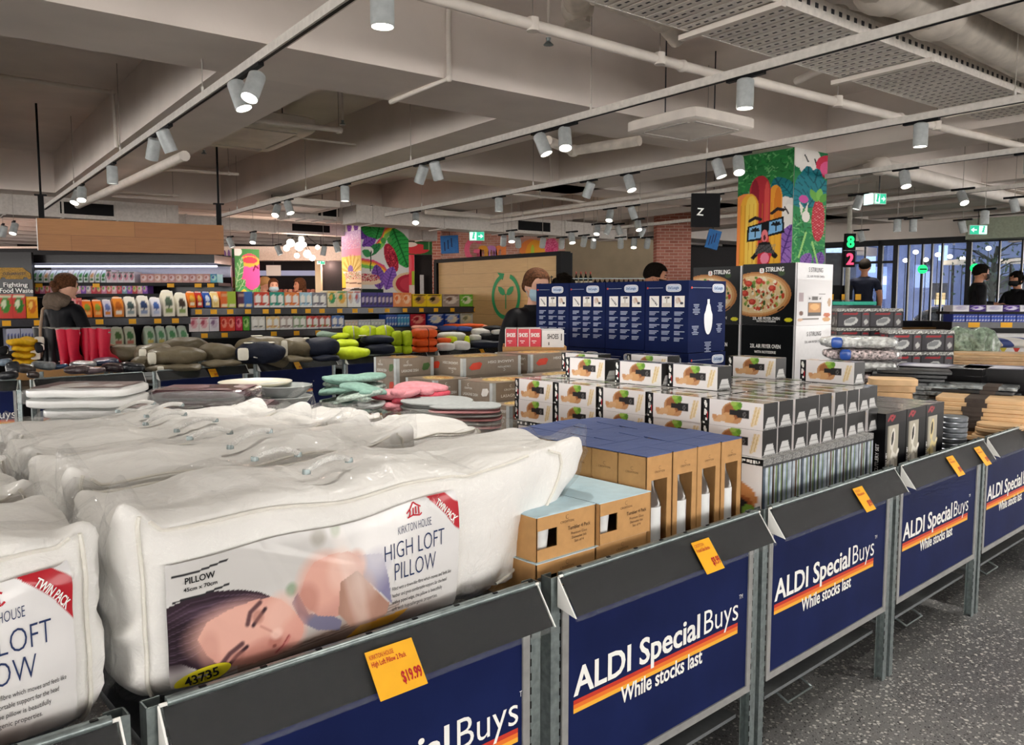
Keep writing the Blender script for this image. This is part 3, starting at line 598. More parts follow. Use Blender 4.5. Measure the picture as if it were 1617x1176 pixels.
def pillow_art():
    A = Art(300, 108, 'cfcecc'); U, V = A.U, A.V
    A.put(np.clip((U-.55)/.3, 0, 1)*np.clip((V-.1)/.4, 0, 1), 'dddcdc', .9); A.ell(.66, .95, .14, .3, 'f0efee', soft=.8, a=.8); A.ell(.3, .85, .2, .2, 'bdbbb8', soft=.8, a=.5)
    A.ell(.365, .55, .012, .035, '6d8a66', soft=1.0, a=.6); A.ell(.46, .93, .015, .05, '8b8578', soft=1.3, a=.5); A.ell(.52, .97, .01, .04, '7f9474', soft=1.3, a=.5)
    A.put(np.clip((.3-V)/.3, 0, 1)*np.clip((U-.3)/.2, 0, 1)*np.clip((.9-U)/.3, 0, 1), '6a5248', .95); A.put(np.clip((.16-V)/.12, 0, 1)*np.clip((U-.05)/.1, 0, 1)*np.clip((1-U)/.35, 0, 1), '8d7468', .8); A.put((V < .2) & (U < .2), 'cac5c2', .7)
    for k in range(6): A.line([(.12+.05*k, .02+.012*k), (.45+.04*k, .055+.02*k), (.75, .13+.012*k)], .008, '4a362f' if k % 2 else 'b09a8e', .5, True)
    TOPC = '77748c'; A.pol([(.364, .443), (.384, .51), (.418, .32), (.493, .26), (.534, .18), (.53, .1), (.452, .16), (.398, .26)], TOPC); A.pol([(.56, .70), (.684, .63), (.707, .40), (.721, .19), (.656, .36), (.6, .5)], '8582a0'); A.ell(.66, .56, .04, .09, '9592ac', soft=.8, a=.6)
    A.pol([(.391, .485), (.41, .62), (.439, .72), (.5, .755), (.56, .74), (.582, .70), (.616, .6), (.609, .49), (.56, .4), (.52, .224), (.452, .276), (.405, .395)], 'c9968a')
    A.ell(.47, .55, .06, .17, 'dba899', soft=.7, a=.9); A.ell(.585, .6, .03, .1, 'd3a091', soft=.6, a=.9); A.ell(.53, .6, .03, .12, 'e9c4b6', soft=.9, a=.7); A.ell(.41, .42, .03, .1, 'b67d70', soft=.8, a=.6)
    A.pol([(.527, .491), (.588, .552), (.65, .36), (.711, .201), (.70, .12), (.656, .073), (.568, .102), (.52, .245)], 'a98272'); A.ell(.6, .3, .04, .16, 'bb9484', soft=.8, a=.7)
    HR = [(0, .2), (0, .667), (.078, .713), (.146, .705), (.214, .661), (.269, .599), (.31, .525), (.248, .46), (.16, .3), (.16, .08), (.09, .12), (.04, .2)]
    A.pol(HR, '33262f'); A.ell(.11, .56, .08, .04, '594655', soft=1.2, a=.7); A.ell(.02, .35, .06, .16, '241a20', soft=.8, a=.8)
    for k in range(22): A.line([(.0, .60-.018*k), (.07, .66-.02*k), (.15, .66-.016*k), (.23, .61-.012*k), (.295, .535-.006*k)], .006, ('6e5a70', '2a1f27', '4c3b4a')[k % 3], .5, True)
    A.pol([(.303, .536), (.335, .49), (.357, .428), (.385, .33), (.405, .24), (.40, .15), (.38, .09), (.316, .05), (.248, .046), (.156, .09), (.112, .225), (.088, .36), (.115, .478), (.18, .53), (.248, .546)], 'd49d8e')
    A.ell(.19, .36, .09, .15, 'e2b0a1', soft=.8, a=.85); A.ell(.33, .36, .03, .12, 'e6b9aa', soft=.9, a=.8); A.ell(.37, .2, .03, .09, 'dca294', soft=.8, a=.8); A.ell(.285, .14, .05, .06, 'c98c7f', soft=.9, a=.7); A.ell(.12, .25, .02, .1, 'c08a7d', soft=.9, a=.4); A.ell(.26, .1, .08, .05, 'b3776b', soft=.9, a=.5)
    A.line([(.231, .376), (.24, .46), (.269, .515)], .026, '553a3e', .9, True); A.line([(.248, .354), (.262, .395), (.284, .455)], .022, '33222a', .95, True); A.ell(.262, .41, .012, .04, 'a87468', rot=.4, soft=.8, a=.6)
    A.line([(.152, .115), (.178, .185), (.214, .235)], .028, '553a3e', .9, True); A.line([(.177, .1), (.2, .155), (.228, .2)], .022, '33222a', .95, True); A.ell(.2, .14, .016, .03, 'a06a60', rot=.4, soft=.8, a=.6)
    A.line([(.27, .33), (.3, .27), (.32, .22)], .012, 'b57c70', .6, True); A.ell(.313, .175, .014, .035, 'b37468', soft=.9, a=.8); A.ell(.312, .14, .005, .012, '7a453e', soft=.6, a=.8); A.ell(.318, .235, .012, .03, 'efc9bb', soft=.9, a=.8)
    A.line([(.318, .08), (.338, .12), (.356, .19)], .014, 'b0605e', .95, True); A.line([(.33, .085), (.349, .12), (.361, .18)], .01, 'c87a74', .8, True); A.line([(.32, .085), (.339, .125), (.354, .185)], .004, '74322f', .8, True)
    A.pol([(.6, .085), (.79, .11), (.73, .02), (.55, .0)], 'e0a032', .9); A.ell(.71, .95, .06, .4, 'f4f3f2', rot=-.4, soft=.9, a=.6); A.ell(.57, .5, .02, .35, 'f0e4de', rot=.3, soft=1.0, a=.35)
    A.line([(.02, .9), (.1, .905), (.18, .935)], .009, '2b2b2e'); A.line([(.02, .70), (.1, .705), (.18, .735)], .009, '2b2b2e')
    A.pol([(.87, 1.01), (.955, 1.01), (1.01, .85), (1.01, .60)], 'b3242f')
    return A.im
PART_IMG = pillow_art()
def make_pack(name, label, L, D, H, loc, rz, seed, flare=0.0, ears=(1, 1, 1, 1), lab=None, rsag=0.0, group=None, handles=True, piping=True, twist=0.0, sticker=False):
    t = thing(name, label, 'pillow pack', loc, rz, group); so = Vector((seed*3.7, seed*1.3, 0))
    def P(v, lift=0.0, wr=1.0, film=0):
        x, y, z = v; p = 9.0; s = (abs(x)**p+abs(y)**p+abs(z)**p)**(1/p); x0, y0, z0 = x/s, y/s, z/s
        q = Vector((x0*(L/2+lift), y0*(D/2+lift), z0*(H/2+lift)))
        ex, ey, ez = max(0, x0), y0, z0
        if flare: f = smooth(x0, .74, 1.0); q.x += flare*f*(.75+.35*ez); q.y += f*.07*(1-ey)/2; q.z += -.02*f*(1-ez)/2
        top = max(0, z0)
        k = (0 if x0 < 0 else 1)+(0 if y0 < 0 else 2); e = ears[k]
        if e: w = smooth(abs(x0), .82, 1.0)*smooth(abs(y0), .40, 1.0)*smooth(z0, .45, 1); q.z += (.19 if film else .10)*e*w; q.x += .016*e*w*(1 if x0 > 0 else -1); q.y *= 1-.10*w
        q.z -= .020*top*(1-x0*x0)*(.6+.4*math.sin(x0*7+seed)); q.z += .028*top*(1-abs(y0)**1.5)*(1-x0**4)
        q.z += twist*x0*top
        if y0 < 0: q.y -= .016*(1-x0*x0)*(1-z0*z0)*(-y0)
        # folds and creases of the slack bag
        c = Vector((q.x*5, q.y*5, q.z*5))+so; edge = max(smooth(abs(x0), .55, 1), smooth(z0, .2, 1)*.8)
        n1 = mnoise.noise(c); n2 = 1-abs(mnoise.noise(Vector((c.x*.9, c.y*2.2, c.z*2.0))+Vector((9, 3, 1))))*2.6; quiet = .25 if (y0 < -.9 and lab) else 1
        d = (.012*n1+.010*max(-.4, n2)*(.3+.7*edge))*quiet
        for (u_, w_, e_) in ((Vector((1.5, 3.6, 3.0)), .0060, 7), (Vector((4.2, 1.3, 2.6)), .0055, 7), (Vector((2.6, 2.4, -4.6)), .0045, 6)):
            d += w_*max(0, 1-e_*abs(mnoise.noise(Vector((q.x*u_.x*1.7+q.z*u_.y, q.y*u_.y*1.6+q.x*.9, q.z*u_.z*1.7))+so)))*(1.5 if film else .7)*quiet
        if y0 < 0 and x0 > .7 and flare: d -= .016*math.exp(-((x0-.80)/.018)**2)+.012*math.exp(-((x0-.90)/.016)**2)
        if film: d += .004
        nrm = Vector((x0**5, y0**5, z0**5)); nrm = nrm.normalized() if nrm.length > 1e-6 else Vector((0, 0, 1))
        return q+nrm*d
    b = MB(); b.superbox((0, 0, H/2), (L, D, H), CLOTH, p=7, nu=100, nv=46, nz=34, fn=lambda v, q: P(v)); b.build('pillow_bag', t, ang=70)
    f = MB(); f.superbox((0, 0, H/2), (L, D, H), FILM, p=7, nu=84, nv=38, nz=28, fn=lambda v, q: P(v, .006, 1, 1)); f.build('plastic_sleeve', t, ang=70, label='clear wrinkled plastic sleeve')
    if piping:
        for (ys, zs) in ((-1, 1), (1, 1)):
            m = MB(); m.tube([P((-.97+1.94*k/40, ys, zs), .004)+Vector((0, 0, H/2)) for k in range(41)], .0038, PIPING, 6); m.build('piping', t)
        for xs in (-1, 1): m = MB(); m.tube([P((xs, -1, -.95+1.9*k/16), .004)+Vector((0, 0, H/2)) for k in range(17)], .0038, PIPING, 6); m.build('piping', t)
    if handles:
        for yy, dx, dz in ((-.42, .02, .012), (.36, -.03, .010)):
            p0, p1 = P((-.06+dx*2, yy-.08, 1), .006, 1, 1)+Vector((0, 0, H/2+.003)), P((.24+dx*2, yy+.06, 1), .006, 1, 1)+Vector((0, 0, H/2+.003)); pts = []
            for k in range(15): a = k/14; q = p0.lerp(p1, a); q.z += .016*math.sin(PI*a)+.003; q.y -= .010*math.sin(PI*a); pts.append(q)
            h = MB(); h.tube(pts, .0058, ROPE, 8)
            for k in range(40): a = k/39; i = min(13, int(a*14)); q = pts[i].lerp(pts[i+1], a*14-i); h.superbox(q, (.009, .014, .014), ROPE, p=2, nu=4, nv=4)
            hh = h.build('rope_handle', t)
            for q in (p0, p1): MB().lathe([(0, .006), (.008, .006), (.009, 0), (.009, -.004)], GALV, 12, Matrix.Translation(q)).build('eyelet', hh)
    if lab:
        x0, z0, w, h, full = lab                        # printed sheet on the front, following the bag
        def surf(a, c, lift=.001):
            zz = z0+c+.055*a*max(0, min(1, c/h*1.3))-H/2; q = P(((x0+a)/(L/2), -1, zz/(H/2))); return Vector((q.x, q.y-.013-lift, q.z+H/2))
        S = MB(); S.art(PART_IMG, None, w, h, SHEET, surf=surf, lift=0)
        tx = dict(surf=surf, lift=.0014)
        S.text('PILLOW', None, w*.10, h*.825, h*.05, INK, 'c', .03, w=w*.085, **tx); S.text('45cm x 70cm', None, w*.10, h*.765, h*.03, INK, 'c', .02, w=w*.095, **tx)
        S.text('KIRKTON HOUSE', None, w*.815, h*.735, h*.072, NAVYINK, 'c', -.01, w=w*.135, **tx); S.text('HIGH LOFT', None, w*.815, h*.545, h*.14, NAVYINK, 'c', -.012, w=w*.245, **tx); S.text('PILLOW', None, w*.815, h*.37, h*.14, NAVYINK, 'c', -.012, w=w*.17, **tx)
        for k, s in enumerate(('Filled with a down-like fibre which moves and feels like', 'feather and gives comfortable support for the head', 'with a piped edge, the pillow is beautifully', 'soft with hypoallergenic properties.')): S.text(s, None, w*.72, h*(.29-.055*k), h*.03, INK, w=w*(.25-.02*k), **tx)
        S.text('TWIN PACK', None, w*.905, h*.915, .0155, WHITE, 'l', .03, w=.072, rot=-math.atan2(h*.41, w*.14), **tx)
        def stroke(p, wd=.006):
            p = [(w*(.795+.05*x), h*(.87+.12*y)) for x, y in p]
            for (ax_, ay), (bx, by) in zip(p[:-1], p[1:]):
                dx, dy = bx-ax_, by-ay; l = math.hypot(dx, dy); nx, ny = -dy/l*wd*.28, dx/l*wd*.28
                S.add([surf(ax_-nx, ay-ny, .0014), surf(bx-nx, by-ny, .0014), surf(bx+nx, by+ny, .0014), surf(ax_+nx, ay+ny, .0014)], [(0, 1, 2, 3)], REDINK)
        for q in ([(-.15, -.1), (.3, .0), (.85, -.15), (1.0, 0)], [(-.2, .25), (.12, .55), (.4, 1.0), (.62, .75), (.95, .5)], [(.08, .5), (.1, .2), (0, -.02)], [(.35, .55), (.32, .0)], [(.55, .6), (.55, .05)], [(.78, .55), (.78, -.05)]): stroke(q)
        if sticker:
            ring = [(w*.095+w*.085*math.cos(a*PI/16), h*.06+h*.075*math.sin(a*PI/16)+w*.012*math.cos(a*PI/16)) for a in range(32)]
            S.poly([surf(x, max(0.002, y), .002) for x, y in ring], M('sticker_yellow', 'd8cc2a', .5, var=0)); S.text('43735', None, w*.095, h*.03, h*.075, INK, 'c', .03, w=w*.1, surf=surf, lift=.0032, rot=.12)
        S.build('label_sheet', t, ang=80, label='printed sheet with a sleeping dark-haired woman')
    return t
ZP = .835
make_pack('pillow_pack', 'front high loft twin pillow pack with sleeping-woman label, above the yellow price ticket', .78, .40, .33, fr(.795, 1.62, ZP), RZ, 1, flare=.46, ears=(1.15, .7, .5, .6), lab=(-.345, .030, .645, .235, 1), sticker=True)
make_pack('pillow_pack', 'second white pillow pack behind the front one, only a strip of label showing', .78, .37, .33, fr(.80, 2.02, ZP+.01), RZ+.03, 2, flare=.17, ears=(1.05, .8, .4, 1.0), lab=(-.345, .04, .69, .245, 1))
make_pack('pillow_pack', 'third white pillow pack back, between the rope handles and the sheets', .80, .37, .32, fr(.82, 2.43, ZP+.01), RZ-.02, 3, flare=.12, ears=(.9, .7, .5, 1.2), lab=(-.345, .04, .69, .245, 1))
make_pack('pillow_pack', 'rearmost white pillow pack just in front of the folded white sheets', .82, .37, .32, fr(.86, 2.83, ZP+.0), RZ+.02, 4, flare=.1, ears=(1.0, .5, .4, .9))
make_pack('pillow_pack', 'white pillow pack at the lower left edge with a cut-off twin pack label', .80, .40, .33, fr(-.035, 1.62, ZP), RZ-.01, 5, ears=(.5, .75, .4, .5), lab=(-.325, .03, .69, .235, 1))
make_pack('pillow_pack', 'second white pillow pack at the left edge, behind the cut-off label', .80, .38, .33, fr(-.04, 2.03, ZP), RZ+.02, 6, ears=(.5, .9, .4, .7), lab=(-.325, .04, .69, .245, 1))
make_pack('pillow_pack', 'third white pillow pack at the left edge with a red ribbon corner', .80, .38, .33, fr(.0, 2.45, ZP), RZ-.03, 7, ears=(.5, .6, .4, .9), lab=(-.325, .06, .69, .245, 1))
make_pack('pillow_pack', 'rearmost white pillow pack at the left edge, below the navy bin', .80, .38, .30, fr(.02, 2.87, ZP), RZ, 8, ears=(.4, .3, .3, .6))
make_pack('pillow_pack', 'upright corner of a white pillow pack in front of the pink oven mitts', .52, .36, .27, fr(1.60, 2.40, ZP), RZ-.1, 9, ears=(1.0, .3, .1, .2), handles=False)
make_pack('pillow_pack', 'crumpled white pillow pack in front of the green oven mitts and plates', .44, .36, .27, fr(1.50, 2.83, ZP), RZ+.05, 10, ears=(1.0, .5, .3, .2), handles=False)
# ------------------------------------------------------------------ boxes on the front bins
KRAFT = M('kraft_card', 'c0935f', 0.7, var=0.04, scale=40); KRAFTD = M('kraft_inside', '6e4f30', 0.8); LIDBLUE = M('lid_slate_blue', '55638f', 0.55, var=0.05, scale=15); LIDSKY = M('lid_pale_blue', 'bcd6e0', 0.55, var=0.03)
FROST = M('frosted_glass', 'e3e6e6', 0.5, var=0.03, coat=.2); BROWNGLASS = M('dark_clear_glass', '4a3b30', 0.08, coat=.6, var=0.02, alpha=.75); BROWNTXT = M('brown_ink', '5b4630', .6, var=0)
def crofton(mb, X, x, y, h, m=BROWNTXT):
    mb.text('CROFTON', X, x, y, h*.8, m, 'c', w=h*6.2, space=1.15); mb.text('C', X, x, y+h*1.2, h*1.5, m, 'c', -.02)
def open_box(w, d, h, lid, win, name_mats, lidlift=0.0):
    """card box, front at -y with a cut-out window win=(x0,z0,x1,z1); returns list of (part name, mesh)"""
    b = MB(); tk = .003; x0, z0, x1, z1 = win
    b.box((-w/2+tk/2, 0, h/2), (tk, d, h), KRAFT); b.box((w/2-tk/2, 0, h/2), (tk, d, h), KRAFT); b.box((0, d/2-tk/2, h/2), (w-2*tk, tk, h), KRAFT); b.box((0, 0, tk/2), (w-2*tk, d-2*tk, tk), KRAFT)
    for (a, c, e, f) in ((-w/2, 0, x0, h), (x1, 0, w/2, h), (x0, 0, x1, z0), (x0, z1, x1, h)):
        if e-a > .001 and f-c > .001: b.box(((a+e)/2, -d/2+tk/2, (c+f)/2), (e-a-(2*tk if 0 else 0), tk, f-c), KRAFT)
    return b
# frosted bottle boxes: 4 columns along the aisle, 6 rows deep
BW, BD, BHH = .1225, .104, .322
b = open_box(BW, BD, BHH, None, (-.037, .035, .037, .252), None)
crofton(b, frame((0, -BD/2, BHH-.050), (1, 0, 0), (0, 0, 1)), 0, 0, .0075); crofton(b, frame((-BW/2, 0, BHH-.052), (0, -1, 0), (0, 0, 1)), 0, 0, .0075)
bottle = MB(); bottle.lathe([(0, .008), (.034, .008), (.036, .014), (.036, .165), (.034, .178), (.026, .2), (.016, .225), (.014, .262), (.017, .264), (.017, .29), (0, .29)], FROST, 20)
neck = MB(); neck.lathe([(.0365, .168), (.0345, .179), (.0268, .2), (.0168, .225), (.0148, .262), (.0178, .264), (.0178, .29), (0, .2905)], BROWNGLASS, 20)
lid = MB(); lid.box((0, 0, .001), (BW, BD, .002), LIDBLUE); lid.box((0, -BD/2+.0012, -.004), (BW-.01, .0015, .012), LIDBLUE)
lid.text('CROFTON', frame((.0, -.01, .0022), (1, 0, 0), (0, 1, 0)), 0, 0, .009, M('lid_emboss', '67749c', .5, var=0), 'c')
ms = dict(carton=b.mesh('carton'), bottle=bottle.mesh('bottle'), neck=neck.mesh('neck'), lid=lid.mesh('lid'))
for i in range(4):
    for j in range(6):
        lab = 'brown slate-blue topped box, frosted bottle in its window, %s at the front' % pos(i, 4) if j == 0 else 'brown bottle box with slate-blue lid, %s, %s' % (pos(i, 4), ('', 'second row', 'third row', 'fourth row', 'fifth row', 'back row')[j])
        t = thing('bottle_box', lab, 'box', fr(1.8+BW*(i+.5)+.002*i, 1.425+BD/2+(BD+.0015)*j, .785), RZ+rnd.uniform(-.012, .012), 'slate-blue topped bottle boxes')
        for n, me in ms.items():
            if n in ('bottle', 'neck') and j > 0: continue
            o = bpy.data.objects.new(n, me); COL.objects.link(o); o.parent = t
            if n == 'lid': o.location = (0, 0, BHH); o.rotation_euler = (rnd.choice((0, .0, .03, .05)), rnd.uniform(-.01, .01), 0); o.location.z += .002+abs(o.rotation_euler.x)*BD*.5
            if n in ('bottle', 'neck'): o.location = (0, -.0135, 0)
            if n == 'bottle': o['label'] = 'frosted white glass bottle'
# tumbler boxes
TW, TD, TH = .218, .325, .112
b = open_box(TW, TD, TH, None, (-.105, .03, -.035, .078), None); X = frame((0, -TD/2, 0), (1, 0, 0), (0, 0, 1)); crofton(b, X, .0, .083, .008)
b.text('Tumbler 4 Pack', X, .045, .062, .010, BROWNTXT, 'c', .01, w=.085)
for k in range(3): b.text(('Premium Glass', 'Dishwasher Safe', 'Set of 4')[k], X, .045, .048-.011*k, .007, BROWNTXT, 'c', w=(.06, .055, .035)[k])
b.box((0, -.02, .012), (TW-.01, TD-.06, .02), KRAFTD)
lid = MB(); lid.box((0, 0, .001), (TW, TD, .002), LIDSKY); crofton(lid, frame((.0, -.02, .0022), (1, 0, 0), (0, 1, 0)), 0, 0, .012, M('pale_emboss', 'aac6d2', .5, var=0))
gl = MB(); gl.lathe([(0, .024), (.03, .024), (.037, .1), (.034, .1), (.028, .03), (0, .03)], FROST, 18, T(-.07, -TD/2+.045, 0))
ms = dict(carton=b.mesh('carton'), lid=lid.mesh('lid'), tumbler=gl.mesh('tumbler'))
for (ac, z, lab, dy) in ((1.682, .903, 'brown tumbler box with pale blue lid, right one on top', 0), (1.46, .903, 'brown tumbler box with pale blue lid, left one beside the pillows', .01), (1.672, .789, 'brown tumbler box underneath the right pale blue lid', .004), (1.45, .789, 'brown tumbler box underneath the left pale blue lid', .0)):
    t = thing('tumbler_box', lab, 'box', fr(ac, 1.40+TD/2+dy, z), RZ, 'pale blue topped tumbler boxes')
    for n, me in ms.items(): o = bpy.data.objects.new(n, me); COL.objects.link(o); o.parent = t; o.location = (0, 0, TH if n == 'lid' else 0)
# white mill boxes
def mill_art(nu=62, nv=26):
    A = Art(nu, nv, 'dcd8d8'); A.ell(.43, .5, .2, .44, 'b98a62'); A.ell(.45, .6, .17, .3, '96623f'); A.ell(.36, .34, .12, .2, 'c99b6c'); A.box(.30, -.1, .56, .14, 'dcd8d8')
    A.ell(.2, .28, .13, .13, 'cfa57c', rot=.25); A.ell(.1, .33, .05, .11, 'c4936a'); A.ell(.52, .82, .08, .16, '7ba53e'); A.ell(.46, .9, .06, .09, '98b455'); A.ell(.58, .86, .04, .12, '5f8c34')
    A.pol([(.38, .68), (.38, .46), (.52, .44), (.53, .36), (.74, .36), (.74, .7), (.53, .7), (.52, .66)], '2c2a2b'); A.ell(.66, .52, .03, .1, '6d6a6b'); A.ell(.66, .52, .015, .06, '2c2a2b')
    for k in range(6): A.line([(.78+.02*k, .1+.02*k), (.86+.018*k, .86-.02*(k % 3))], .022, ('d8c3a0', 'c9b083', 'e3d4b6')[k % 3])
    return A.im
def end_art():
    A = Art(26, 28, '262525'); A.pol([(.08, .03), (.92, .03), (.72, .46), (.3, .46)], 'c9c9c8'); A.box(.15, .03, .85, .10, 'a9a9a9'); A.box(.0, 0, 1, .03, '8c8c8c'); 
    for k in range(3): A.box(.2, .15+.06*k, .8, .165+.06*k, '9c9c9b')
    return A.im
MW, MD, MH = .094, .245, .0935
GLOSSTOP = M('glossy_box_top', 'b9bab6', 0.16, coat=.7, var=.25, scale=14); MSPECK = M('speckled_card', '8f8f8d', .5, var=.6, scale=300)
def mill_mesh():
    b = MB(); b.box((0, 0, MH/2), (MW-.001, MD, MH-.001), GLOSSTOP, None, {'-z': DGREY, '+z': GLOSSTOP})
    im = mill_art(); im2 = im.copy()
    for (o, x, sgn) in (((-MW/2, MD/2-.028, 0), (0, -1, 0), 1), ((MW/2, -MD/2, 0), (0, 1, 0), 1)):
        b.art(im, frame(o, x, (0, 0, 1)), MD-.028, MH, PRINT_GLOSS)
    Xl = frame((-MW/2, MD/2, 0), (0, -1, 0), (0, 0, 1)); b.rect(Xl, 0, 0, .028, MH, INK, .0005); 
    r = random.Random(2)
    for k in range(16): x = r.uniform(.001, .012); z = r.uniform(0, MH-.012); b.rect(Xl, x, z, x+r.uniform(.004, .009), z+r.uniform(.003, .012), WHITE, .0009)
    b.rect(Xl, .018, .02, .022, .045, REDINK, .0009)
    b.art(end_art(), frame((-MW/2, -MD/2, 0), (1, 0, 0), (0, 0, 1)), MW, MH, PRINT_GLOSS)
    b.rect(frame((-MW/2, MD/2-.01, MH), (0, -1, 0), (1, 0, 0)), .11, .035, .15, .08, M('leaf_green_ink', '86a84a', .25, coat=.5, var=.2), .0006); b.rect(frame((-MW/2, MD/2-.01, MH), (0, -1, 0), (1, 0, 0)), .06, .02, .12, .05, M('walnut_ink', '8a6a52', .25, coat=.5, var=.2), .0004)
    b.add([(-MW/2, -MD/2-.0006, .0), (MW/2, -MD/2-.0006, 0), (MW/2, -MD/2-.0006, .006), (-MW/2, -MD/2-.0006, .006)], [(0, 1, 2, 3)], MSPECK)
    return b.mesh('mill_box')
MILL = mill_mesh(); NM = 9; PM = .1035
def mill(a, bfront, z, lab, rz=0.0):
    o = bpy.data.objects.new('mill_box', MILL); COL.objects.link(o); o.location = fr(a+MW/2, bfront+MD/2, z); o.rotation_euler = (0, 0, RZ+rz); return tag(o, lab, 'box', 'white mill boxes with wood pictures')
ROWN = ['front row', 'second row', 'third row', 'fourth row', 'back row']
for lay, z in ((1, 1.1085), (0, 1.0145)):
    for j in range(5):
        for i in range(NM):
            if lay == 0 and j > 0 and i > 0: continue
            push = rnd.choice((0, 0, .02, .035, -.005)) if j == 0 and i not in (0,) else 0
            mill(2.472+PM*i+rnd.uniform(-.003, .003), 1.455+.256*j+push*.4, z, 'white mill box, %s layer, %s, %s' % (('lower', 'upper')[lay], ROWN[j], pos(i, NM)), rnd.uniform(-.015, .015))
for (a, bf, rz, lab) in ((2.665, 2.345, -.02, 'white mill box on top, farthest left, beside the lasagne boxes'), (2.665, 2.043, .03, 'white mill box on top, in front of the navy boxes, second from left'), (2.70, 1.789, -.03, 'white mill box on top, third from left, below the navy box corner'),
                         (3.30, 1.89, .02, 'white mill box on top, below the left pizza oven box'), (3.32, 1.535, -.02, 'rightmost white mill box on top, beside the folded towels'), (3.05, 2.30, 0, 'white mill box on top, close under the navy box corner'),
                         (2.9, 2.6, .0, 'white mill box on top at the very back, edge-on below the navy boxes')):
    mill(a, bf, 1.2035, lab, rz)
# tall clear-windowed board boxes below the mill boxes
def board_art():
    A = Art(24, 44, 'e6e2e0'); A.ell(.5, .42, .42, .28, 'c98a55'); A.ell(.4, .72, .16, .2, 'cf9660'); A.ell(.62, .3, .25, .16, 'a25f35'); A.pol([(.45, .1), (.75, .1), (.75, .35), (.62, .42), (.5, .38)], '2e2b2b'); A.ell(.8, .2, .12, .12, '79a042'); return A.im
UW, UD, UH = .0635, .24, .229
def upright(k):
    b = MB(); b.box((0, 0, UH/2), (UW-.001, UD, UH), DGREY, None, {'+z': GLOSSTOP}); b.art(board_art(), frame((-UW/2, UD/2-.01, 0), (0, -1, 0), (0, 0, 1)), UD-.012, UH-.022, PRINT_GLOSS)
    r = random.Random(k); X = frame((-UW/2, -UD/2, 0), (1, 0, 0), (0, 0, 1)); x = .002
    cols = ['5d6a78', '8fa0b4', '3c4046', 'd6dde2', '6a5648', '9aa7a0', '2f3236', 'b9c4cc', '7d8f6a', 'a58a86']
    while x < UW-.006: w = r.uniform(.006, .016); b.rect(X, x, 0, min(x+w, UW-.002), UH-.03, M('strip_'+r.choice(cols), cols[r.randrange(len(cols))] if 0 else r.choice(cols), .12, coat=.7, var=.2, scale=25), .0006); x += w
    b.rect(X, 0, UH-.022, UW, UH, MSPECK, .0009); b.rect(frame((-UW/2, UD/2, 0), (0, -1, 0), (0, 0, 1)), 0, UH-.022, UD, UH, INK, .0009)
    for q in range(14): y = r.uniform(0, UD-.02); b.rect(frame((-UW/2, UD/2, 0), (0, -1, 0), (0, 0, 1)), y, UH-.02+r.uniform(0, .008), y+.012, UH-.006, WHITE, .0013)
    return b.mesh('board_box')
UPM = [upright(k) for k in range(4)]
for i in range(13):
    o = bpy.data.objects.new('board_box', UPM[i % 4]); COL.objects.link(o); o.location = fr(2.445+.0655*i+UW/2, 1.435+UD/2, .7565); o.rotation_euler = (0, 0, RZ); o.location.z = .785
    tag(o, 'upright shiny board box under the mill boxes, '+pos(i, 13)+(' with a wooden board picture' if i == 0 else ''), 'box', 'upright board boxes')
for i in range(3):
    for j in range(1, 5): 
        o = bpy.data.objects.new('board_box', UPM[0]); COL.objects.link(o); o.location = fr(2.49+.36*i, 1.575+.25*j, .785); o.rotation_euler = (0, 0, RZ); tag(o, 'upright board box hidden behind the front board boxes, column %s, %s' % (('left', 'middle', 'right')[i], pos(j-1, 4, 'near')), 'box', 'upright board boxes')
# black cutlery boxes
CW, CDp, CH = .208, .27, .30
CUTS = (('b8b5ae', 'e4e0d6'), ('bab7ae', 'e8e4d8'), ('b09a58', 'e0d09a'))
def cutlery_art(c1, c2):
    A = Art(64, 92, '0f0f11'); A.box(.1, .0, .62, .82, 'b9b3a2'); A.box(.1, .0, .16, .82, '8d887a'); A.box(.0, .84, 1, 1, '1f1b1c'); A.line([(.12, .9), (.2, .94), (.3, .89), (.42, .94)], .02, 'a03038'); A.line([(.2, .95), (.34, .96)], .018, 'a03038')
    A.ell(.36, .62, .10, .16, c2, rot=-.2); A.ell(.35, .63, .055, .10, '33312d', rot=-.2); A.line([(.36, .5), (.33, .0)], .026, c2); A.line([(.14, .3), (.28, .31), (.37, .44)], .026, c2); A.line([(.37, .42), (.54, .35), (.64, .44)], .03, c2); A.line([(.43, .3), (.46, .0)], .03, c2); A.line([(.27, .3), (.24, .0)], .026, c1); A.ell(.62, .43, .03, .02, 'eeeae0')
    return A.im
BLACKBOX = M('black_glossy_card', '121113', .35, coat=.1, var=.1); GLTOP = M('black_shrink_wrap', '3a3638', .14, coat=.8, var=.5, scale=30, bump=.4, bscale=22)
for j in range(2):
    for i in range(3):
        b = MB(); b.box((0, 0, CH/2), (CW-.002, CDp-.002, CH), BLACKBOX, None, {'+z': GLTOP}); b.art(cutlery_art(*CUTS[i]), frame((-CW/2, -CDp/2, 0), (1, 0, 0), (0, 0, 1)), CW-.002, CH, PRINT_GLOSS)
        b.text('CUTLERY SET', frame((-CW/2+.016, -CDp/2, .04), (0, 0, 1), (-1, 0, 0)), 0, -.003, .011, WHITE, bold=.02); b.text('CUTLERY SET', frame((-CW/2, -CDp/2+.03, .05), (0, 0, 1), (0, 1, 0)), 0, -.005, .014, WHITE, bold=.02)
        o = b.build('cutlery_box', loc=fr(3.385+(CW+.004)*i+CW/2, 1.425+CDp/2+(CDp+.003)*j, .785), rz=RZ)
        tag(o, 'black glossy cutlery box, %s at the %s, %s' % (pos(i, 3), ('front', 'back')[j], ('silver spoons in its window', 'silver forks in its window', 'golden cutlery in its window')[i] if j == 0 else 'only its shiny top showing'), 'box', 'black cutlery boxes')
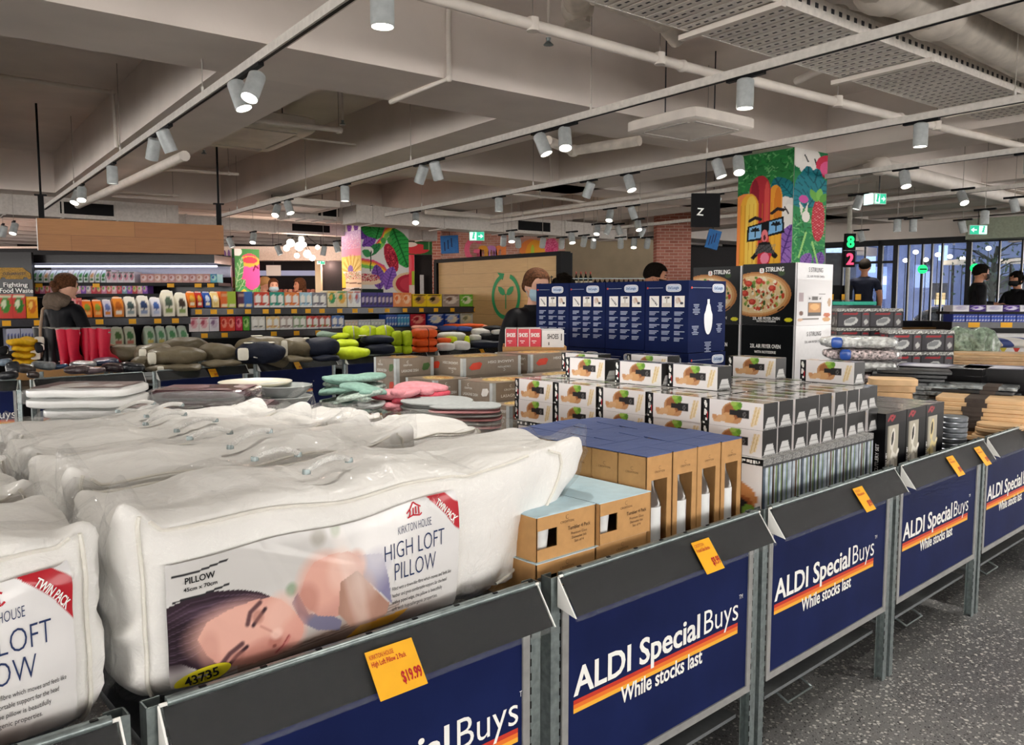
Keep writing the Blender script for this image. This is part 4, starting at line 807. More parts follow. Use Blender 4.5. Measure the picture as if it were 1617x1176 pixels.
# ------------------------------------------------------------------ goods on the middle and back rows of the island
def fb(pl, pr, b, yt, yb): A, B, C = onb(pl, yt, b), onb(pr, yt, b), onb(pl, yb, b); return ab(A)[0], ab(B)[0], C.z, A.z
def putb(mb, name, a, b, z, lab, cat, group=None, rz=0.0, ang=38):   # a, b = centre in the bin frame
    return tag(mb.build(name, loc=fr(a, b, z), rz=RZ+rz, ang=ang), lab, cat, group)
def putw(mb, name, px, py, z, rz, lab, cat, group=None, dz=0.0, ang=38):   # centre under a pixel of the photo at height z
    p = onz(px, py, z); return tag(mb.build(name, loc=(p.x, p.y, z+dz), rz=rz, ang=ang), lab, cat, group)
SHRINK = M('shrink_film', 'e8ecec', .12, alpha=.2, coat=.6, bump=.8, bscale=60, var=0)
def folded(mb, w, d, h, m, n=2, seed=0, top=None):     # a folded textile: n soft layers
    for k in range(n):
        f = lambda v, q, k=k: q+Vector((0, 0, .12*h/n*mnoise.noise(Vector((q.x*9, q.y*9, seed+k*3)))))
        mb.superbox((0, 0, h/n*(k+.5)), (w*(1-.01*k), d, h/n*1.04), m, p=6, nu=14, nv=8, nz=5, fn=f)
    if top is not None: mb.art(top, frame((-w*.44, -d*.42, h*1.005), (1, 0, 0), (0, 1, 0)), w*.88, d*.8, PRINT_GLOSS)
    return mb
def card_art(c0, c1, c2, seed=1):
    A = Art(40, 22, c0); A.box(.0, .0, .35, 1, c1); A.box(.4, .2, .62, .85, c2); A.lines(.68, .1, .97, .9, 7, 'e8e2df', seed=seed); A.speck((A.U < .35), [c1, c0], .4); return A.im
SHW = M('sheet_white', 'e9eae8', .35, coat=.5, var=.02); SHP = M('sheet_plum', '4a2d34', .25, coat=.7, var=.08, bump=.5, bscale=20)
for k in range(6):
    z = .766+.079*k; mb = folded(MB(), .37, .30, .077, SHW, 2, k, card_art('8d7d7c', '6d5c5e', 'a39694', k) if k > 1 else None); mb.superbox((-.19, 0, .04), (.03, .3, .06), SHRINK, p=2.6, nu=8, nv=8)
    putb(mb, 'sheet_pack', .86+(.03, -.02, .015, .0, .03, -.02)[k], 3.33+.01*(k % 2), z, 'white folded sheet pack in clear wrap behind the pillows, '+('topmost of its stack', 'lowest, hidden of its stack', 'second of its stack from below', 'third of its stack from below', 'fourth of its stack from below', 'just under the topmost')[(1, 2, 3, 4, 5, 0)[k]], 'bed sheet pack', 'white sheet packs', rz=-.62+(.02, -.02, .03, -.03, .0, -.05)[k])
for k in range(6):
    z = .766+.073*k; mb = folded(MB(), .40, .28, .071, SHP, 2, k+9, card_art('8a6f73', '7b6266', '967d80', k+5)); mb.superbox((0, -.142, .04), (.38, .012, .06), SHRINK, p=3, nu=10, nv=4); mb.superbox((-.205, 0, .04), (.03, .27, .06), SHRINK, p=2.6, nu=8, nv=8)
    putb(mb, 'sheet_pack', 1.29+(.02, -.03, .02, 0, .06, -.02)[k], 3.28, z, 'plum folded sheet pack beside the white sheets, '+('hidden at the bottom', 'second from below', 'third from below', 'fourth from below', 'fifth one', 'topmost of its stack')[k], 'bed sheet pack', 'plum sheet packs', rz=-.66+(.02, -.02, .03, -.03, .05, -.03)[k])
# dinner plates and bowls
CREAM = M('cream_stoneware', 'e6e1cf', .35, coat=.3, var=.03); GREYGL = M('grey_stoneware', 'b9bfbf', .35, coat=.3)
PLATE = MB().lathe([(0, .004), (.09, .004), (.15, .016), (.165, .024), (.166, .021), (.152, .012), (.09, 0), (0, 0)], CREAM, 36).mesh('plate'); BOWL = MB().lathe([(0, .006), (.06, .006), (.1, .03), (.125, .06), (.128, .058), (.1, .025), (.06, 0), (0, 0)], GREYGL, 28).mesh('bowl')
p = onb(404, 606, 3.55); a, b = ab(p)
for k in range(14):
    o = bpy.data.objects.new('plate', PLATE); COL.objects.link(o); o.location = fr(a+rnd.uniform(-.004, .004), b, .766+.03*k+.006); tag(o, 'cream dinner plate in the stack behind the plum sheets, '+('topmost, its rim showing' if k == 13 else pos(k, 14, 'bottom')), 'plate', 'cream plates')
p = onb(448, 620, 3.4); a, b = ab(p)
for k in range(8):
    o = bpy.data.objects.new('bowl', BOWL); COL.objects.link(o); o.location = fr(a, b, .766+.05*k); tag(o, 'grey bowl in the stack right of the cream plates, '+pos(k, 8, 'bottom'), 'bowl', 'grey bowls')
# oven mitts: soft quilted ovals in piles
MINT = M('mint_quilt', '8fb5a8', .8, var=.1, scale=40, bump=.5, bscale=120); MINTP = M('mint_stripe', 'b8c9c0', .8, var=.25, scale=70, bump=.5, bscale=120); PINK = M('coral_quilt', 'd9596b', .8, var=.1, scale=40, bump=.5, bscale=120); PINKL = M('pink_quilt', 'e69aa3', .8, var=.08, scale=40, bump=.4, bscale=120)
def mitt(m, w=.27, d=.16, h=.04, seed=0, bend=.0):
    f = lambda v, q: q+Vector((0, -.02*math.cos(q.x*9+seed), .016*math.sin(q.x*10+seed)+bend*q.x+.006*mnoise.noise(q*14+Vector((seed, 0, 0)))))
    mb = MB(); mb.superbox((0, 0, h/2), (w, d, h), m, p=2.7, nu=18, nv=12, nz=6, fn=f); mb.superbox((w*.12, -d*.42, h*.45), (w*.3, d*.3, h*.8), m, p=2.4, nu=8, nv=6, nz=4); return mb
def pile(px, py, b, n, mats, name, what, where, cat, w=.26, d=.17, h=.042, rz=-.7, x=0):
    a0, b0 = ab(onb(px, py, b)); zt = onb(px, py, b).z; z0 = zt-n*h*.86
    for k in range(n):
        mb = mitt(mats[k % len(mats)], w, d, h, k*2+x, .06*((k % 3)-1)); putb(mb, name, a0+rnd.uniform(-.012, .012), b0, z0+k*h*.86, what+' '+where+', '+pos(k, n, 'bottom'), cat, what+' pile '+where, rz+rnd.uniform(-.1, .1), 80)
    if z0 > .78:
        mb = MB(); mb.box((0, 0, (z0-.766)/2), (w*.9, d*.9, z0-.766), KRAFT); putb(mb, 'carton', a0, b0, .766, 'plain carton under the '+what+' pile '+where, 'carton', None, rz)
pile(557, 590, 3.3, 7, (MINT, MINTP), 'oven_mitt', 'mint green oven mitt', 'behind the crumpled pillow pack', 'oven mitt', .3, .18)
pile(572, 612, 3.0, 4, (MINT, GREYGL, MINTP), 'pot_holder', 'round mint pot holder', 'in front of the mint mitts', 'pot holder', .2, .19, .03, x=3)
pile(624, 611, 3.0, 6, (PINK, PINKL), 'oven_mitt', 'coral pink oven mitt', 'in the left pink pile', 'oven mitt', .24, .17, x=1)
pile(668, 609, 3.0, 6, (PINK, PINKL), 'oven_mitt', 'coral pink oven mitt', 'in the right pink pile', 'oven mitt', .25, .18, x=5)
GRMAT = M('grey_felt', 'b3b8b8', .8, var=.05, scale=60); PKMAT = M('pink_felt', 'dda1a4', .8, var=.06)
a, b = ab(onb(690, 630, 2.80)); zt = onb(690, 630, 2.8).z
for k in range(5):
    mb = MB().lathe([(0, .012), (.15, .012), (.158, .008), (.158, .002), (.15, 0), (0, 0)], GRMAT, 32); putb(mb, 'place_mat', a+.012*(k % 2), b, zt-.012*(5-k), 'round grey place mat in front of the coral mitts, '+pos(k, 5, 'bottom'), 'place mat', 'round grey place mats')
a2, b2 = ab(onb(735, 640, 2.62)); zt2 = onb(735, 637, 2.62).z
for k in range(9):
    mb = MB().superbox((0, 0, .008), (.30, .2, .0165), PKMAT if k % 2 else GRMAT, p=4, nu=12, nv=8, nz=3); putb(mb, 'place_mat', a2+rnd.uniform(-.01, .01), b2, zt2-.0165*(9-k), 'folded pink or grey place mat beside the lasagne boxes, '+pos(k, 9, 'bottom'), 'place mat', 'folded place mats', -.75+rnd.uniform(-.06, .06))
for (aa, bb, zz, w, d) in ((a, b, zt-.06, .26, .26), (a2, b2, zt2-.1485, .28, .18)): putb(MB().box((0, 0, (zz-.766)/2), (w, d, zz-.766), KRAFT), 'carton', aa, bb, .766, 'plain carton under the %s place mats' % ('round grey' if w == d else 'folded pink'), 'carton')
# lasagne dish boxes
TAUPE = M('taupe_card', '8f8274', .6, var=.04, scale=30); LASTOP = printed('lasagne_top', .35, .3)
def lasagne_top():
    A = Art(36, 26, '9a8b7c'); A.ell(.5, .5, .34, .36, 'e0b35e'); A.ell(.45, .55, .24, .26, 'edc878'); A.ell(.6, .45, .18, .2, 'd99a48'); A.ell(.4, .4, .1, .12, 'f3d99a'); A.speck(((A.U-.5)/.34)**2+((A.V-.5)/.36)**2 < 1, ['c26a35', 'f5e3b0', '8a9a4a'], .25); return A.im
LT = lasagne_top()
def lasagne(a0, b0, z, w, d, h, dish, lab, flip=False, rz=0.0, up=False):
    mb = MB(); mb.box((0, 0, h/2), (w-.002, d-.002, h-.001), TAUPE); mb.art(LT, frame((-w/2, -d/2, h), (1, 0, 0), (0, 1, 0)), w-.002, d-.002, LASTOP)
    c = M('dish_'+dish, {'red': 'd2452f', 'white': 'e4e2de', 'green': '4a6a3c'}[dish], .5, var=.05)
    for (o, x, L) in (((-w/2, d/2, 0), (0, -1, 0), d), ((-w/2, -d/2, 0), (1, 0, 0), w)):
        X = frame(o, x, (0, 0, 1)); X2 = X if not flip else X @ T(L, h, 0) @ Matrix.Rotation(PI, 4, 'Z')
        mb.text('CROFTON', X2, L*.3, h*.56, h*.1, WHITE, 'c', w=L*.22); mb.text('C', X2, L*.3, h*.72, h*.14, WHITE, 'c'); mb.text('LASAGNE DISH', X2, L*.36, h*.22, h*.15, WHITE, 'c', w=L*.44)
        q = [(L*.68, h*.35), (L*.72, h*.25), (L*.84, h*.3), (L*.9, h*.55), (L*.86, h*.7), (L*.72, h*.66)]; mb.poly([(x, y, .0008) for x, y in q], c, X2)
        for s in (0, L): mb.rect(X, max(0, s-.022), 0, min(L, s+.022), h, GREYGL, .0006)
    o = mb.build('dish_box', loc=fr(a0+w/2, b0+d/2, z), rz=RZ+rz)
    return tag(o, lab, 'box', 'lasagne dish boxes')
LH = .096; Z0 = .766
LS = [(2.70, 3.40, 4, .43, .30, 'red', True, 'lasagne dish box with upside-down red dish print, on the top left stack'), (3.20, 3.40, 4, .46, .31, 'red', True, 'lasagne dish box with upside-down red dish print, nearest the navy boxes'),
      (2.42, 3.62, 4, .25, .22, 'green', False, 'lasagne dish box with green print, leftmost behind the pink mitts'), (2.57, 3.0, 3, .40, .27, 'white', False, 'lasagne dish box with white dish print, on the front stack'),
      (2.44, 3.30, 3, .24, .26, 'red', False, 'lasagne dish box under the left stack, behind the mats'), (3.02, 3.02, 3, .42, .27, 'white', False, 'lasagne dish box tucked behind the mill boxes'),]
for (a0, b0, k, w, d, dish, fl, lab) in LS: lasagne(a0, b0, Z0+LH*k, w, d, LH, dish, lab, fl, rnd.uniform(-.02, .02))
lasagne(2.54, 2.84, Z0+LH*2+.0, .25, .15, LH, 'red', 'lasagne dish box with red print below the white-dish box', True)
for (a0, b0, w, d, ks, lab) in ((2.70, 3.40, .43, .30, (0, 1, 2, 3), 'left back stack'), (3.20, 3.40, .46, .31, (0, 1, 2, 3), 'right back stack'), (2.57, 3.0, .40, .27, (0, 1, 2), 'front stack'), (3.02, 3.02, .42, .27, (0, 1, 2), 'stack behind the mill boxes'), (2.42, 3.62, .25, .22, (0, 1, 2, 3), 'leftmost stack'), (2.44, 3.3, .24, .26, (0, 1, 2), 'stack behind the place mats'), (2.54, 2.84, .25, .15, (0, 1), 'low front stack')):
    for k in ks:
        lasagne(a0, b0, Z0+LH*k, w, d, LH, 'red' if k % 2 else 'white', 'lasagne dish box in the %s, %s under its top one' % (lab, ('right', 'second', 'third', 'fourth')[max(ks)-k]), False, 0)
# navy steamer boxes
DNAVY = M('box_navy', '18234c', .55, spec=.03, var=.05, scale=8); LOGOW = M('logo_white', 'e9edf2', .4, var=0); LOGOB = M('logo_blue', '2c4f8f', .4, var=0); GREYT = M('pale_text', '9aa6bf', .5, var=0)
def oval(X, mb, x, y, w, h, m, lift):
    pts = [(x+w/2*(1 if math.cos(a) > 0 else -1)*min(1, abs(math.cos(a))**.5), y+h/2*(1 if math.sin(a) > 0 else -1)*abs(math.sin(a))**.6, lift) for a in [2*PI*k/32 for k in range(32)]]; mb.poly(pts, m, X)
def dl_logo(mb, X, x, y, w): 
    oval(X, mb, x, y, w, w*.42, LOGOW, .0006); oval(X, mb, x, y, w*.92, w*.34, LOGOB, .001); oval(X, mb, x, y, w*.88, w*.30, LOGOW, .0013); oval(X, mb, x, y, w*.82, w*.25, M('logo_pale', 'b8c8de', .4, var=0), .0016); mb.text("De'Longhi", X, x, y-w*.055, w*.13, LOGOB, 'c', .03, w=w*.7, lift=.0022)
def pic(k):
    A = Art(20, 24, 'eceae6'); r = np.random.RandomState(k)
    if k == 0: 
        for q in range(6): A.line([(.2+.12*q, .8-.1*q), (.34+.08*q, .7-.11*q)], .035, '3b3f48')
    elif k == 1: A.ell(.55, .85, .25, .1, '4a4d55'); A.line([(.5, .85), (.5, .1)], .03, 'b9b2aa'); A.box(.1, .0, .9, .35, 'd6cfc6')
    else: A.ell(.3, .6, .2, .3, 'd7c9bd'); A.line([(.4, .8), (.6, .45), (.75, .3)], .07, 'c0a090'); A.ell(.72, .35, .16, .12, '3e4250')
    return A.im
PICS = [pic(k) for k in range(3)]
def steamer(a0, b0, z, lab, h=.445, w=.40, d=.334):
    mb = MB(); mb.box((0, 0, h/2), (w-.003, d-.003, h-.002), DNAVY); 
    X = frame((-w/2, d/2, 0), (0, -1, 0), (0, 0, 1)); dl_logo(mb, X, d*.66, h*.895, .115)
    mb.rect(X, .02, h*.895, .14, h*.9, GREYT); oval(X, mb, .02, h*.897, .012, .012, RED, .001)
    for q in range(3):
        x0 = .035+q*.097; mb.art(PICS[q], X @ T(x0, h*.63, 0), .075, h*.155, PRINT)
        for r_ in range(5):
            for k in range(3): mb.rect(X, x0, h*(.555-.09*r_-.02*k), x0+(.085, .06, .05)[k]*rnd.uniform(.7, 1), h*(.567-.09*r_-.02*k), GREYT, .0006)
    X = frame((-w/2, -d/2, 0), (1, 0, 0), (0, 0, 1)); dl_logo(mb, X, w*.78, h*.895, .13); mb.rect(X, .03, h*.895, .24, h*.9, GREYT); oval(X, mb, .03, h*.897, .014, .014, RED, .001)
    pts = [(w*.52+.045*math.cos(t)*(1 if math.sin(t) < .3 else .75), h*.47+.10*math.sin(t), .001) for t in [2*PI*k/24 for k in range(24)]]; mb.poly(pts, LOGOW, X); mb.rect(X, w*.49, h*.68, w*.55, h*.74, LOGOW)
    for (cx, cy, n) in ((.2, .66, 7), (.84, .68, 6), (.18, .36, 6), (.82, .38, 6), (.52, .13, 7)):
        for k in range(n): ww = rnd.uniform(.03, .075); mb.rect(X, w*cx-ww/2, h*(cy-.022*k), w*cx+ww/2, h*(cy-.022*k)+.005, GREYT, .0006)
    if z < 1: pass
    return tag(mb.build('steamer_box', loc=fr(a0+w/2, b0+d/2, z), rz=RZ), lab, 'box', 'navy steamer boxes')
for k in range(4):
    steamer(4.076, 2.922+.336*k, 1.2395, 'navy garment steamer box with oval logo, upper row, '+pos(3-k, 4)); steamer(4.076+(.0 if k else .01), 2.922+.336*k, .7925, 'navy garment steamer box, lower row, under the '+pos(3-k, 4))
# pizza oven boxes
def pizza():
    A = Art(96, 96, '16181a'); rr = ((A.U-.0)/.98)**2+((A.V-.48)/.37)**2
    A.ell(.28, .5, .66, .37, 'b87a45'); A.ell(.27, .5, .62, .34, 'cf9a62'); A.ell(.27, .5, .57, .31, 'e3c896'); m = ((A.U-.27)/.57)**2+((A.V-.5)/.31)**2 < 1
    r = np.random.RandomState(5)
    for k in range(150):
        a, q = r.rand()*6.28, r.rand()**.5; x, y = .27+.53*q*math.cos(a), .5+.28*q*math.sin(a); c = ('6b8a35', 'f0e3c4', 'c9482f', '8fa54a', 'e8b878', '3f5a26', 'f3ead2', 'b5532e')[r.randint(8)]; A.ell(x, y, .015+.035*r.rand(), .012+.022*r.rand(), c, rot=r.rand()*3)
    for (x, y) in ((.12, .68), (.33, .72), (.58, .6), (.2, .38), (.05, .52)): A.ell(x, y, .07, .05, 'c13a2a'); A.ell(x-.01, y+.01, .04, .025, 'dd5a42')
    A.box(-.1, .0, 1.1, .13, '121416'); A.ell(.75, .84, .05, .035, '41602a', soft=.5, a=.7); A.ell(.9, .09, .075, .032, 'd9d22e'); A.line([(.8, .3), (.7, .24)], .012, '3a2a1a'); return A.im
def side_pic():
    A = Art(48, 64, 'dcdadb'); A.box(.3, .2, .7, .5, '4a4543'); A.box(.33, .28, .67, .48, 'b9824a'); A.ell(.5, .4, .13, .07, 'd8a566'); A.box(.28, .5, .72, .64, 'd0cecf'); A.ell(.35, .58, .03, .025, '3c3a3a'); A.ell(.65, .58, .03, .025, '3c3a3a'); A.box(.42, .54, .58, .62, '55504e'); A.box(.6, .67, .8, .69, '6a6664')
    A.box(.05, .52, .18, .7, 'a9989c'); A.ell(.13, .26, .06, .05, '6b4a3a'); A.ell(.86, .22, .1, .05, 'b9653f'); A.box(.1, .12, .62, .15, '6a625c'); A.ell(.85, .12, .12, .05, 'c79a6a'); A.ell(.1, .12, .08, .03, 'c7a58a'); A.ell(.92, .5, .05, .1, 'b79a7c'); return A.im
PZ, SP = pizza(), side_pic(); OVW = M('oven_box_white', 'dad9da', .4, coat=.2, var=.02); OVK = M('oven_box_black', '121416', .5, spec=.05, var=.05)
def oven(a0, b0, z, h, lab, upper, w=.57, d=.476):
    mb = MB(); mb.box((0, 0, h/2), (w-.003, d-.003, h-.002), OVW, None, {'-x': OVK}); X = frame((-w/2, d/2, 0), (0, -1, 0), (0, 0, 1)); Y = frame((-w/2, -d/2, 0), (1, 0, 0), (0, 0, 1))
    mb.rect(X, d-.018, 0, d-.003, h, OVW, .0016)
    if upper:
        mb.art(PZ, X, d-.02, h-.002, PRINT_GLOSS); oval(X, mb, d*.36, h*.885, .04, .04, WHITE, .0012); mb.text('S', X, d*.36, h*.868, .024, REDINK, 'c', .03, lift=.002); mb.text('STIRLING', X, d*.43, h*.868, .034, WHITE, bold=.04, w=d*.33)
        mb.text('23L AIR FRYER OVEN', X, d*.46, h*.085, .022, WHITE, 'c', .04, w=d*.5); mb.text('WITH ROTISSERIE', X, d*.46, h*.045, .015, WHITE, 'c', .02, w=d*.36)
        mb.art(SP, Y, w-.004, h*.74, PRINT)
    else: mb.text('23L AIR FRYER OVEN', X, d*.46, h*.70, .030, WHITE, 'c', .04, w=d*.56); mb.text('WITH ROTISSERIE', X, d*.46, h*.63, .02, WHITE, 'c', .02, w=d*.4); mb.rect(Y, w*.32, h*.22, w*.42, h*.27, INK); mb.rect(Y, w*.45, h*.2, w*.55, h*.28, DGREY); mb.rect(Y, w*.58, h*.22, w*.66, h*.27, INK)
    mb.text('S STIRLING', Y, w*.5, h*.86, .035, DGREY, 'c', w=w*.4); mb.text('23L AIR FRYER OVEN', Y, w*.5, h*.77, .018, DGREY, 'c', w=w*.5)
    return tag(mb.build('oven_box', loc=fr(a0+w/2, b0+d/2, z), rz=RZ), lab, 'box', 'air fryer oven boxes')
oven(5.776, 3.142, 1.370, .485, 'right pizza-picture oven box in the upper row, white side showing', True); oven(5.776, 3.622, 1.370, .475, 'left pizza-picture oven box in the upper row, half hidden by navy boxes', True)
oven(5.756, 3.132, .766, .603, 'right oven box in the lower row, black with white lettering', False); oven(5.756, 3.612, .766, .603, 'left oven box in the lower row, mostly hidden by navy boxes', False)
# towels, woks, boards, trays at the right end of the island
FLORAL = M('floral_wrap', 'd3c4c4', .18, coat=.8, var=.5, scale=55, bump=.9, bscale=40); BLUEWR = M('blue_band', '2f57ac', .3, coat=.5); SILV = M('silvery_wrap', 'd9dcda', .16, coat=.8, var=.3, scale=30, bump=1.0, bscale=45)
p = aty(1366, 580, 5.3)
for k in range(7):
    mb = MB(); f = lambda v, q, k=k: q+Vector((.012*mnoise.noise(q*22+Vector((k, 0, 0))), .01*mnoise.noise(q*18), .006*mnoise.noise(q*30+Vector((0, k, 0)))))
    mb.superbox((0, 0, .04), (.47, .3, .078), FLORAL if k % 2 else SILV, p=3.6, nu=22, nv=14, nz=6, fn=f); mb.superbox((-.13+.02*(k % 3), -.150, .04), (.07, .02, .07), BLUEWR, p=4, nu=5, nv=4); mb.superbox((.225, 0, .04), (.05, .3, .08), SHRINK, p=2.5, nu=8, nv=8, fn=f)
    o = mb.build('towel_pack', loc=(p.x+rnd.uniform(-.015, .015), p.y+.12, .766+.0795*k), rz=-.38+rnd.uniform(-.06, .06), ang=80); tag(o, 'crinkly wrapped towel with blue band right of the oven boxes, '+pos(k, 7, 'bottom'), 'towel', 'wrapped towels')
def wok_art(seed):
    A = Art(40, 24, '2a2729'); A.box(0, .84, 1, 1, 'a8aaa6'); A.speck(A.V > .84, ['e6e6e2', '6a6a68'], .6); A.box(.04, .08, .7, .8, '47454a'); A.ell(.42, .32, .22, .2, 'c9cac9', rot=.3); A.ell(.4, .36, .17, .12, '8a8c8e', rot=.3); A.line([(.2, .7), (.6, .74)], .045, 'a8343a'); A.box(.76, .08, .97, .8, '5b585c'); A.ell(.87, .3, .06, .14, 'c4c4c2'); A.line([(.8, .7), (.93, .7)], .04, 'a8343a'); return A.im
WK = [wok_art(1)]
def wok(px, py, Y, z, w, h, lab, rz=-.2, d=.3):
    p = aty(px, py, Y); mb = MB(); mb.box((0, 0, h/2), (w-.002, d, h-.001), BLACKBOX, None, {'+z': MSPECK}); mb.art(WK[0], frame((-w/2, -d/2, 0), (1, 0, 0), (0, 0, 1)), w-.002, h-.001, PRINT_GLOSS); mb.art(WK[0], frame((-w/2, d/2, 0), (0, -1, 0), (0, 0, 1)), d, h-.001, PRINT_GLOSS)
    return tag(mb.build('pan_box', loc=(p.x, p.y, z), rz=rz), lab, 'box', 'black pan boxes')
for k, (x0, x1) in enumerate(((1318, 1368), (1368, 1418))):
    for q in range(4): wok((x0+x1)/2, 500, 7.7, .766+.182*q, .295, .18, 'black pan box with speckled rim, back pile %s column, %s' % (('left', 'right')[k], pos(q, 4, 'bottom')))
for k, (x0, x1) in enumerate(((1398, 1446), (1446, 1497))):
    for q in range(3): wok((x0+x1)/2, 530, 7.0, .766+.182*q, .272, .18, 'black pan box with speckled rim, front pile %s column, %s' % (('left', 'right')[k], pos(q, 3, 'bottom')))
BEECH = M('beech_board', 'd9b68b', .5, var=.10, scale=7, coat=.15); SLEEVE = M('dark_sleeve', '4a413c', .5); SLATE = M('slate_black', '2f3133', .3, coat=.5, var=.2, scale=20); GWRAP = M('grey_wrapped_glass', '8f979a', .18, coat=.7, var=.4, scale=24, bump=.7, bscale=40); TINM = M('grey_tin', '8b9096', .35, .5, var=.15)
def rboard(w, d, h, m, r=.04, sl=None):
    n = 6; pts = []
    for (cx, cy, a0) in ((w/2-r, d/2-r, 0), (-w/2+r, d/2-r, PI/2), (-w/2+r, -d/2+r, PI), (w/2-r, -d/2+r, 1.5*PI)): pts += [(cx+r*math.cos(a0+PI/2*k/n), cy+r*math.sin(a0+PI/2*k/n)) for k in range(n+1)]
    mb = MB(); b_ = .003; ins = [(x*(1-2*b_/w), y*(1-2*b_/d)) for x, y in pts]; N_ = len(pts); L0 = [(x, y, 0) for x, y in ins]+[(x, y, b_) for x, y in pts]+[(x, y, h-b_) for x, y in pts]+[(x, y, h) for x, y in ins]
    mb.add(L0, [(q*N_+i, q*N_+(i+1) % N_, (q+1)*N_+(i+1) % N_, (q+1)*N_+i) for q in range(3) for i in range(N_)]+[tuple(range(N_-1, -1, -1)), tuple(3*N_+i for i in range(N_))], m)
    if sl: mb.box((sl[0], 0, h/2), (sl[1], d+.004, h+.003), SLEEVE)
    return mb
def stack(px, py, zt, n, fn, h, name, rz, lab, cat, group, jit=.02, base=.766):
    p = onz(px, py, zt); k0 = max(1, n); z = zt-n*h
    for k in range(n):
        o = fn(k).build(name, loc=(p.x+rnd.uniform(-jit, jit), p.y+rnd.uniform(-jit, jit), z+k*h), rz=rz+rnd.uniform(-.05, .05)); tag(o, lab+', '+pos(k, n, 'bottom'), cat, group)
    if z > base+.01: tag(MB().box((0, 0, (z-base)/2), (.22, .18, z-base), KRAFT).build('carton', loc=(p.x, p.y, base), rz=rz), 'plain carton under: '+lab, 'carton')
stack(1562, 627, 1.01, 10, lambda k: rboard(.52, .34, .022, BEECH, .03, (-.06, .1) if k > 1 else None), .0225, 'chopping_board', -.62, 'beech chopping board with dark sleeve at the right edge', 'chopping board', 'sleeved beech boards')
stack(1592, 664, .90, 6, lambda k: rboard(.42, .22, .02, BEECH, .08), .0222, 'chopping_board', .72, 'round-cornered beech board just behind the right price channel', 'chopping board', 'round-cornered beech boards')
stack(1505, 656, 1.0, 9, lambda k: MB().lathe([(0, .024), (.062, .024), (.066, .02), (.064, .003), (.06, 0), (0, 0)], TINM, 28), .0255, 'tin_bowl', 0, 'round grey tin beside the golden cutlery box', 'tin', 'round grey tins', .002)
stack(1406, 596, 1.1, 8, lambda k: rboard(.26, .2, .038, BEECH, .05), .04, 'chopping_board', -.35, 'thick pale board behind the mill boxes', 'chopping board', 'thick pale boards', .015)
stack(1438, 582, 1.13, 15, lambda k: rboard(.42, .26, .02, SLATE, .03), .024, 'serving_tray', -.42, 'black wrapped slate tray right of the towels', 'tray', 'slate trays')
stack(1470, 606, 1.045, 9, lambda k: rboard(.28, .22, .026, GWRAP, .02), .029, 'glass_board', -.42, 'grey film-wrapped glass board under the slate tray', 'board', 'wrapped glass boards')
stack(1540, 606, 1.06, 12, lambda k: rboard(.46, .24, .02, GWRAP if k % 2 else SLATE, .02, (.1, .08)), .024, 'slate_board', -.6, 'grey slate board with paper band behind the beech boards', 'board', 'banded slate boards')
def thinart():
    A = Art(40, 24, '3b3a40'); A.box(.05, .1, .6, .92, '77788e'); A.ell(.36, .5, .2, .3, 'c9cad2', soft=.5); A.speck(A.U > .66, ['cfcfcf', '1c1b1e', '8d8d90'], .6); return A.im
TA = thinart()
def thinbox(k): mb = MB(); mb.box((0, 0, .022), (.55, .40, .044), BLACKBOX); mb.art(TA, frame((-.275, -.2, .044), (1, 0, 0), (0, 1, 0)), .55, .40, PRINT_GLOSS); return mb
stack(1490, 577, 1.126, 8, thinbox, .045, 'tray_box', -.72, 'flat black tray box with pale picture, left pile', 'box', 'flat tray boxes')
stack(1602, 580, 1.126, 8, thinbox, .045, 'tray_box', -.66, 'flat black tray box with pale picture, right edge pile', 'box', 'flat tray boxes right')
stack(1545, 556, 1.08, 13, lambda k: rboard(.8, .4, .022, BEECH, .02), .0225, 'chopping_board', -.35, 'long pale board at the back below the striped cushion', 'chopping board', 'long pale boards', .03)
CUSH = bpy.data.materials.new('striped_cushion'); CUSH.use_nodes = True; nt = CUSH.node_tree; w_ = nt.nodes.new('ShaderNodeTexWave'); w_.inputs['Scale'].default_value = 2.4; w_.inputs['Distortion'].default_value = 1.5; w_.inputs['Detail'].default_value = 0; w_.bands_direction = 'DIAGONAL'; r_ = nt.nodes.new('ShaderNodeValToRGB'); r_.color_ramp.interpolation = 'CONSTANT'; r_.color_ramp.elements[0].color = (*rgb('e7e5e0'), 1); r_.color_ramp.elements[1].color = (*rgb('3d4e8c'), 1); r_.color_ramp.elements[1].position = .66
tc_ = nt.nodes.new('ShaderNodeTexCoord'); nt.links.new(tc_.outputs['Object'], w_.inputs[0]); nt.links.new(w_.outputs['Fac'], r_.inputs[0]); nt.links.new(r_.outputs[0], nt.nodes['Principled BSDF'].inputs[0])
p = onz(1585, 548, 1.085); tag(MB().superbox((0, 0, .055), (.78, .4, .11), CUSH, p=3, nu=20, nv=14, nz=6).build('cushion', loc=(p.x, p.y, 1.081), rz=-.35), 'blue and white striped cushion at the right edge', 'cushion')
p = aty(1612, 535, 8.4); mb = MB(); mb.box((0, 0, .2), (.6, .3, .4), OVW)
for k, c in enumerate(('c9b83a', 'c0392f', 'c98a2c', '5a8a4a')): mb.poly([(-.24+.12*k, -.1515, .34), (-.15+.12*k, -.1515, .34), (-.195+.12*k, -.1515, .25)], M('pennant_'+c, c, .5, var=0))
tag(mb.build('bunting_box', loc=(p.x, p.y, .766), rz=-.3), 'white box printed with coloured triangles at the right edge', 'box'); tag(MB().box((0, 0, .24), (.62, .32, .1), OVW).build('lid_box', loc=(p.x, p.y, .93), rz=-.3), 'plain white carton lid on the triangle-printed box', 'box')
GPL = M('green_wrap', '9fb5a0', .15, coat=.7, alpha=.8, bump=1.0, bscale=30, var=.3)
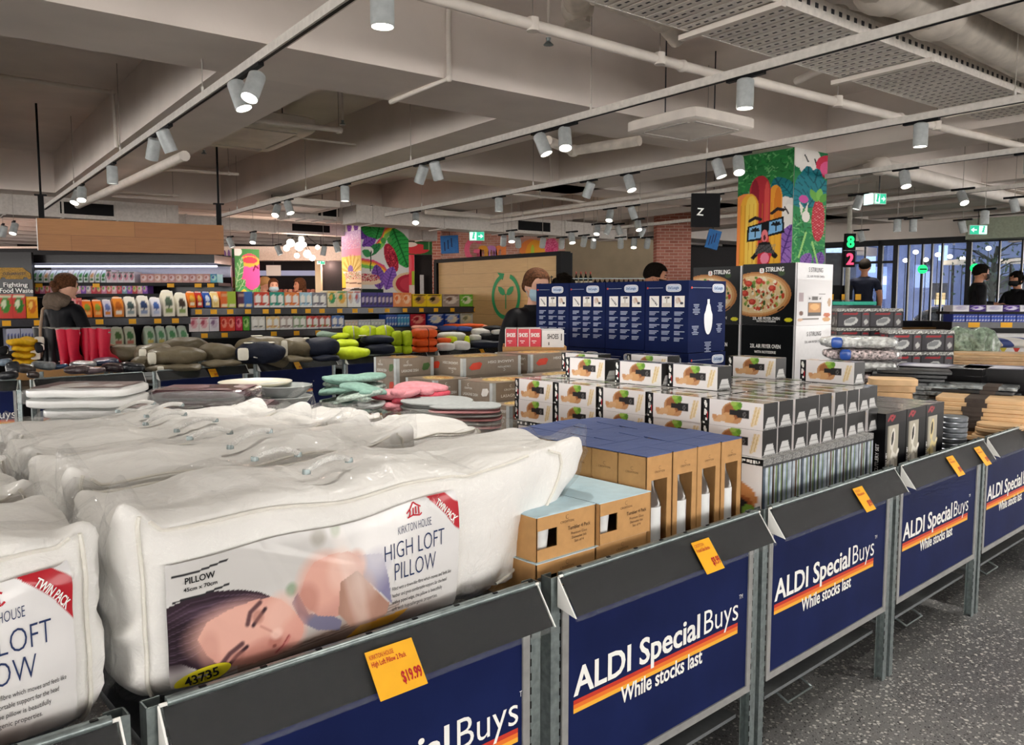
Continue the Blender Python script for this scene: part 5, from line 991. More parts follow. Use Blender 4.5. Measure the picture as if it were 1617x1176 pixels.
for k, (px, py) in enumerate(((1512, 528), (1535, 524), (1552, 532))):
    p = aty(px, 545, 7.9); f = lambda v, q, k=k: q*(1+.35*mnoise.noise(q*9+Vector((k*5, 0, 0)))); tag(MB().superbox((0, 0, .15), (.26, .24, .34), GPL, p=2.6, nu=12, nv=10, fn=f).build('wrapped_cushion', loc=(p.x, p.y, .98), rz=-.3*k, ang=80), 'pale green cushion in crinkled wrap, %s, left of the triangle box' % pos(k, 3), 'cushion', 'green wrapped cushions')
tag(MB().box((0, 0, .11), (1.0, .4, .21), KRAFT).build('carton', loc=aty(1532, 545, 7.9).xy.to_3d()+Vector((0, 0, .766)), rz=-.2), 'plain carton under the green wrapped cushions', 'carton')
# ------------------------------------------------------------------ clothing and boots on the bins across the aisle
def wrinkled(seed, amp=.02, sc=7): return lambda v, q: q+Vector((amp*.7*mnoise.noise(q*sc+Vector((seed*5, 1, 0))), amp*.7*mnoise.noise(q*sc+Vector((0, seed*5, 4))), amp*mnoise.noise(q*sc+Vector((3, 0, seed*5)))))
OLIVE = M('olive_nylon', '6d6450', .5, var=.08, scale=12, bump=.5, bscale=30, coat=.1); NAVYC = M('navy_cloth', '1d2231', .6, var=.1, scale=14, bump=.4, bscale=40); TAGW = M('paper_tag', 'ece8d8', .6, var=.02)
HIVIS = M('hivis_yellow', 'd8ee2e', .5, var=.05, bump=.3, bscale=30); LIME = M('lime_cloth', 'b9cf26', .6, var=.06, bump=.3, bscale=40); ORNG = M('hivis_orange', 'f0622a', .55, var=.05, bump=.3, bscale=40); REFL = M('reflective_tape', 'c9c9c2', .35, .3)
WHT = M('white_cloth', 'eceae4', .7, var=.03, bump=.4, bscale=40); BLK = M('black_cloth', '1b1c1f', .7, var=.1, bump=.4, bscale=40); YEL = M('yellow_cloth', 'e3b21f', .6, var=.08, bump=.5, bscale=30)
def span(pl, pr, yt, yb, Y):                            # real-size box seen between pixels at distance Y
    A, B = aty(pl, yb, Y), aty(pr, yb, Y); return (A+B)/2, (B-A).length, aty(pl, yt, Y).z-A.z
def soft(pl, pr, yt, yb, Y, m, name, lab, cat, group=None, d=None, p=2.6, rz=.5, tags=(), band=None, amp=.02, tilt=0.0, zmin=None):
    c, w, h = span(pl, pr, yt, yb, Y); d = d or min(w, .34); mb = MB(); sd = pl*.37; z0 = c.z if zmin is None else zmin
    fn = wrinkled(sd, amp)
    def f(v, q): q = fn(v, q); q.z += tilt*q.x; return q
    t = thing(name, lab, cat, (c.x, c.y, c.z), 0.0, group); t.rotation_euler = (0, 0, rz)
    mb.superbox((0, 0, h/2), (w, d, h), m, p=p, nu=20, nv=12, nz=9, fn=f); mb.build('garment', t, ang=80)
    for (x, y, sx, sz) in tags:
        q = MB(); q.superbox((x*w, y*d, h*(.5 if abs(y) > .2 else 1.0)), (sx, .012 if abs(y) > .2 else sx*.7, sz if abs(y) > .2 else .012), TAGW, p=6, nu=4, nv=4); q.build('paper_band', t)
    if band:
        q = MB(); 
        for bx in band[1]: q.superbox((bx*w, 0, h/2), (band[2], d*1.03, h*1.04), band[0], p=p, nu=4, nv=10, nz=8, fn=lambda v, qq: f(v, qq)); 
        q.build('band', t, ang=80)
    return t
JL = [(173, 216, 544, 570, 8.6, 'leftmost, beside the red boots'), (208, 240, 563, 583, 8.0, 'small one low at the left'), (216, 272, 542, 574, 8.3, 'second, with a pale band', ((-.3, -.5, .07, .12),)), (236, 322, 549, 577, 8.2, 'long one in the middle of the pile', ((-.42, -.5, .08, .12),)),
      (318, 374, 543, 569, 8.6, 'right half of the long middle roll'), (234, 316, 575, 586, 8.0, 'flat one lying on the bin edge', ((-.25, -.5, .06, .06),)), (321, 380, 568, 580, 8.3, 'flat one under the black jacket'), (255, 330, 534, 566, 9.2, 'flat one behind the pile'), (372, 460, 530, 583, 8.9, 'large one behind the black jacket', ((.1, -.5, .09, .2), (-.1, .0, .12, .1))),
      (440, 498, 533, 564, 9.0, 'rounded one right of the black jacket', ((-.4, -.5, .07, .18),)), (447, 491, 562, 571, 8.8, 'flat one above the price channel')]
for j in JL: soft(*j[:5], OLIVE, 'rolled_jacket', 'olive padded jacket roll, '+j[5], 'jacket', 'olive jacket rolls', rz=.45, tags=j[6] if len(j) > 6 else (), amp=.03)
soft(373, 450, 541, 573, 8.55, NAVYC, 'rolled_jacket', 'black padded jacket with two big white paper bands', 'jacket', rz=.4, tags=((-.36, -.49, .11, .13), (-.02, -.44, .16, .09), (.08, .0, .22, .12), (-.2, .0, .12, .1)), amp=.03)
soft(479, 535, 533, 562, 9.1, NAVYC, 'rolled_jacket', 'dark navy padded jacket between the olive roll and yellow vest', 'jacket', rz=.4, tags=((-.42, -.2, .06, .1),), amp=.02)
soft(493, 536, 560, 570, 9.0, NAVYC, 'folded_jacket', 'flat navy jacket under the dark padded jacket', 'jacket', rz=.4)
soft(526, 584, 548, 566, 9.4, HIVIS, 'hivis_vest', 'bright yellow safety vest hanging over the bin edge', 'vest', rz=.35, tags=((-.38, -.3, .08, .08),))
soft(528, 566, 536, 550, 9.8, HIVIS, 'hivis_vest', 'crumpled yellow safety vest behind the bright one', 'vest', rz=.35)
for k, (a, b, c) in enumerate(((543, 571, 'left'), (567, 597, 'middle'), (592, 622, 'right'))): soft(a, b, 514, 535, 10.4, HIVIS, 'hivis_jacket', 'upright yellow hi-vis jacket with silver tape, %s of three' % c, 'jacket', 'yellow hi-vis jackets', rz=.35, band=(REFL, (-.02,), .05), d=.3)
for k, (a, b, yt, yb, c) in enumerate(((520, 552, 526, 535, 'left'), (500, 535, 524, 533, 'far left'))): soft(a, b, yt, yb, 10.2, M('pale_green_cloth', '8fa695', .7) if k else HIVIS, 'folded_shirt', ('yellow' if not k else 'grey green')+' folded shirt behind the dark padded jacket', 'shirt', rz=.3)
soft(569, 622, 529, 543.5, 9.9, NAVYC, 'work_trousers', 'rolled navy work trousers, upper roll with white tag', 'trousers', rz=.4, tags=((-.47, -.2, .09, .1),), p=2.4, amp=.01)
soft(576, 623, 543, 559, 9.8, NAVYC, 'work_trousers', 'rolled navy work trousers, lower roll', 'trousers', rz=.4, p=3, amp=.01)
for k, (yt, yb) in enumerate(((522, 546), (545, 558))):
    for q, (a, b) in enumerate(((619, 634), (634, 650))): soft(a, b, yt, yb, 10.3, LIME, 'lime_trousers', 'folded lime green trousers, %s %s' % (('upper', 'lower')[k], ('left', 'right')[q]), 'trousers', 'lime trousers', rz=.3, p=3.4, d=.3, amp=.012)
for k, (yt, yb) in enumerate(((546.5, 556), (533, 547), (518.5, 534))): soft(650, 690, yt, yb, 10.6, ORNG, 'orange_jacket', 'rolled orange work jacket with black strap, '+('bottom', 'middle', 'top')[k], 'jacket', 'orange jacket rolls', rz=.3, p=3.2, band=(BLK, (.08,), .025), d=.34, amp=.01)
CL = [(690, 718, 541, 553, 11.0, WHT, 'white folded tee beside the orange rolls'), (716, 742, 538, 552, 11.1, WHT, 'white folded tee next to the yellow one'), (690, 735, 524, 538, 11.6, WHT, 'white folded tees at the back'), (704, 722, 531, 541, 11.3, HIVIS, 'small yellow folded shirt'), (690, 712, 533, 541, 11.2, ORNG, 'small orange folded shirt'),
      (733, 742, 530, 552, 11.3, HIVIS, 'narrow yellow shirt'), (741, 798, 537, 549.5, 11.4, NAVYC, 'dark folded jumper at the bin edge'), (741, 760, 528, 539, 11.5, WHT, 'white folded shirt in the dark pile'), (757, 798, 526, 538, 11.6, BLK, 'black folded jumper above the dark one'), (745, 775, 519, 529, 11.8, WHT, 'white shirt on the dark pile'), (762, 798, 514, 527, 11.9, BLK, 'topmost black folded jumper'), (776, 792, 520, 528, 11.5, WHT, 'white sock pack on the black jumpers'),
      (650, 690, 514, 521, 11.6, M('salmon_cloth', 'e8a088', .7), 'salmon shirt behind the orange rolls'), (688, 722, 514, 522, 12.0, M('blue_cloth', '4b5c9a', .7), 'blue shirt, left of the blue row'), (720, 745, 515, 523, 12.0, M('blue_cloth', '4b5c9a', .7), 'blue shirt, right of the blue row'), (700, 765, 511, 517, 12.3, ORNG, 'long orange shirt at the back'), (735, 770, 512, 519, 12.4, M('salmon_cloth', 'e8a088', .7), 'salmon shirt at the back right')]
for a, b, yt, yb, Y, m, lab in CL: soft(a, b, yt, yb, Y, m, 'folded_shirt', lab+', across the aisle', 'clothing', rz=.3, p=3.2, amp=.012)
# bagged clothes at the left
CB = [(0, 17, 566, 578, 7.0, '7d8fa0', 'grey blue'), (10, 30, 570, 590, 6.9, '2e3238', 'black'), (0, 26, 586, 600, 6.8, '2c2f34', 'dark'), (30, 55, 574, 588, 7.2, '5d5450', 'brown grey'), (52, 86, 570, 584, 7.4, '9aa2a6', 'silver grey'), (84, 106, 574, 582, 7.5, '3f628a', 'mid blue'), (104, 140, 576, 590, 7.3, '57484a', 'dark plum'), (112, 150, 570, 580, 7.7, '8c9094', 'light grey'), (148, 185, 565, 577, 7.9, '333d5c', 'navy'), (130, 165, 578, 590, 7.4, '75656a', 'mauve'), (163, 196, 573, 588, 7.6, '3a2d31', 'maroon black'), (190, 228, 572, 588, 7.7, '2a2d33', 'black'), (44, 62, 588, 598, 6.95, '463b38', 'brown')]
for k, (a, b, yt, yb, Y, c, nm) in enumerate(CB):
    t = soft(a, b, yt, yb, Y, M('bagged_'+c, c, .3, coat=.7, bump=.8, bscale=30, var=.15), 'bagged_garment', nm+' folded garment in shiny plastic, '+pos(sorted(x[0] for x in CB).index(a), len(CB))+' of the bagged pile', 'clothing', 'bagged garments', rz=.5, p=3, amp=.02)
for k in range(4): soft(16 if k > 2 else 22, 62 if k > 2 else 56, 533+10.5*(3-k), 545+10.5*(3-k), 8.3, YEL, 'folded_trousers', 'mustard yellow folded trousers left of the boots, '+pos(k, 4, 'bottom'), 'trousers', 'mustard trousers', rz=.5, p=2.9, amp=.03, tags=((.45, -.3, .09, .1),) if k in (1, 3) else ())
for k, (a, b, yt, yb) in enumerate(((0, 12, 546, 562), (0, 18, 560, 574), (56, 70, 540, 556))): soft(a, b, yt, yb, 8.2, BLK, 'folded_trousers', 'black folded trousers beside the mustard ones, '+('upper left', 'lower left', 'right')[k], 'trousers', rz=.5, amp=.03, tags=((.2, -.3, .05, .06),))
# rubber boots
RUBR = M('red_rubber', 'cf2340', .38, coat=.2, var=.04); RUBK = M('black_rubber', '1d1d20', .4, coat=.2, var=.06); SOLE = M('boot_sole', '3a3a3c', .6); LINING = M('boot_lining', 'a7a49d', .7)
def boot(mat):
    b = MB(); rows = []; n = 18
    # outline: foot to shaft, (z, cx, rx, ry)
    for (z, cx, rx, ry) in ((.0, .05, .135, .048), (.02, .05, .138, .05), (.05, .048, .13, .05), (.085, .02, .1, .048), (.115, -.015, .066, .046), (.15, -.025, .056, .046), (.22, -.025, .06, .052), (.3, -.022, .066, .06), (.36, -.022, .068, .063), (.375, -.022, .069, .064)): rows.append([(cx+rx*math.cos(2*PI*i/n), ry*math.sin(2*PI*i/n), z) for i in range(n)])
    vs = [p for r in rows for p in r]; fs = [(j*n+i, j*n+(i+1) % n, (j+1)*n+(i+1) % n, (j+1)*n+i) for j in range(len(rows)-1) for i in range(n)]
    b.add(vs, fs, mat); o = MB(); o.prism([(.05+.142*math.cos(2*PI*i/20), .053*math.sin(2*PI*i/20)) for i in range(20)], .018, SOLE); 
    l = MB(); l.lathe([(.06, 0), (.066, .012), (.069, .006), (.066, -.004)], LINING, 18, T(-.022, 0, .368)); l.lathe([(0, -.03), (.064, -.02)], BLACK, 18, T(-.022, 0, .37))
    s = MB(); s.box((-.022, -.066, .33), (.02, .008, .05), mat); s.box((-.022, -.071, .33), (.03, .003, .012), GALV)
    return [('boot_shaft', b.mesh('boot_shaft', ang=60)), ('sole', o.mesh('sole')), ('lining', l.mesh('lining')), ('strap', s.mesh('strap'))]
BR, BK = boot(RUBR), boot(RUBK)
BT = [(68, 'k', 8.5), (78, 'k', 8.45), (88, 'k', 8.4), (97, 'k', 8.6), (103, 'r', 8.25, .06), (119, 'r', 8.25, .05), (133, 'r', 8.5), (141, 'r', 8.35), (152, 'r', 8.35), (160, 'r', 8.55), (168, 'r', 8.35)]
for i, bt in enumerate(BT):
    px, c, Y = bt[:3]; p = aty(px, 560, Y); red = c == 'r'; n = 7 if red else 4; k = i-(4 if red else 0)
    t = thing('rubber_boot', ('red' if red else 'black')+' tall rubber boot standing on the bin, '+pos(k, n)+' of the '+('red' if red else 'black')+' ones', 'boot', (p.x, p.y, .90), rnd.uniform(1.2, 2.0), ('red' if red else 'black')+' rubber boots')
    t.scale = (1.05, 1.05, 1.03)
    if len(bt) > 3: t.rotation_euler = (.0, -bt[3], t.rotation_euler.z)
    for n_, me in (BR if red else BK): o = bpy.data.objects.new(n_, me); COL.objects.link(o); o.parent = t
p = aty(118, 575, 8.4); tag(MB().box((0, 0, .065), (.95, .5, .13), KRAFT).build('carton', loc=(p.x, p.y, .766), rz=.25), 'plain carton tray the rubber boots stand on', 'carton')
# red shoe boxes
RB = M('red_card', 'cb2f40', .5, coat=.15, var=.04)
for k, (a, b) in enumerate(((798, 816), (817, 835), (835, 853))):
    c, w, h = span(a, b, 518, 545, 5.25); mb = MB(); mb.box((0, 0, h/2), (w, .33, h), RB, None, {'+z': OVW}); X = frame((-w/2, -.165, 0), (1, 0, 0), (0, 0, 1)); mb.text('SHOES', X, w*.5, h*.55, h*.22, WHITE, 'c', .05, w=w*.72); mb.rect(X, w*.2, h*.3, w*.6, h*.34, WHITE); mb.rect(X, w*.3, h*.2, w*.5, h*.23, WHITE); mb.rect(X, 0, 0, .004, h, WHITE)
    tag(mb.build('shoe_box', loc=c, rz=.0), 'red shoe box with white lettering, '+pos(k, 3)+', in front of the masked woman', 'box', 'red shoe boxes')
c, w, h = span(854, 888, 520, 546, 5.25); mb = MB(); mb.box((0, 0, h/2), (w, .33, h), OVW); X = frame((-w/2, -.165, 0), (1, 0, 0), (0, 0, 1)); mb.text('SHOES', X, w*.5, h*.5, h*.28, DGREY, 'c', .02, w=w*.5); mb.rect(X, w*.3, h*.12, w*.34, h*.3, INK); mb.rect(X, w*.86, h*.4, w*.9, h*.8, DGREY)
tag(mb.build('shoe_box', loc=c), 'white shoe box end at the right of the red ones', 'box'); c, w, h = span(794, 892, 545, 560, 5.25)
tag(MB().box((0, 0, (c.z+h-.766)/2), (w, .4, c.z+h-.768), KRAFT).build('carton', loc=(c.x, c.y+.05, .766)), 'plain carton under the red shoe boxes', 'carton')
# ------------------------------------------------------------------ grocery gondola behind the clothing
GB = 10.5
def gpt(px, z, b=GB): d = ray(px, 480); t = b/d.xy.dot(Q2); return Vector((d.x*t, d.y*t, z))
SHELFK = M('shelf_black', '1a1a1c', .5, var=.05); STRIP = M('shelf_strip', '3c3c42', .35, coat=.3, var=.05)
def ga(px, b=GB): return ab(gpt(px, 0, b))[0]
gl, gm, gr = ga(-60), ga(299), ga(772)
def gondola(a0, a1, shelves, back, lab, tags):
    t = thing('shelf_unit', lab, 'shelf', fr(a0, GB), RZ); L = a1-a0
    MB().box((L/2, .55, back/2), (L, .03, back), SHELFK).build('back_panel', t); MB().box((L/2, .3, .08), (L, .6, .16), SHELFK).build('plinth', t)
    for sx in (0.015, L-.015): MB().box((sx, .3, back/2), (.03, .55, back), SHELFK).build('side_panel', t)
    for z, tg in zip(shelves, tags):
        s = MB().box((L/2, .27, z-.015), (L-.07, .53, .03), SHELFK).build('shelf', t); k = MB(); k.box((L/2, -.012, z-.05), (L, .02, .085), STRIP); k.build('price_strip', s)
        for px in tg: x = ga(px)-a0; MB().box((x, -.024, z-.05), (.085, .003, .06), YELLOW).build('price_tag', s)
    return t
gondola(gl, gm, (1.365, 1.0, .6), 1.40, 'black grocery shelf unit on the left, behind the boots and jackets', ((8, 58, 155, 207, 247, 275), (205, 247, 285), ()))
gondola(gm+.01, gr, (1.475, 1.165, .8), 1.56, 'long black grocery shelf unit running to the recycling sign', ((312, 336, 362, 390, 418, 437, 463, 485, 507, 535, 559, 584, 610, 638, 664, 687, 713, 750), (320, 352, 430, 466, 500, 591, 690, 716, 748), ()))
_pm = {}
def pack_art(kind, c, seed):
    A = Art(9, 12, c[0])
    if kind == 'carton': A.box(0, .0, 1, .16, 'e4e4e4'); A.box(.0, .16, 1, 1, c[0]); A.ell(.27, .52, .2, .34, 'f2f0ea'); A.ell(.74, .52, .2, .34, 'f2f0ea'); A.box(.15, .22, .38, .3, c[1]); A.box(.62, .22, .86, .3, c[1])
    elif kind == 'pouch': A.box(.1, .25, .9, .85, c[0]); A.ell(.5, .55, .3, .2, c[1]); A.box(.2, .1, .8, .28, c[2]); A.box(0, .92, 1, 1, 'e9e6de')
    elif kind == 'tray': A.box(0, 0, .5, 1, c[0]); A.box(.5, 0, 1, 1, c[1]); A.ell(.25, .12, .18, .1, 'e9d9b0'); A.ell(.75, .12, .18, .1, 'e9d9b0'); A.ell(.25, .8, .2, .1, 'e9d9b0', a=.5)
    elif kind == 'box': A.ell(.5, .55, .38, .3, c[1]); A.ell(.4, .6, .2, .16, c[2]); A.box(.1, .84, .9, .95, c[2]); A.box(0, 0, 1, .1, c[0])
    elif kind == 'bottles': A.box(0, 0, 1, 1, c[0]); [A.ell(.12+.25*k, .45, .1, .35, c[1]) for k in range(4)]; [A.ell(.12+.25*k, .5, .06, .15, c[2]) for k in range(4)]
    return A.im
def product(kind, c, w, h, d, name, lab, cat, loc, rz, group):
    key = (kind, c, round(w, 2), round(h, 2))
    if key not in _pm:
        mb = MB(); m = M('pack_'+c[0], c[0], .4, coat=.2, var=.02); im = pack_art(kind, c, 1)
        if kind == 'pouch':
            f = lambda v, q: Vector((q.x*(1-.12*max(0, v.z)), q.y*(1-.85*max(0, v.z)), q.z)); mb.superbox((0, 0, h/2), (w, d, h), m, p=4, nu=8, nv=6, nz=6, fn=f)
            mb.art(im, None, w*.86, h*.95, PRINT_GLOSS, surf=lambda a, b, l: (a-w*.43, -d/2*(1-.8*max(0, 2*b/h-1))-.004, b+.004))
        elif kind == 'carton':
            mb.box((0, 0, h*.09), (w, d, h*.18), OVW); 
            for s in (-1, 1): mb.superbox((s*w*.245, 0, h*.55), (w*.46, d*.9, h*.9), OVW, p=4, nu=6, nv=4, nz=6)
            mb.art(im, frame((-w/2, -d/2-.002, 0), (1, 0, 0), (0, 0, 1)), w, h*.98, PRINT_GLOSS)
        else: mb.box((0, 0, h/2), (w, d, h), m); mb.art(im, frame((-w/2, -d/2-.001, 0), (1, 0, 0), (0, 0, 1)), w, h, PRINT_GLOSS)
        _pm[key] = mb.mesh(name)
    o = bpy.data.objects.new(name, _pm[key]); COL.objects.link(o); o.location = loc; o.rotation_euler = (0, 0, rz); return tag(o, lab, cat, group)
W_, = ('f4f1ea',)
UP = [('pouch', ('e07a28', 'd9a94a', 'f0e2c0'), 298, 311, 'orange snack pouch'), ('pouch', ('b7322a', 'd9a94a', 'f0e2c0'), 311, 322, 'red snack pouch'), ('pouch', ('2f55a8', 'c9d6ea', 'f0e2c0'), 323, 335, 'blue snack pouch'), ('pouch', ('ecd08a', 'f4ead0', 'e0c070'), 335, 348, 'cream snack pouch'),
 ('tray', ('df6a2a', 'a3bf3a'), 349, 374, 'orange and green dark tray pack'), ('tray', ('5a2d48', '3f6fb5'), 376, 400, 'purple and blue dark tray pack'), ('carton', ('d1442f', 'b0483a'), 402, 427, 'red and white yoghurt carton pair'), ('carton', ('2f9a86', '3a6a60'), 427, 450, 'teal and white yoghurt carton pair'), ('carton', ('ec8a4a', 'd06a3a'), 450, 474, 'orange and white yoghurt carton pair'), ('carton', ('a9cfe0', '5a7a9a'), 474, 494, 'light blue yoghurt carton pair'), ('carton', ('8a8a94', '4a3a4a'), 494, 517, 'grey and white yoghurt carton pair'),
 ('box', ('e8ddb8', '3a9a5a', 'e2b54a'), 518, 533, 'cream box with green print'), ('box', ('ead9b0', 'e6b04a', '3a9a5a'), 533, 549, 'cream box with yellow print'), ('box', ('ecebe8', 'd4c4b8', 'd98a5a'), 550, 560, 'white milk bar box, left'), ('box', ('eeeeec', 'b8b4c8', 'c05a5a'), 560, 571, 'white milk bar box, right'), ('bottles', ('3a2a7a', '2a2230', 'c9bcd0'), 571, 597, 'purple drink box'), ('bottles', ('3d2c80', '2a2230', 'd0bcc0'), 597, 622, 'purple drink box with red dots'),
 ('box', ('e8935a', 'f2c49a', 'e0703a'), 622, 636, 'peach coloured pot pack'), ('box', ('ea9a62', 'f4cca4', 'e0783a'), 636, 651, 'peach coloured pot pack'), ('box', ('e8c62a', 'b88a4a', '3a3020'), 653, 675, 'yellow dip box with dark band'), ('box', ('efd02e', 'c9a06a', '2e2618'), 675, 699, 'bright yellow cheese box'), ('box', ('a8988c', 'e0d4c8', '7a5a4a'), 700, 727, 'brown and white cheese box'), ('box', ('7fc043', 'e6e8c8', '5aa030'), 728, 748, 'lime green snack box'), ('box', ('86c746', 'e9ebce', '5fa534'), 748, 768, 'lime green snack box')]
LO = [('box', ('e6dada', 'e0a8b0', 'c05a6a'), 298, 314, 'white and pink cup pack'), ('box', ('e8dcda', 'dfa5ae', 'b8505f'), 314, 330, 'white and pink cup pack'), ('box', ('d9d4dc', 'c9b8c8', '8a6a8a'), 330, 346, 'pale lilac cup pack'), ('box', ('d8432f', 'ea8a72', 'b52e24'), 348, 360, 'red pouch pack'), ('box', ('dc4a34', 'ec917a', 'b83428'), 360, 371, 'red pouch pack'), ('box', ('c8284a', 'e0788a', '9a1c38'), 372, 383, 'magenta pouch pack'), ('box', ('5aa53a', 'a8cf7a', '3a7a28'), 384, 394, 'green pouch pack'),
 ('carton', ('d8d4ca', '4a4a4a'), 397, 419, 'white yoghurt pot pair with grey print'), ('carton', ('e8c88a', 'c98a4a'), 420, 442, 'white yoghurt pot pair with honey print'), ('carton', ('b8a8a0', '5a3a3a'), 442, 463, 'white yoghurt pot pair with brown print'), ('carton', ('9ab08a', '4a6a3a'), 463, 484, 'white yoghurt pot pair with green print'), ('carton', ('c8403a', '8a9a4a'), 484, 504, 'white yoghurt pot pair with red lids'), ('carton', ('b84a3a', '7a9a4a'), 504, 523, 'white yoghurt pot pair with red and green lids'), ('carton', ('5a7ab8', '4a5a8a'), 524, 544, 'white yoghurt pot pair with blue lids'),
 ('bottles', ('c9c4ba', 'c8926a', 'e8d8c0'), 545, 566, 'low tray of jars'), ('bottles', ('c4c6c8', '8aa0b8', 'e0e4e8'), 566, 586, 'low tray of jars'), ('bottles', ('c2c4c0', '9ab0a8', 'e2e6e0'), 586, 609, 'low tray of jars'), ('bottles', ('2a4a9a', 'dfe6ee', '5a8ac8'), 610, 628, 'blue bottle pack'), ('bottles', ('3a78b8', 'c9e2ee', '5ab0c8'), 628, 648, 'light blue bottle pack'), ('box', ('c02838', 'e89080', '9a1828'), 649, 673, 'red sausage pack'), ('box', ('22449a', 'e8e0cc', 'b8c4dc'), 676, 702, 'blue mozzarella box'), ('box', ('24469c', 'e6dcc4', 'bcc8de'), 703, 727, 'blue mozzarella box with slices'), ('box', ('c8c6c0', 'e0d4a8', '8a8a6a'), 728, 748, 'grey white cheese box'), ('box', ('cac8c2', 'dfd2a4', '8c8c6c'), 748, 767, 'grey white cheese box')]
for row, z, lst, hh in (('upper', 1.478, UP, .215), ('lower', 1.168, LO, .19)):
    for i, (kind, c, a, b, nm) in enumerate(lst):
        A, B = ga(a), ga(b); w = (B-A)*.97; h = hh*(.62 if 'low tray' in nm else 1)*(1.12 if 'cream box' in nm or 'milk' in nm else 1)*(.92 if row == 'upper' and a > 650 else 1)*(1+.02*(a > 550)); p = fr((A+B)/2, GB+.12, z)
        product(kind, c, w, h, .2, 'grocery_pack', '%s, %s long shelf, %s' % (nm, row, pos(i, len(lst))), 'grocery pack', p, RZ, 'groceries on the %s long shelf' % row)
LU = [('box', ('cf4a44', '4a8a3a', 'd8e0c0'), -2, 20, 56, 'red box with green leaf picture'), ('box', ('cf4a44', '3f7f38', 'e0e6c8'), 20, 41, 56, 'red box with green leaf picture'), ('box', ('e2a01f', 'c86a1a', 'f0c860'), 42, 60, 50, 'yellow snack packet stack'), ('box', ('c9484a', 'a83a48', 'd88a80'), 121, 130, 46, 'red end panel pack'), ('pouch', ('e8792a', '8a9a3a', 'f0b060'), 130, 147, 42, 'orange rice bag'), ('pouch', ('ea7e2c', '90a03e', 'f0b868'), 147, 163, 42, 'orange rice bag'), ('pouch', ('c9c4d4', '6a7ab0', 'e08a3a'), 163, 178, 42, 'grey blue bag on an orange tray'), ('pouch', ('e08a34', 'b8642a', 'f0e8d8'), 179, 197, 48, 'white and orange bag'), ('pouch', ('e4e0d4', '4a5a5a', '8a9a9a'), 197, 217, 48, 'white bag with dark label'), ('pouch', ('e2ded4', '3a4a70', '8a98b8'), 218, 238, 50, 'white bag with navy label'), ('pouch', ('dcdce4', '4a68a8', 'b8c4dc'), 239, 256, 46, 'white bag with blue label'), ('pouch', ('ebe6d2', '5a6a5a', '8aa05a'), 257, 278, 62, 'tall cream bag with grey label'), ('pouch', ('e8e4d0', '4a4038', '8aa060'), 279, 298, 56, 'tall cream bag with brown label')]
for i, (kind, c, a, b, hp, nm) in enumerate(LU):
    A, B = ga(a), ga(b); D = gpt((a+b)/2, 0).y; product(kind, c, (B-A)*.98, hp/FPX*D*.68, .2, 'grocery_pack', '%s, left shelf, %s' % (nm, pos(i, len(LU))), 'grocery pack', fr((A+B)/2, GB+.12, 1.367), RZ, 'groceries on the upper left shelf')
LL2 = [('bottles', ('b8bcd0', '3a4a9a', '2a2a30'), 8, 30, 'silver and blue tin pack'), ('bottles', ('b4b8cc', '3a4a9a', '2a2a30'), 31, 52, 'silver and blue tin pack'), ('pouch', ('cfd4b8', '5a7a4a', 'c87a6a'), 176, 195, 'green and white soup pouch'), ('pouch', ('d4d8c0', '5a8a5a', 'd88a7a'), 195, 214, 'green and white soup pouch'), ('pouch', ('8fc4d4', '5a9ac0', 'e0e8e8'), 172, 192, 'light blue bag'), ('pouch', ('cfe0cc', '6aa070', 'e8d878'), 228, 245, 'mint green salad bag'), ('pouch', ('d2e2d0', '6aa878', 'e8da80'), 246, 262, 'mint green salad bag'), ('pouch', ('cce0ca', '62a070', 'e8d674'), 263, 280, 'mint green salad bag with yellow foot'), ('pouch', ('d4e4d2', '6ea87a', 'eadc84'), 281, 298, 'mint green salad bag with yellow foot')]
for i, (kind, c, a, b, nm) in enumerate(LL2):
    A, B = ga(a), ga(b); product(kind, c, (B-A)*.98, .25, .2, 'grocery_pack', '%s, lower left shelf, %s' % (nm, pos(i, len(LL2))), 'grocery pack', fr((A+B)/2, GB+.12+(.0 if nm != 'light blue bag' else -.0), 1.002 if nm != 'light blue bag' else 1.002), RZ, 'groceries on the lower left shelf') if nm != 'light blue bag' else None
# ------------------------------------------------------------------ chiller wall at the far left
CY = 15.0
def cx(px, Y=CY): return ray(px, 450).x*Y
def cz(py, Y=CY): return aty(400, py, Y).z
CHK = M('chiller_black', '171518', .35, coat=.2, var=.08); CHW = M('chiller_white', 'c9cbe0', .4, var=.03); TUBE = M('chiller_tube', 'dfe2ff', .3, emit=1.1, var=0)
x0, x1 = cx(53), cx(347); t = thing('chiller_cabinet', 'long open chiller cabinet along the far left wall', 'chiller', ((x0+x1)/2, CY, 0)); L = x1-x0
MB().box((0, .75, cz(400)/2), (L, .05, cz(400)), CHK).build('back_panel', t); MB().box((0, .3, (cz(403)+cz(416))/2), (L, .9, cz(403)-cz(416)), CHK).build('canopy', t); MB().box((0, .1, cz(420)), (L-.1, .06, .035), TUBE).build('light_tube', t)
MB().box((0, .70, (cz(418)+cz(436))/2), (L, .02, cz(418)-cz(436)), CHW).build('inner_panel', t)
for z in (cz(446), cz(463.5), cz(490)): MB().box((0, .35, z-.03), (L, .66, .06), SHELFK).build('shelf', t)
for px in (65, 92, 113, 155, 272, 315, 335): MB().box((cx(px)-(x0+x1)/2, .015, cz(448)-.03), (.13, .004, .07), YELLOW).build('price_tag', t)
for px in (55, 200, 346): MB().box((cx(px)-(x0+x1)/2, .35, cz(470)/2), (.05, .8, cz(470)), CHK).build('divider', t)
TOP = [('pouch', ('cfd8d4', '4a8a4a', '2f6a3a'), 'bagged salad')]*8+[('pouch', ('d8dcd8', '7aa86a', '2f6a3a'), 'bagged salad')]*4
k = 0; n1 = 18
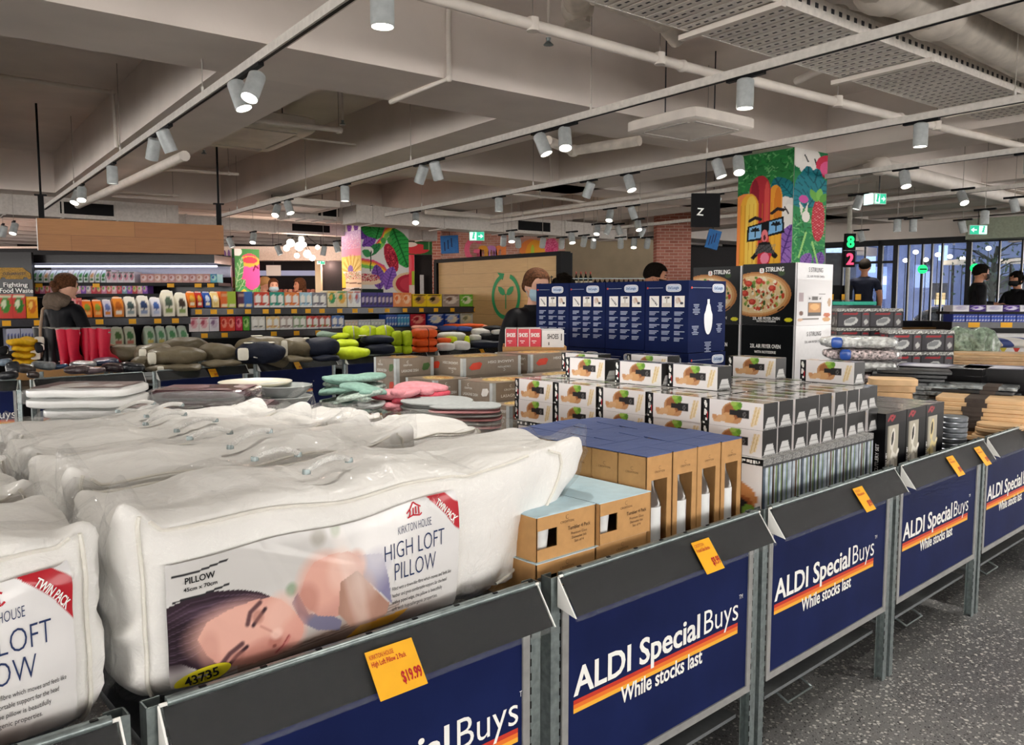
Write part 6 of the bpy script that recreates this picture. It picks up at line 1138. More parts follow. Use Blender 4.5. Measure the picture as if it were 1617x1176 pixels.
for i in range(n1):
    a = 57+i*9; c = [('cdd6d6', '4f8f55', '2c6638'), ('d4dada', '8ab07a', '2c6638'), ('d6cfc9', 'c99a6a', '3a6a3a'), ('c8d2d0', '3f7f45', '245a30')][(i*7) % 4] if i < 13 else [('d9c4cc', 'c98a9a', '4a5a5a'), ('d4ccd0', 'b87a8a', '3a4a4a')][i % 2]
    product('pouch' if i < 13 else 'box', c, .105*.98, .24 if i < 14 else .2, .3, 'salad_bag' if i < 13 else 'fruit_tub', ('bagged salad' if i < 13 else 'pink fruit tub')+' on the top chiller shelf, '+pos(i, n1), 'grocery pack', (cx(a), CY+.2, cz(446)), 0, 'salads and tubs on the top chiller shelf')
for i in range(11):
    a = 229+i*11; c = [('c99a94', 'e0c8c8', 'b87a70'), ('c4928e', 'dcc4c6', 'b07068'), ('cfa59a', 'e4cfcc', 'c08a78')][i % 3] if i < 10 else ('5aa8b8', 'a8d8d0', '3a6aa8')
    product('box', c, .125, .16, .3, 'meat_tray', ('pink meat tray' if i < 10 else 'turquoise tub')+' on the top chiller shelf, '+pos(i, 11)+' of the meat row', 'grocery pack', (cx(a), CY+.2, cz(446)), 0, 'meat trays in the chiller')
CC = [('b8444a', 'd8b080', '7aa04a'), ('d05a5a', 'e8c0b0', '8a9a4a'), ('7a4aa8', 'c88ac8', '6aa04a'), ('c8384a', 'e08080', '6a7a3a'), ('8a50b0', 'd090c0', '70a850'), ('c87a9a', 'e8c0cc', '7ab050'), ('d8a0a8', 'f0d0d4', '84b858'), ('b89a9a', 'e0d4d0', '6a8a9a'), ('7a98a8', 'c8d8dc', 'b85a6a')]
for i in range(22):
    a = 59+i*8.1; product('box', CC[(i*5+i//4) % 9], .094, .165, .25, 'fruit_pack', 'colourful fruit pack on the second chiller shelf, '+pos(i, 22) if i < 18 or i > 20 else 'colourful fruit pack on the second chiller shelf, near its right end %d places in' % (21-i), 'grocery pack', (cx(a), CY+.2, cz(463.5)), 0, 'fruit packs on the second chiller shelf')
# sign panel left of the chiller
sx0, sx1 = cx(-30, 14.6), cx(55, 14.6); t = thing('food_waste_sign', 'black panel with golden truck shape and white Fighting Food Waste lettering', 'sign', ((sx0+sx1)/2, 14.6, 0)); MB().box((0, .05, cz(398, 14.6)/2), (sx1-sx0, .06, cz(398, 14.6)), CHK).build('panel', t)
GOLDP = M('truck_gold', 'b58a38', .5, var=.25, scale=60); o0 = (sx0+sx1)/2
def sp(px, py): return cx(px, 14.6)-o0, cz(py, 14.6)
pts = [sp(2.5, 440.5), sp(2.5, 424), sp(4, 422.5), sp(41, 422.5), sp(46, 427), sp(52, 431), sp(53.5, 434), sp(53.5, 440.5), sp(49, 440.5), sp(47, 437.5), sp(42, 437.5), sp(40, 440.5), sp(14, 440.5), sp(12, 437.8), sp(7, 437.8), sp(5, 440.5)]
mb = MB(); mb.prism(pts, .01, GOLDP, frame((0, .018, 0), (1, 0, 0), (0, 0, 1))); mb.build('truck_emblem', t)
X = frame((0, .005, 0), (1, 0, 0), (0, 0, 1)); mb = MB(); a, b = sp(28, 434); mb.text('OZHARVEST', X, a, b, .045, CHK, 'c', .03, w=.42, lift=.004); mb.build('emblem_lettering', t)
mb = MB(); a, b = sp(29, 452.5); mb.text('Fighting', X, a, b, .075, WHITE, 'c', .04, w=.44, lift=.004); a, b = sp(30, 462); mb.text('Food Waste', X, a, b, .08, WHITE, 'c', .04, w=.6, lift=.004); mb.build('lettering', t)
# wooden board hanging from the ceiling
OAK = planks('oak_planks', '9a6638', 'ac7942', 1.0)
pa, pb = aty(60, 373, 9.0), aty(353, 381, 9.85); v = pb-pa; rz = math.atan2(v.y, v.x); L = v.xy.length; c = (pa+pb)/2; zt, zb = 2.475, 2.125
t = thing('hanging_sign_board', 'long oak plank board hanging from the ceiling over the grocery shelves', 'sign board', (c.x, c.y, (zt+zb)/2), rz)
MB().box((0, 0, 0), (L, .06, zt-zb), OAK).build('board', t); MB().box((-L/2-.004, .0, 0), (.008, .09, zt-zb), WHITE).build('edge_strip', t)
for s in (-1, 1): MB().box((s*(L/2-.045), 0, (zt-zb)/2+.13), (.055, .05, .26), BLACK).box((s*(L/2-.045), 0, (zt-zb)/2+.255), (.12, .08, .012), BLACK).cyl((s*(L/2-.045), 0, (zt-zb)/2+.2), (s*(L/2-.045), 0, ZS-(zt+zb)/2), .012, BLACK, n=6).build('hanger', t)
# ------------------------------------------------------------------ painted columns and back walls
def grass(A, mask, n=260, seed=1):
    r = np.random.RandomState(seed)
    for k in range(n):
        x, y = r.rand(), r.rand(); i, j = int(y*(A.nv-1)), int(x*(A.nu-1))
        if mask[i, j]: a = r.rand()*6.28; L = .02+.03*r.rand(); A.line([(x, y), (x+L*math.cos(a)/A.asp, y+L*math.sin(a))], .0055, ('2f8a45', '54a85c', '1f5f30', '7ab878')[r.randint(4)], .8)
def mural_fruit():
    A = Art(92, 196, '2f7a42'); A.put(A.V < .67, '2c6e4c'); grass(A, A.V > .55, 420)
    A.leaf(.98, .5, .68, .76, .1, '1f6f78', '17505c', 5); A.leaf(1.0, .58, .8, .7, .06, '237a84', '17505c', 4)
    A.ell(.86, .52, .12, .07, 'e4e0da'); A.ell(.97, .5, .1, .07, 'dcd8d2'); A.ell(.93, .4, .14, .12, 'e6e2dc'); A.line([(.86, .5), (.93, .44)], .006, '3a3432')
    A.leaf(.78, -.02, 1.0, .34, .09, '8a62b0', '54327a', 7); A.leaf(.92, -.05, 1.1, .16, .08, '9a70bc', '5d3a86', 5)
    def lobe(x0, x1, top, r, col): A.box(x0, -.1, x1, top-r, col); A.ell((x0+x1)/2, top-r, (x1-x0)/2, r, col)
    lobe(.56, .82, .70, .13, 'e09a35'); lobe(.68, .80, .68, .12, 'cf7a2a'); lobe(.22, .61, .80, .15, 'b3323b'); lobe(.25, .40, .77, .14, '8c2531'); lobe(.50, .59, .74, .12, 'd4504c')
    lobe(-.1, .40, .655, .12, 'ee8f4e'); lobe(.06, .39, .65, .12, 'efb13c'); lobe(.16, .36, .63, .11, 'f2cd5a'); A.box(.40, -.1, .58, .24, 'c03a3a'); A.box(.60, -.1, .8, .3, 'f0bc3c', .8)
    for k in range(9): A.line([(.06+.08*k, .02), (.07+.08*k, .55)], .004, 'c8862a', .5)
    A.pol([(.19, .215), (.2, .355), (.85, .42), (.87, .275), (.56, .25), (.52, .3), (.45, .225)], '17181a')
    A.pol([(.225, .235), (.235, .345), (.46, .365), (.45, .245)], '86b8e0'); A.pol([(.59, .27), (.6, .38), (.82, .4), (.83, .295)], '7ab0dc')
    for cx_, cy_ in ((.345, .31), (.72, .35)):
        A.line([(cx_, cy_-.05), (cx_, cy_)], .007, '16181c')
        for a in range(5): A.line([(cx_, cy_), (cx_+.07*math.cos(a*.8-.05), cy_+.022*math.sin(a*.8-.05)+.004)], .008, '16181c')
    A.line([(.24, .405), (.34, .43), (.44, .41)], .014, '2a2426'); A.line([(.64, .455), (.74, .49), (.84, .475)], .014, '2a2426')
    A.ell(.52, .26, .06, .055, 'e47a80'); A.ell(.52, .245, .02, .025, '55202a')
    A.pol([(.27, .07), (.36, .12), (.42, .2), (.52, .21), (.62, .2), (.68, .13), (.77, .08), (.72, .05), (.62, .09), (.52, .12), (.42, .1), (.33, .05)], '1a191b')
    for k in range(12): A.line([(.36+.03*k, .1), (.38+.03*k, .18)], .004, '8a888a', .6)
    A.pol([(.4, .1), (.5, .115), (.66, .1), (.6, .0), (.46, .0)], 'c62838'); A.ell(.53, .06, .08, .05, 'ea86a0'); return A.im
def mural_flower():
    A = Art(56, 196, '2f8450'); grass(A, A.V < .5, 260, 4); A.put(A.V > .8, '247a4c')
    A.ell(.2, .95, .35, .12, 'e8e4de'); A.ell(.5, .92, .3, .1, 'e2ded8'); A.ell(.75, .84, .2, .07, 'eae6e0'); A.ell(.35, .84, .2, .06, 'e8e4de'); A.line([(.3, .95), (.4, .9)], .006, '2a2a2a'); A.line([(.6, .93), (.66, .88)], .006, '2a2a2a')
    A.ell(1.0, .88, .36, .1, 'c42f4a'); A.ell(1.02, .86, .25, .07, 'd95a8a')
    for (x, y, w) in ((-.02, .66, .09), (.2, .78, .08), (.42, .86, .09), (.72, .85, .09), (.95, .76, .08)): A.leaf(.42, .5, x, y, w, '1f7a86', '145460', 5)
    A.ell(.3, .57, .14, .035, 'c2529a'); A.pol([(.16, .55), (.24, .42), (.3, .5), (.42, .43), (.44, .55), (.34, .48)], 'dfdcd0'); A.ell(.38, .42, .12, .05, 'e6e2da')
    A.ell(.76, .40, .2, .19, 'b22c3a')
    for k in range(30):
        for j in range(4): A.ell(.6+.1*j+.05*(k % 2), .23+.012*k, .03, .005, 'd65a62' if (k+j) % 3 else 'e8a0a0', a=.8 if (.6+.1*j-.76)**2/.04+(.23+.012*k-.4)**2/.036 < 1 else 0)
    A.leaf(.72, .56, .5, .66, .03, '6aa84a'); A.leaf(.76, .57, .8, .68, .03, '7ab854'); A.leaf(.8, .56, 1.0, .64, .03, '5a9840')
    A.leaf(.3, -.02, .55, .1, .05, '8a62b0', '54327a'); A.leaf(.75, -.02, .9, .12, .05, '7a56a4', '4a2c70'); A.line([(.4, .28), (.2, .06)], .008, '9ad07a'); A.line([(.6, .2), (.78, .02)], .008, '9ad07a'); return A.im
def mural_cake():
    A = Art(60, 120, 'd8d2ce'); A.put(A.V > .78, 'e0d8da'); A.box(0, .84, .2, 1, '3f7a48'); A.leaf(.42, .8, .45, 1.0, .06, '7a4aa0', '4a2a70'); A.leaf(.75, .8, .8, 1.0, .06, '7a4aa0', '4a2a70')
    t = np.clip((A.V-.48)/.36, 0, 1)[..., None]; m = (A.V > .44) & (A.V < .84); A.im[m] = (hx('ea8aa0')*(1-t)+hx('c9b4dc')*t)[m]; A.speck(m & (A.V > .6), ['e8dcec', 'b89ad0'], .25)
    A.put((A.V < .5) & (A.V > .3), 'd9b85a'); 
    for k in range(14): A.line([(.5, .26), (.5+.5*math.cos(k*.22+.1), .3+.22*math.sin(k*.22+.1))], .008, 'b8902e' if k % 2 else 'ecd07a')
    A.ell(.45, .32, .14, .06, '7a5aa4'); A.ell(.5, .2, .5, .1, 'c9a06a'); A.speck(((A.U-.5)/.5)**2+((A.V-.23)/.07)**2 < 1, ['c8384a', 'e8c0b0', '4a7a3a', 'f0e4d0'], .8); A.box(0, .08, 1, .19, 'e4c4a4'); A.line([(0, .15), (1, .13)], .008, '6a4a3a'); A.ell(.0, .12, .2, .18, 'e0b83c'); A.line([(.0, .07), (.3, .06)], .012, '2a2020'); A.ell(.3, .02, .3, .05, 'b8a8a0'); A.ell(.75, .02, .4, .05, '2c2a26'); return A.im
def mural_leaf():
    A = Art(92, 130, 'd9d4cf'); A.leaf(.12, .72, .0, .86, .1, '6a3f94', '43256a', 6); A.leaf(.02, .62, .3, .74, .07, '7a4aa4', '4a2a74', 6); A.leaf(.32, .74, .05, 1.02, .13, '2f8a3e', '1c5a28', 9); A.leaf(.3, .72, .45, 1.02, .12, '38964a', '1c5a28', 9)
    for k, c in enumerate(('d8487a', 'e8743a', 'f0b83a', 'e8d84a', '7ac05a')): A.line([(.34, .66-.018*k), (.45, .74-.02*k), (.52, .86-.022*k), (.68, .93-.022*k)], .026, c); A.line([(.0, .44-.02*k), (.25, .42-.02*k), (.45, .36-.03*k), (.52, .28-.02*k)], .022, c)
    A.leaf(.66, .88, .98, .36, .17, '319a45', '1c5f2a', 10); A.leaf(.12, .5, .4, .66, .06, '2f7a48', '1c5a30', 6); A.ell(.13, .56, .12, .06, 'e2ddd6'); A.leaf(.02, .56, .2, .5, .05, '3a8a50')
    A.ell(.62, .48, .13, .2, 'a8283a', rot=.35); r = np.random.RandomState(2)
    for k in range(120):
        x, y = .5+.26*r.rand(), .28+.38*r.rand(); dx, dy = (x-.62)*A.asp, y-.48; c, s = math.cos(.35), math.sin(.35); d = ((dx*c+dy*s)/(.13*A.asp))**2+((-dx*s+dy*c)/.2)**2
        if d < .92: A.ell(x, y, .014, .008, 'd84a52' if k % 2 else '6a1422')
    A.leaf(.5, .67, .42, .74, .04, '4a9a4a'); A.leaf(.56, .68, .62, .76, .04, '4a9a4a'); A.leaf(.38, .05, .3, .38, .1, '7a52a0', '4a2a70', 8); A.leaf(.5, .05, .66, .36, .1, '8a5cb0', '4f2f78', 8); A.leaf(.62, .08, .88, .24, .05, '9a6cbc', '5a3a84', 6)
    A.ell(1.0, .13, .36, .16, 'd8b890'); A.ell(1.02, .13, .31, .135, 'b02a3c'); A.ell(1.04, .13, .24, .1, 'c43a4a'); A.ell(.1, .16, .3, .05, 'e4c8a8'); A.speck(((A.U-.1)/.28)**2+((A.V-.21)/.05)**2 < 1, ['c8384a', '7a1c2c', 'e8d8c0'], .9); A.box(0, .0, .45, .06, '24302a'); A.line([(.2, .56), (.18, .3)], .008, '2c3a2a'); return A.im
def mural_pink():
    A = Art(50, 70, '4a8a50'); A.ell(.6, .62, .5, .3, 'e8506e'); A.ell(.68, .55, .4, .28, 'ea5aa4'); A.ell(.6, .78, .42, .1, 'e8b04a'); A.ell(.62, .8, .3, .06, 'd8485a'); A.line([(.75, .62), (.82, .7), (.95, .66)], .02, '7a2050')
    A.leaf(.0, .3, .3, .85, .12, '5aa060', 'b8d8b0', 5); A.leaf(.05, .2, .4, .45, .1, '4a9850', 'a8d0a0', 5); A.ell(.1, .95, .2, .08, 'e4e2de')
    for k, c in enumerate(('58b07a', 'e8d84a', 'f0983a', 'd84a5a')): A.line([(.1, .22-.05*k), (.35, .3-.05*k), (.6, .2-.05*k)], .03, c)
    A.leaf(.6, .0, .9, .3, .1, '7ab85a', '3a7a3a', 6); return A.im
PLASTER = M('column_plaster', 'd8d2ca', .8, var=.05); MURAL = printed('mural_paint', .6)
def column(name, e0, n0, we, wn_, za, zt, imL, imR, lab):
    t = thing(name, lab, 'column', en(e0, n0, 0), EZ); MB().box((we/2, wn_/2, zt/2), (we, wn_, zt), PLASTER).build('shaft', t)
    for nm, im, X, w in (('left_painting', imL, frame((-.004, wn_, za), (0, -1, 0), (0, 0, 1)), wn_), ('front_painting', imR, frame((0, -.004, za), (1, 0, 0), (0, 0, 1)), we)):
        mb = MB(); mb.art(im, X, w, zt-za-.002, MURAL); mb.build(nm, t, smooth=False)
    return t
cc_ = onz(1255, 232, 3.15); e0, n0 = cc_.xy.dot(E2), cc_.xy.dot(N2)
column('painted_column', e0, n0, .60, .70, 1.95, 3.149, mural_fruit(), mural_flower(), 'square column painted with a fruit face in sunglasses and jungle flowers')
cc_ = aty(569.5, 342, 15.3); e0, n0 = cc_.xy.dot(E2), cc_.xy.dot(N2)
column('painted_column', e0, n0, 1.02, .85, 1.72, 3.149, mural_cake(), mural_leaf(), 'square column painted with cake, red cone flower and big green leaves')
cc_ = aty(370, 398, 16.2); e0, n0 = cc_.xy.dot(E2), cc_.xy.dot(N2)
column('painted_column', e0, n0, .5, .75, 1.5, 2.62, np.flip(mural_cake(), 1).copy(), mural_pink(), 'far column painted with a pink fruit, right of the oak board')
BRICK = brick('red_brick', '9a5a4a', 'b87868', 'c8a898', 2.6); BRICKP = brick('painted_brick', 'c08878', 'd0a090', 'd8c0b4', 3.2); DARKW = M('dark_wall', '1d1a1c', .5, var=.08); BEIGE = M('beige_plaster', 'cdbb9c', .7, var=.04, scale=3); CREAMW = M('white_soffit', 'd8c9be', .7)
def wallbox(name, pl, pr, Y, zt, m, d=.2, zb=0.0, Y2=None):
    A, B = aty(pl, 450, Y), aty(pr, 450, Y2 or Y); v = (B-A); rz = math.atan2(v.y, v.x); c = (A+B)/2
    return struct(MB().box((0, d/2, (zt+zb)/2), (v.xy.length, d, zt-zb), m).build(name, loc=(c.x, c.y, 0), rz=rz))
wallbox('wall_back', -120, 1330, 24, ZS, DARKW); wallbox('wall_left', -900, -100, 19, ZS, DARKW, Y2=20)
wallbox('wall_chiller', -160, 350, 16.2, 2.62, DARKW); wallbox('trim_soffit_left', -160, 560, 17.5, 2.75, CREAMW, .3, 2.45)
wallbox('wall_deli', 400, 507, 19.5, 2.5, DARKW); wallbox('trim_soffit_deli', 395, 545, 19.2, 2.75, CREAMW, .3, 2.55)
wallbox('wall_service', 506, 545, 18.6, 2.6, DARKW); wallbox('trim_pillar_deli', 498, 507, 18.4, 2.55, BEIGE, .15)
wallbox('wall_doorway', 640, 690, 19.5, ZS, DARKW); wallbox('wall_brick_pillar', 683, 697, 18.4, ZS, BRICK, .4); wallbox('wall_brick', 690, 892, 18.7, ZS, BRICKP)
wallbox('wall_beige', 880, 1040, 21, ZS, BEIGE); wallbox('wall_brick_pier', 1036, 1090, 17.5, ZS, BRICK, .4); wallbox('wall_black', 1088, 1190, 17.8, 2.75, DARKW, .3)
# door strip and painted door surround
p = aty(666, 430, 19.3); tag(MB().box((0, 0, 1.1), (.09, .04, 2.2), M('pale_strip', 'bccad0', .5)).build('door_post', loc=(p.x, p.y, 0)), 'pale vertical post in the dark doorway right of the leaf column', 'post')
A = Art(30, 40, '2f6a40'); A.ell(.3, .45, .55, .4, 'c8404a'); A.box(.62, .4, 1, 1, '2a6a3c'); A.line([(.82, .4), (.82, 1)], .02, '7ab07a'); A.ell(.05, .8, .3, .2, 'e4e0da'); p0, p1 = aty(645, 402, 19.3), aty(684, 382, 19.3)
tag(MB().art(A.im, frame(p0, (1, 0, 0), (0, 0, 1)), p1.x-p0.x, p1.z-p0.z, MURAL).box(((p0.x+p1.x)/2, p0.y+.03, (p0.z+p1.z)/2), (p1.x-p0.x, .05, p1.z-p0.z), PLASTER).build('painted_panel'), 'painted melon and green panel above the dark doorway', 'mural')
A = Art(16, 50, 'd8485a'); A.box(.55, 0, 1, .45, '9ac03a'); A.ell(.2, .7, .4, .3, 'e06a78'); p0, p1 = aty(645, 450, 19.25), aty(654, 402, 19.25)
tag(MB().art(A.im, frame(p0, (1, 0, 0), (0, 0, 1)), p1.x-p0.x, p1.z-p0.z, MURAL).box(((p0.x+p1.x)/2, p0.y+.03, p1.z/2), (p1.x-p0.x, .05, p1.z), PLASTER).build('painted_panel'), 'narrow red and lime painted jamb beside the dark doorway', 'mural')
# wall letters
def letters(s, pxs, Y, yb, h, cols):
    for ch, px, c in zip(s, pxs, cols):
        p = aty(px, yb, Y); mb = MB(); mb.text(ch, frame((0, 0, 0), (1, 0, 0), (0, 0, 1)), 0, 0, h, M('letter_'+c, c, .5, var=.04), 'c', .09, lift=.02, w={'G': .36, 'd': .25}.get(ch, .22))
        tag(mb.build('wall_letter', loc=p), 'painted %s letter %s on the brick wall above the recycling sign' % ({'e46a8a': 'pink', 'eaa63c': 'orange', 'c88ac8': 'lilac', 'e8874a': 'coral'}[c], ch), 'letter')
letters('Good', (747, 763, 776, 789), 18.6, 411, .50, ('e46a8a', 'eaa63c', 'c88ac8', 'e8874a'))
A = Art(60, 34, 'c89888'); A.ell(.3, .35, .3, .6, 'e88a4a'); A.ell(.42, .3, .26, .62, 'f0a83c'); A.ell(.34, .3, .05, .4, 'b8d84a'); A.ell(.82, .6, .18, .4, 'e05a8a'); A.speck(((A.U-.82)/.18)**2+((A.V-.6)/.4)**2 < 1, ['f08aae', 'c83a6a'], .5); A.ell(.75, .1, .16, .2, '2f7a4a'); A.ell(.14, .1, .12, .15, 'd8cce0'); A.line([(.02, .3), (.1, .05)], .03, '4a9a5a')
p0, p1 = aty(820, 411, 18.62), aty(882, 376, 18.62); tag(MB().art(A.im, frame(p0, (1, 0, 0), (0, 0, 1)), p1.x-p0.x, p1.z-p0.z, MURAL).box(((p0.x+p1.x)/2, p0.y+.03, (p0.z+p1.z)/2), (p1.x-p0.x, .05, p1.z-p0.z), BRICKP).build('painted_panel'), 'painted orange and pink fruit on the brick wall right of the letters', 'mural')
BLUEP = M('blue_panel', '2f6fb0', .45, var=.06)
def blue_sign(px, py, Y, w, h, rot, lab):
    p = aty(px, py, Y); t = thing('hanging_sign', lab, 'sign', p); mb = MB(); mb.box((0, 0, 0), (w, .05, h), BLUEP, Matrix.Rotation(rot, 4, 'Y')); mb.build('panel', t)
    X = frame((0, -.026, 0), (math.cos(rot), 0, -math.sin(rot)), (math.sin(rot), 0, math.cos(rot))); mb = MB()
    for k in range(3): mb.box((w*(-.28+.2*k), h*.1*(k-1), .001), (w*.07, h*.5, .003), NAVYINK, X)
    mb.build('dark_mark', t); MB().cyl((0, 0, h/2), (0, 0, ZS-p.z), .006, DGREY, n=5).build('hanger_rod', t)
blue_sign(710, 386, 16.5, .36, .36, -.05, 'blue hanging panel with dark strokes left of the exit sign'); blue_sign(1126, 378, 13.0, .2, .3, .25, 'tilted blue hanging panel under the black number sign')
# recycling panel
LWOOD = planks('pale_oak', 'b8935f', 'bf9c68', .8); GREEN = M('recycle_green', '2a8a55', .5, var=.03)
A, B = aty(693, 480, 14.3), aty(884, 480, 12.0); v = B-A; rz = math.atan2(v.y, v.x); L = v.xy.length; HZ = 2.25
t = thing('recycling_sign', 'pale wooden wall panel with a green recycling leaf emblem and black frame', 'sign', ((A+B)/2).xy.to_3d(), rz); MB().box((0, .06, HZ/2), (L, .12, HZ), LWOOD).build('panel', t)
mb = MB(); mb.box((0, .05, HZ+.02), (L+.14, .2, .06), BLACK); mb.box((-L/2-.04, .05, HZ/2), (.08, .2, HZ), BLACK); mb.box((L/2+.04, .05, HZ/2), (.1, .24, HZ+.06), BLACK); mb.build('frame', t)
def on_panel(px, py):
    d = ray(px, py); n_ = Vector((-v.y, v.x, 0)); k = (A.xy.to_3d().dot(n_))/d.dot(n_); q = d*k+Vector((0, 0, CAMH)); return (q.xy-((A+B)/2).xy).dot(v.xy.normalized()), q.z
X = frame((0, -.002, 0), (1, 0, 0), (0, 0, 1)); cxp, czp = on_panel(799, 468); rx_ = (on_panel(821, 468)[0]-on_panel(777, 468)[0])/2; rz_ = (on_panel(799, 432)[1]-on_panel(799, 503)[1])/2
mb = MB()
for (t0, t1) in ((1.95, 2*PI+1.25),):
    n = 40
    for k in range(n):
        a, b = t0+(t1-t0)*k/n, t0+(t1-t0)*(k+1)/n; mb.add([(cxp+rx_*r*math.cos(q), czp+rz_*r*math.sin(q), .004) for q, r in ((a, .84), (b, .84), (b, 1.03), (a, 1.03))], [(0, 1, 2, 3)], GREEN, X)
mb.poly([(cxp+x*rx_, czp+y*rz_, .004) for x, y in ((-.62, 1.08), (-.1, 1.02), (-.22, .72))], GREEN, X); mb.build('emblem_ring', t)
mb = MB()
for s in (-1, 1): mb.poly([(cxp+s*x*rx_, czp+y*rz_, .004) for x, y in ((.04, .08), (.12, .3), (.3, .42), (.56, .45), (.54, .28), (.4, .12), (.22, .05))], GREEN, X)
mb.rect(X, cxp-.012, czp-rz_*.55, cxp+.012, czp+rz_*.12, GREEN, .004); mb.build('leaf_emblem', t)
a, b = on_panel(864, 446); mb = MB(); mb.text('st', X, a, b, .14, INK, 'l', .0, lift=.004); mb.build('lettering', t)
# wine shelf
t = thing('wine_shelf', 'black wine shelf in front of the beige wall', 'shelf', aty(965, 440, 16.5).xy.to_3d()); L = 2.5
for z in (1.50, 1.78): MB().box((0, .15, z), (L, .35, .04), SHELFK).build('shelf', t)
MB().box((0, .33, .95), (L, .03, 1.9), SHELFK).build('back_panel', t); MB().box((0, .0, 2.03), (1.6, .02, .02), GALV).build('rail', t)
BOT = MB().lathe([(0, 0), (.038, 0), (.038, .19), (.03, .215), (.015, .235), (.014, .3), (0, .3)], M('bottle_dark', '22241c', .12, coat=.6), 12).lathe([(.0145, .25), (.0158, .3), (0, .302)], M('bottle_foil', '8a3a30', .3, .4), 10).lathe([(.0385, .06), (.0385, .15)], M('bottle_label', 'd8d0b8', .6), 12).mesh('wine_bottle')
ox = aty(965, 440, 16.5)
for i in range(22):
    o = bpy.data.objects.new('wine_bottle', BOT); COL.objects.link(o); x = -1.0+.098*i; o.location = (ox.x+x, ox.y+.1, 1.80 if i > 6 else 1.80); o.scale = (1, 1, 1.25 if i < 7 else .8)
    tag(o, ('tall' if i < 7 else 'short')+' dark wine bottle on the black wine shelf, '+pos(i if i < 7 else i-7, 7 if i < 7 else 15), 'bottle', 'wine bottles')
for i in range(16):
    o = bpy.data.objects.new('jar', _pm[('bottles', ('c9c4ba', 'c8926a', 'e8d8c0'), 0, 0)] if 0 else MB().lathe([(0, 0), (.045, 0), (.045, .11), (0, .11)], M('jar_'+('d8c040', 'c8b090', 'e0d8c0', 'b85048')[i % 4], ('d8c040', 'c8b090', 'e0d8c0', 'b85048')[i % 4], .4), 10).mesh('jar')); COL.objects.link(o); o.location = (ox.x-.85+.13*i, ox.y+.05, 1.52); tag(o, 'coloured jar on the lower wine shelf, '+pos(i, 16), 'jar', 'jars on the wine shelf')
# signs under the ceiling
EXITG = M('exit_green', '1f8a6a', .4, emit=.9, var=0); EXITW = M('exit_white', 'c6e8e4', .4, emit=.7, var=0)
def exit_sign(px, py, Y, w, h, arrow, lab, rz=0.0, two=False):
    p = aty(px, py, Y); t = thing('exit_sign', lab, 'exit sign', p, rz); MB().box((0, 0, 0), (w, .04, h), WHITE).build('housing', t)
    if two: MB().box((-w*.58, .06, 0), (.02, .12, h), EXITW).build('side_face', t)
    mb = MB(); X = frame((-w/2, -.021, -h/2), (1, 0, 0), (0, 0, 1)); mb.rect(X, .006, .006, w-.006, h-.006, EXITG); s = 0 if arrow > 0 else w/2
    mb.rect(X, s+.012, .012, s+w*.5-.006, h-.012, EXITW, .001); q = (w/2 if arrow > 0 else 0)+w*.25
    mb.poly([(q-arrow*w*.16, h*.44, .001), (q, h*.44, .001), (q, h*.25, .001), (q+arrow*w*.18, h*.5, .001), (q, h*.75, .001), (q, h*.56, .001), (q-arrow*w*.16, h*.56, .001)][::arrow], EXITW, X)
    fx = s+w*.25; 
    for pts in ([(-.02, .32), (.03, .5), (.06, .68)], [(.03, .5), (.0, .36), (-.06, .22)], [(.03, .48), (.08, .36), (.05, .2)], [(.05, .66), (-.02, .56)], [(.06, .66), (.11, .54)]):
        for (x0_, y0_), (x1_, y1_) in zip(pts[:-1], pts[1:]): mb.box((fx+(x0_+x1_)/2*w*.9, h*(y0_+y1_)/2, .0015), (max(.02, abs(x1_-x0_)*w), max(.012, abs(y1_-y0_)*h*1.2), .001), EXITG, X)
    oval(X, mb, fx+.07*w, h*.8, .035, .035, EXITG, .002); mb.build('lit_face', t); MB().cyl((0, 0, h/2), (0, 0, ZS-p.z), .006, DGREY, n=5).build('hanger_rod', t)
exit_sign(753, 373, 14.5, .27, .16, 1, 'green exit sign with right arrow in front of the brick lettering'); exit_sign(1388, 314, 9.5, .17, .125, 1, 'hanging two-sided green exit sign right of the painted fruit column', .3, True)
exit_sign(1544, 363, 14.8, .32, .17, -1, 'green exit sign with left arrow over the right window'); exit_sign(507, 412, 18.0, .18, .15, 1, 'small blue green exit sign above the deli pillar')
p = aty(1114, 332, 8.6); t = thing('number_sign', 'black hanging sign with a white letter behind a spotlight', 'sign', p); MB().box((0, 0, 0), (.30, .04, .35), BLACK).build('panel', t); mb = MB(); mb.text('Z', frame((-.1, -.022, -.05), (1, 0, -.1), (.1, 0, 1)), 0, 0, .075, WHITE, 'l', .02); mb.build('lettering', t); MB().cyl((0, 0, .17), (0, 0, ZS-p.z), .006, DGREY, n=5).build('hanger_rod', t)
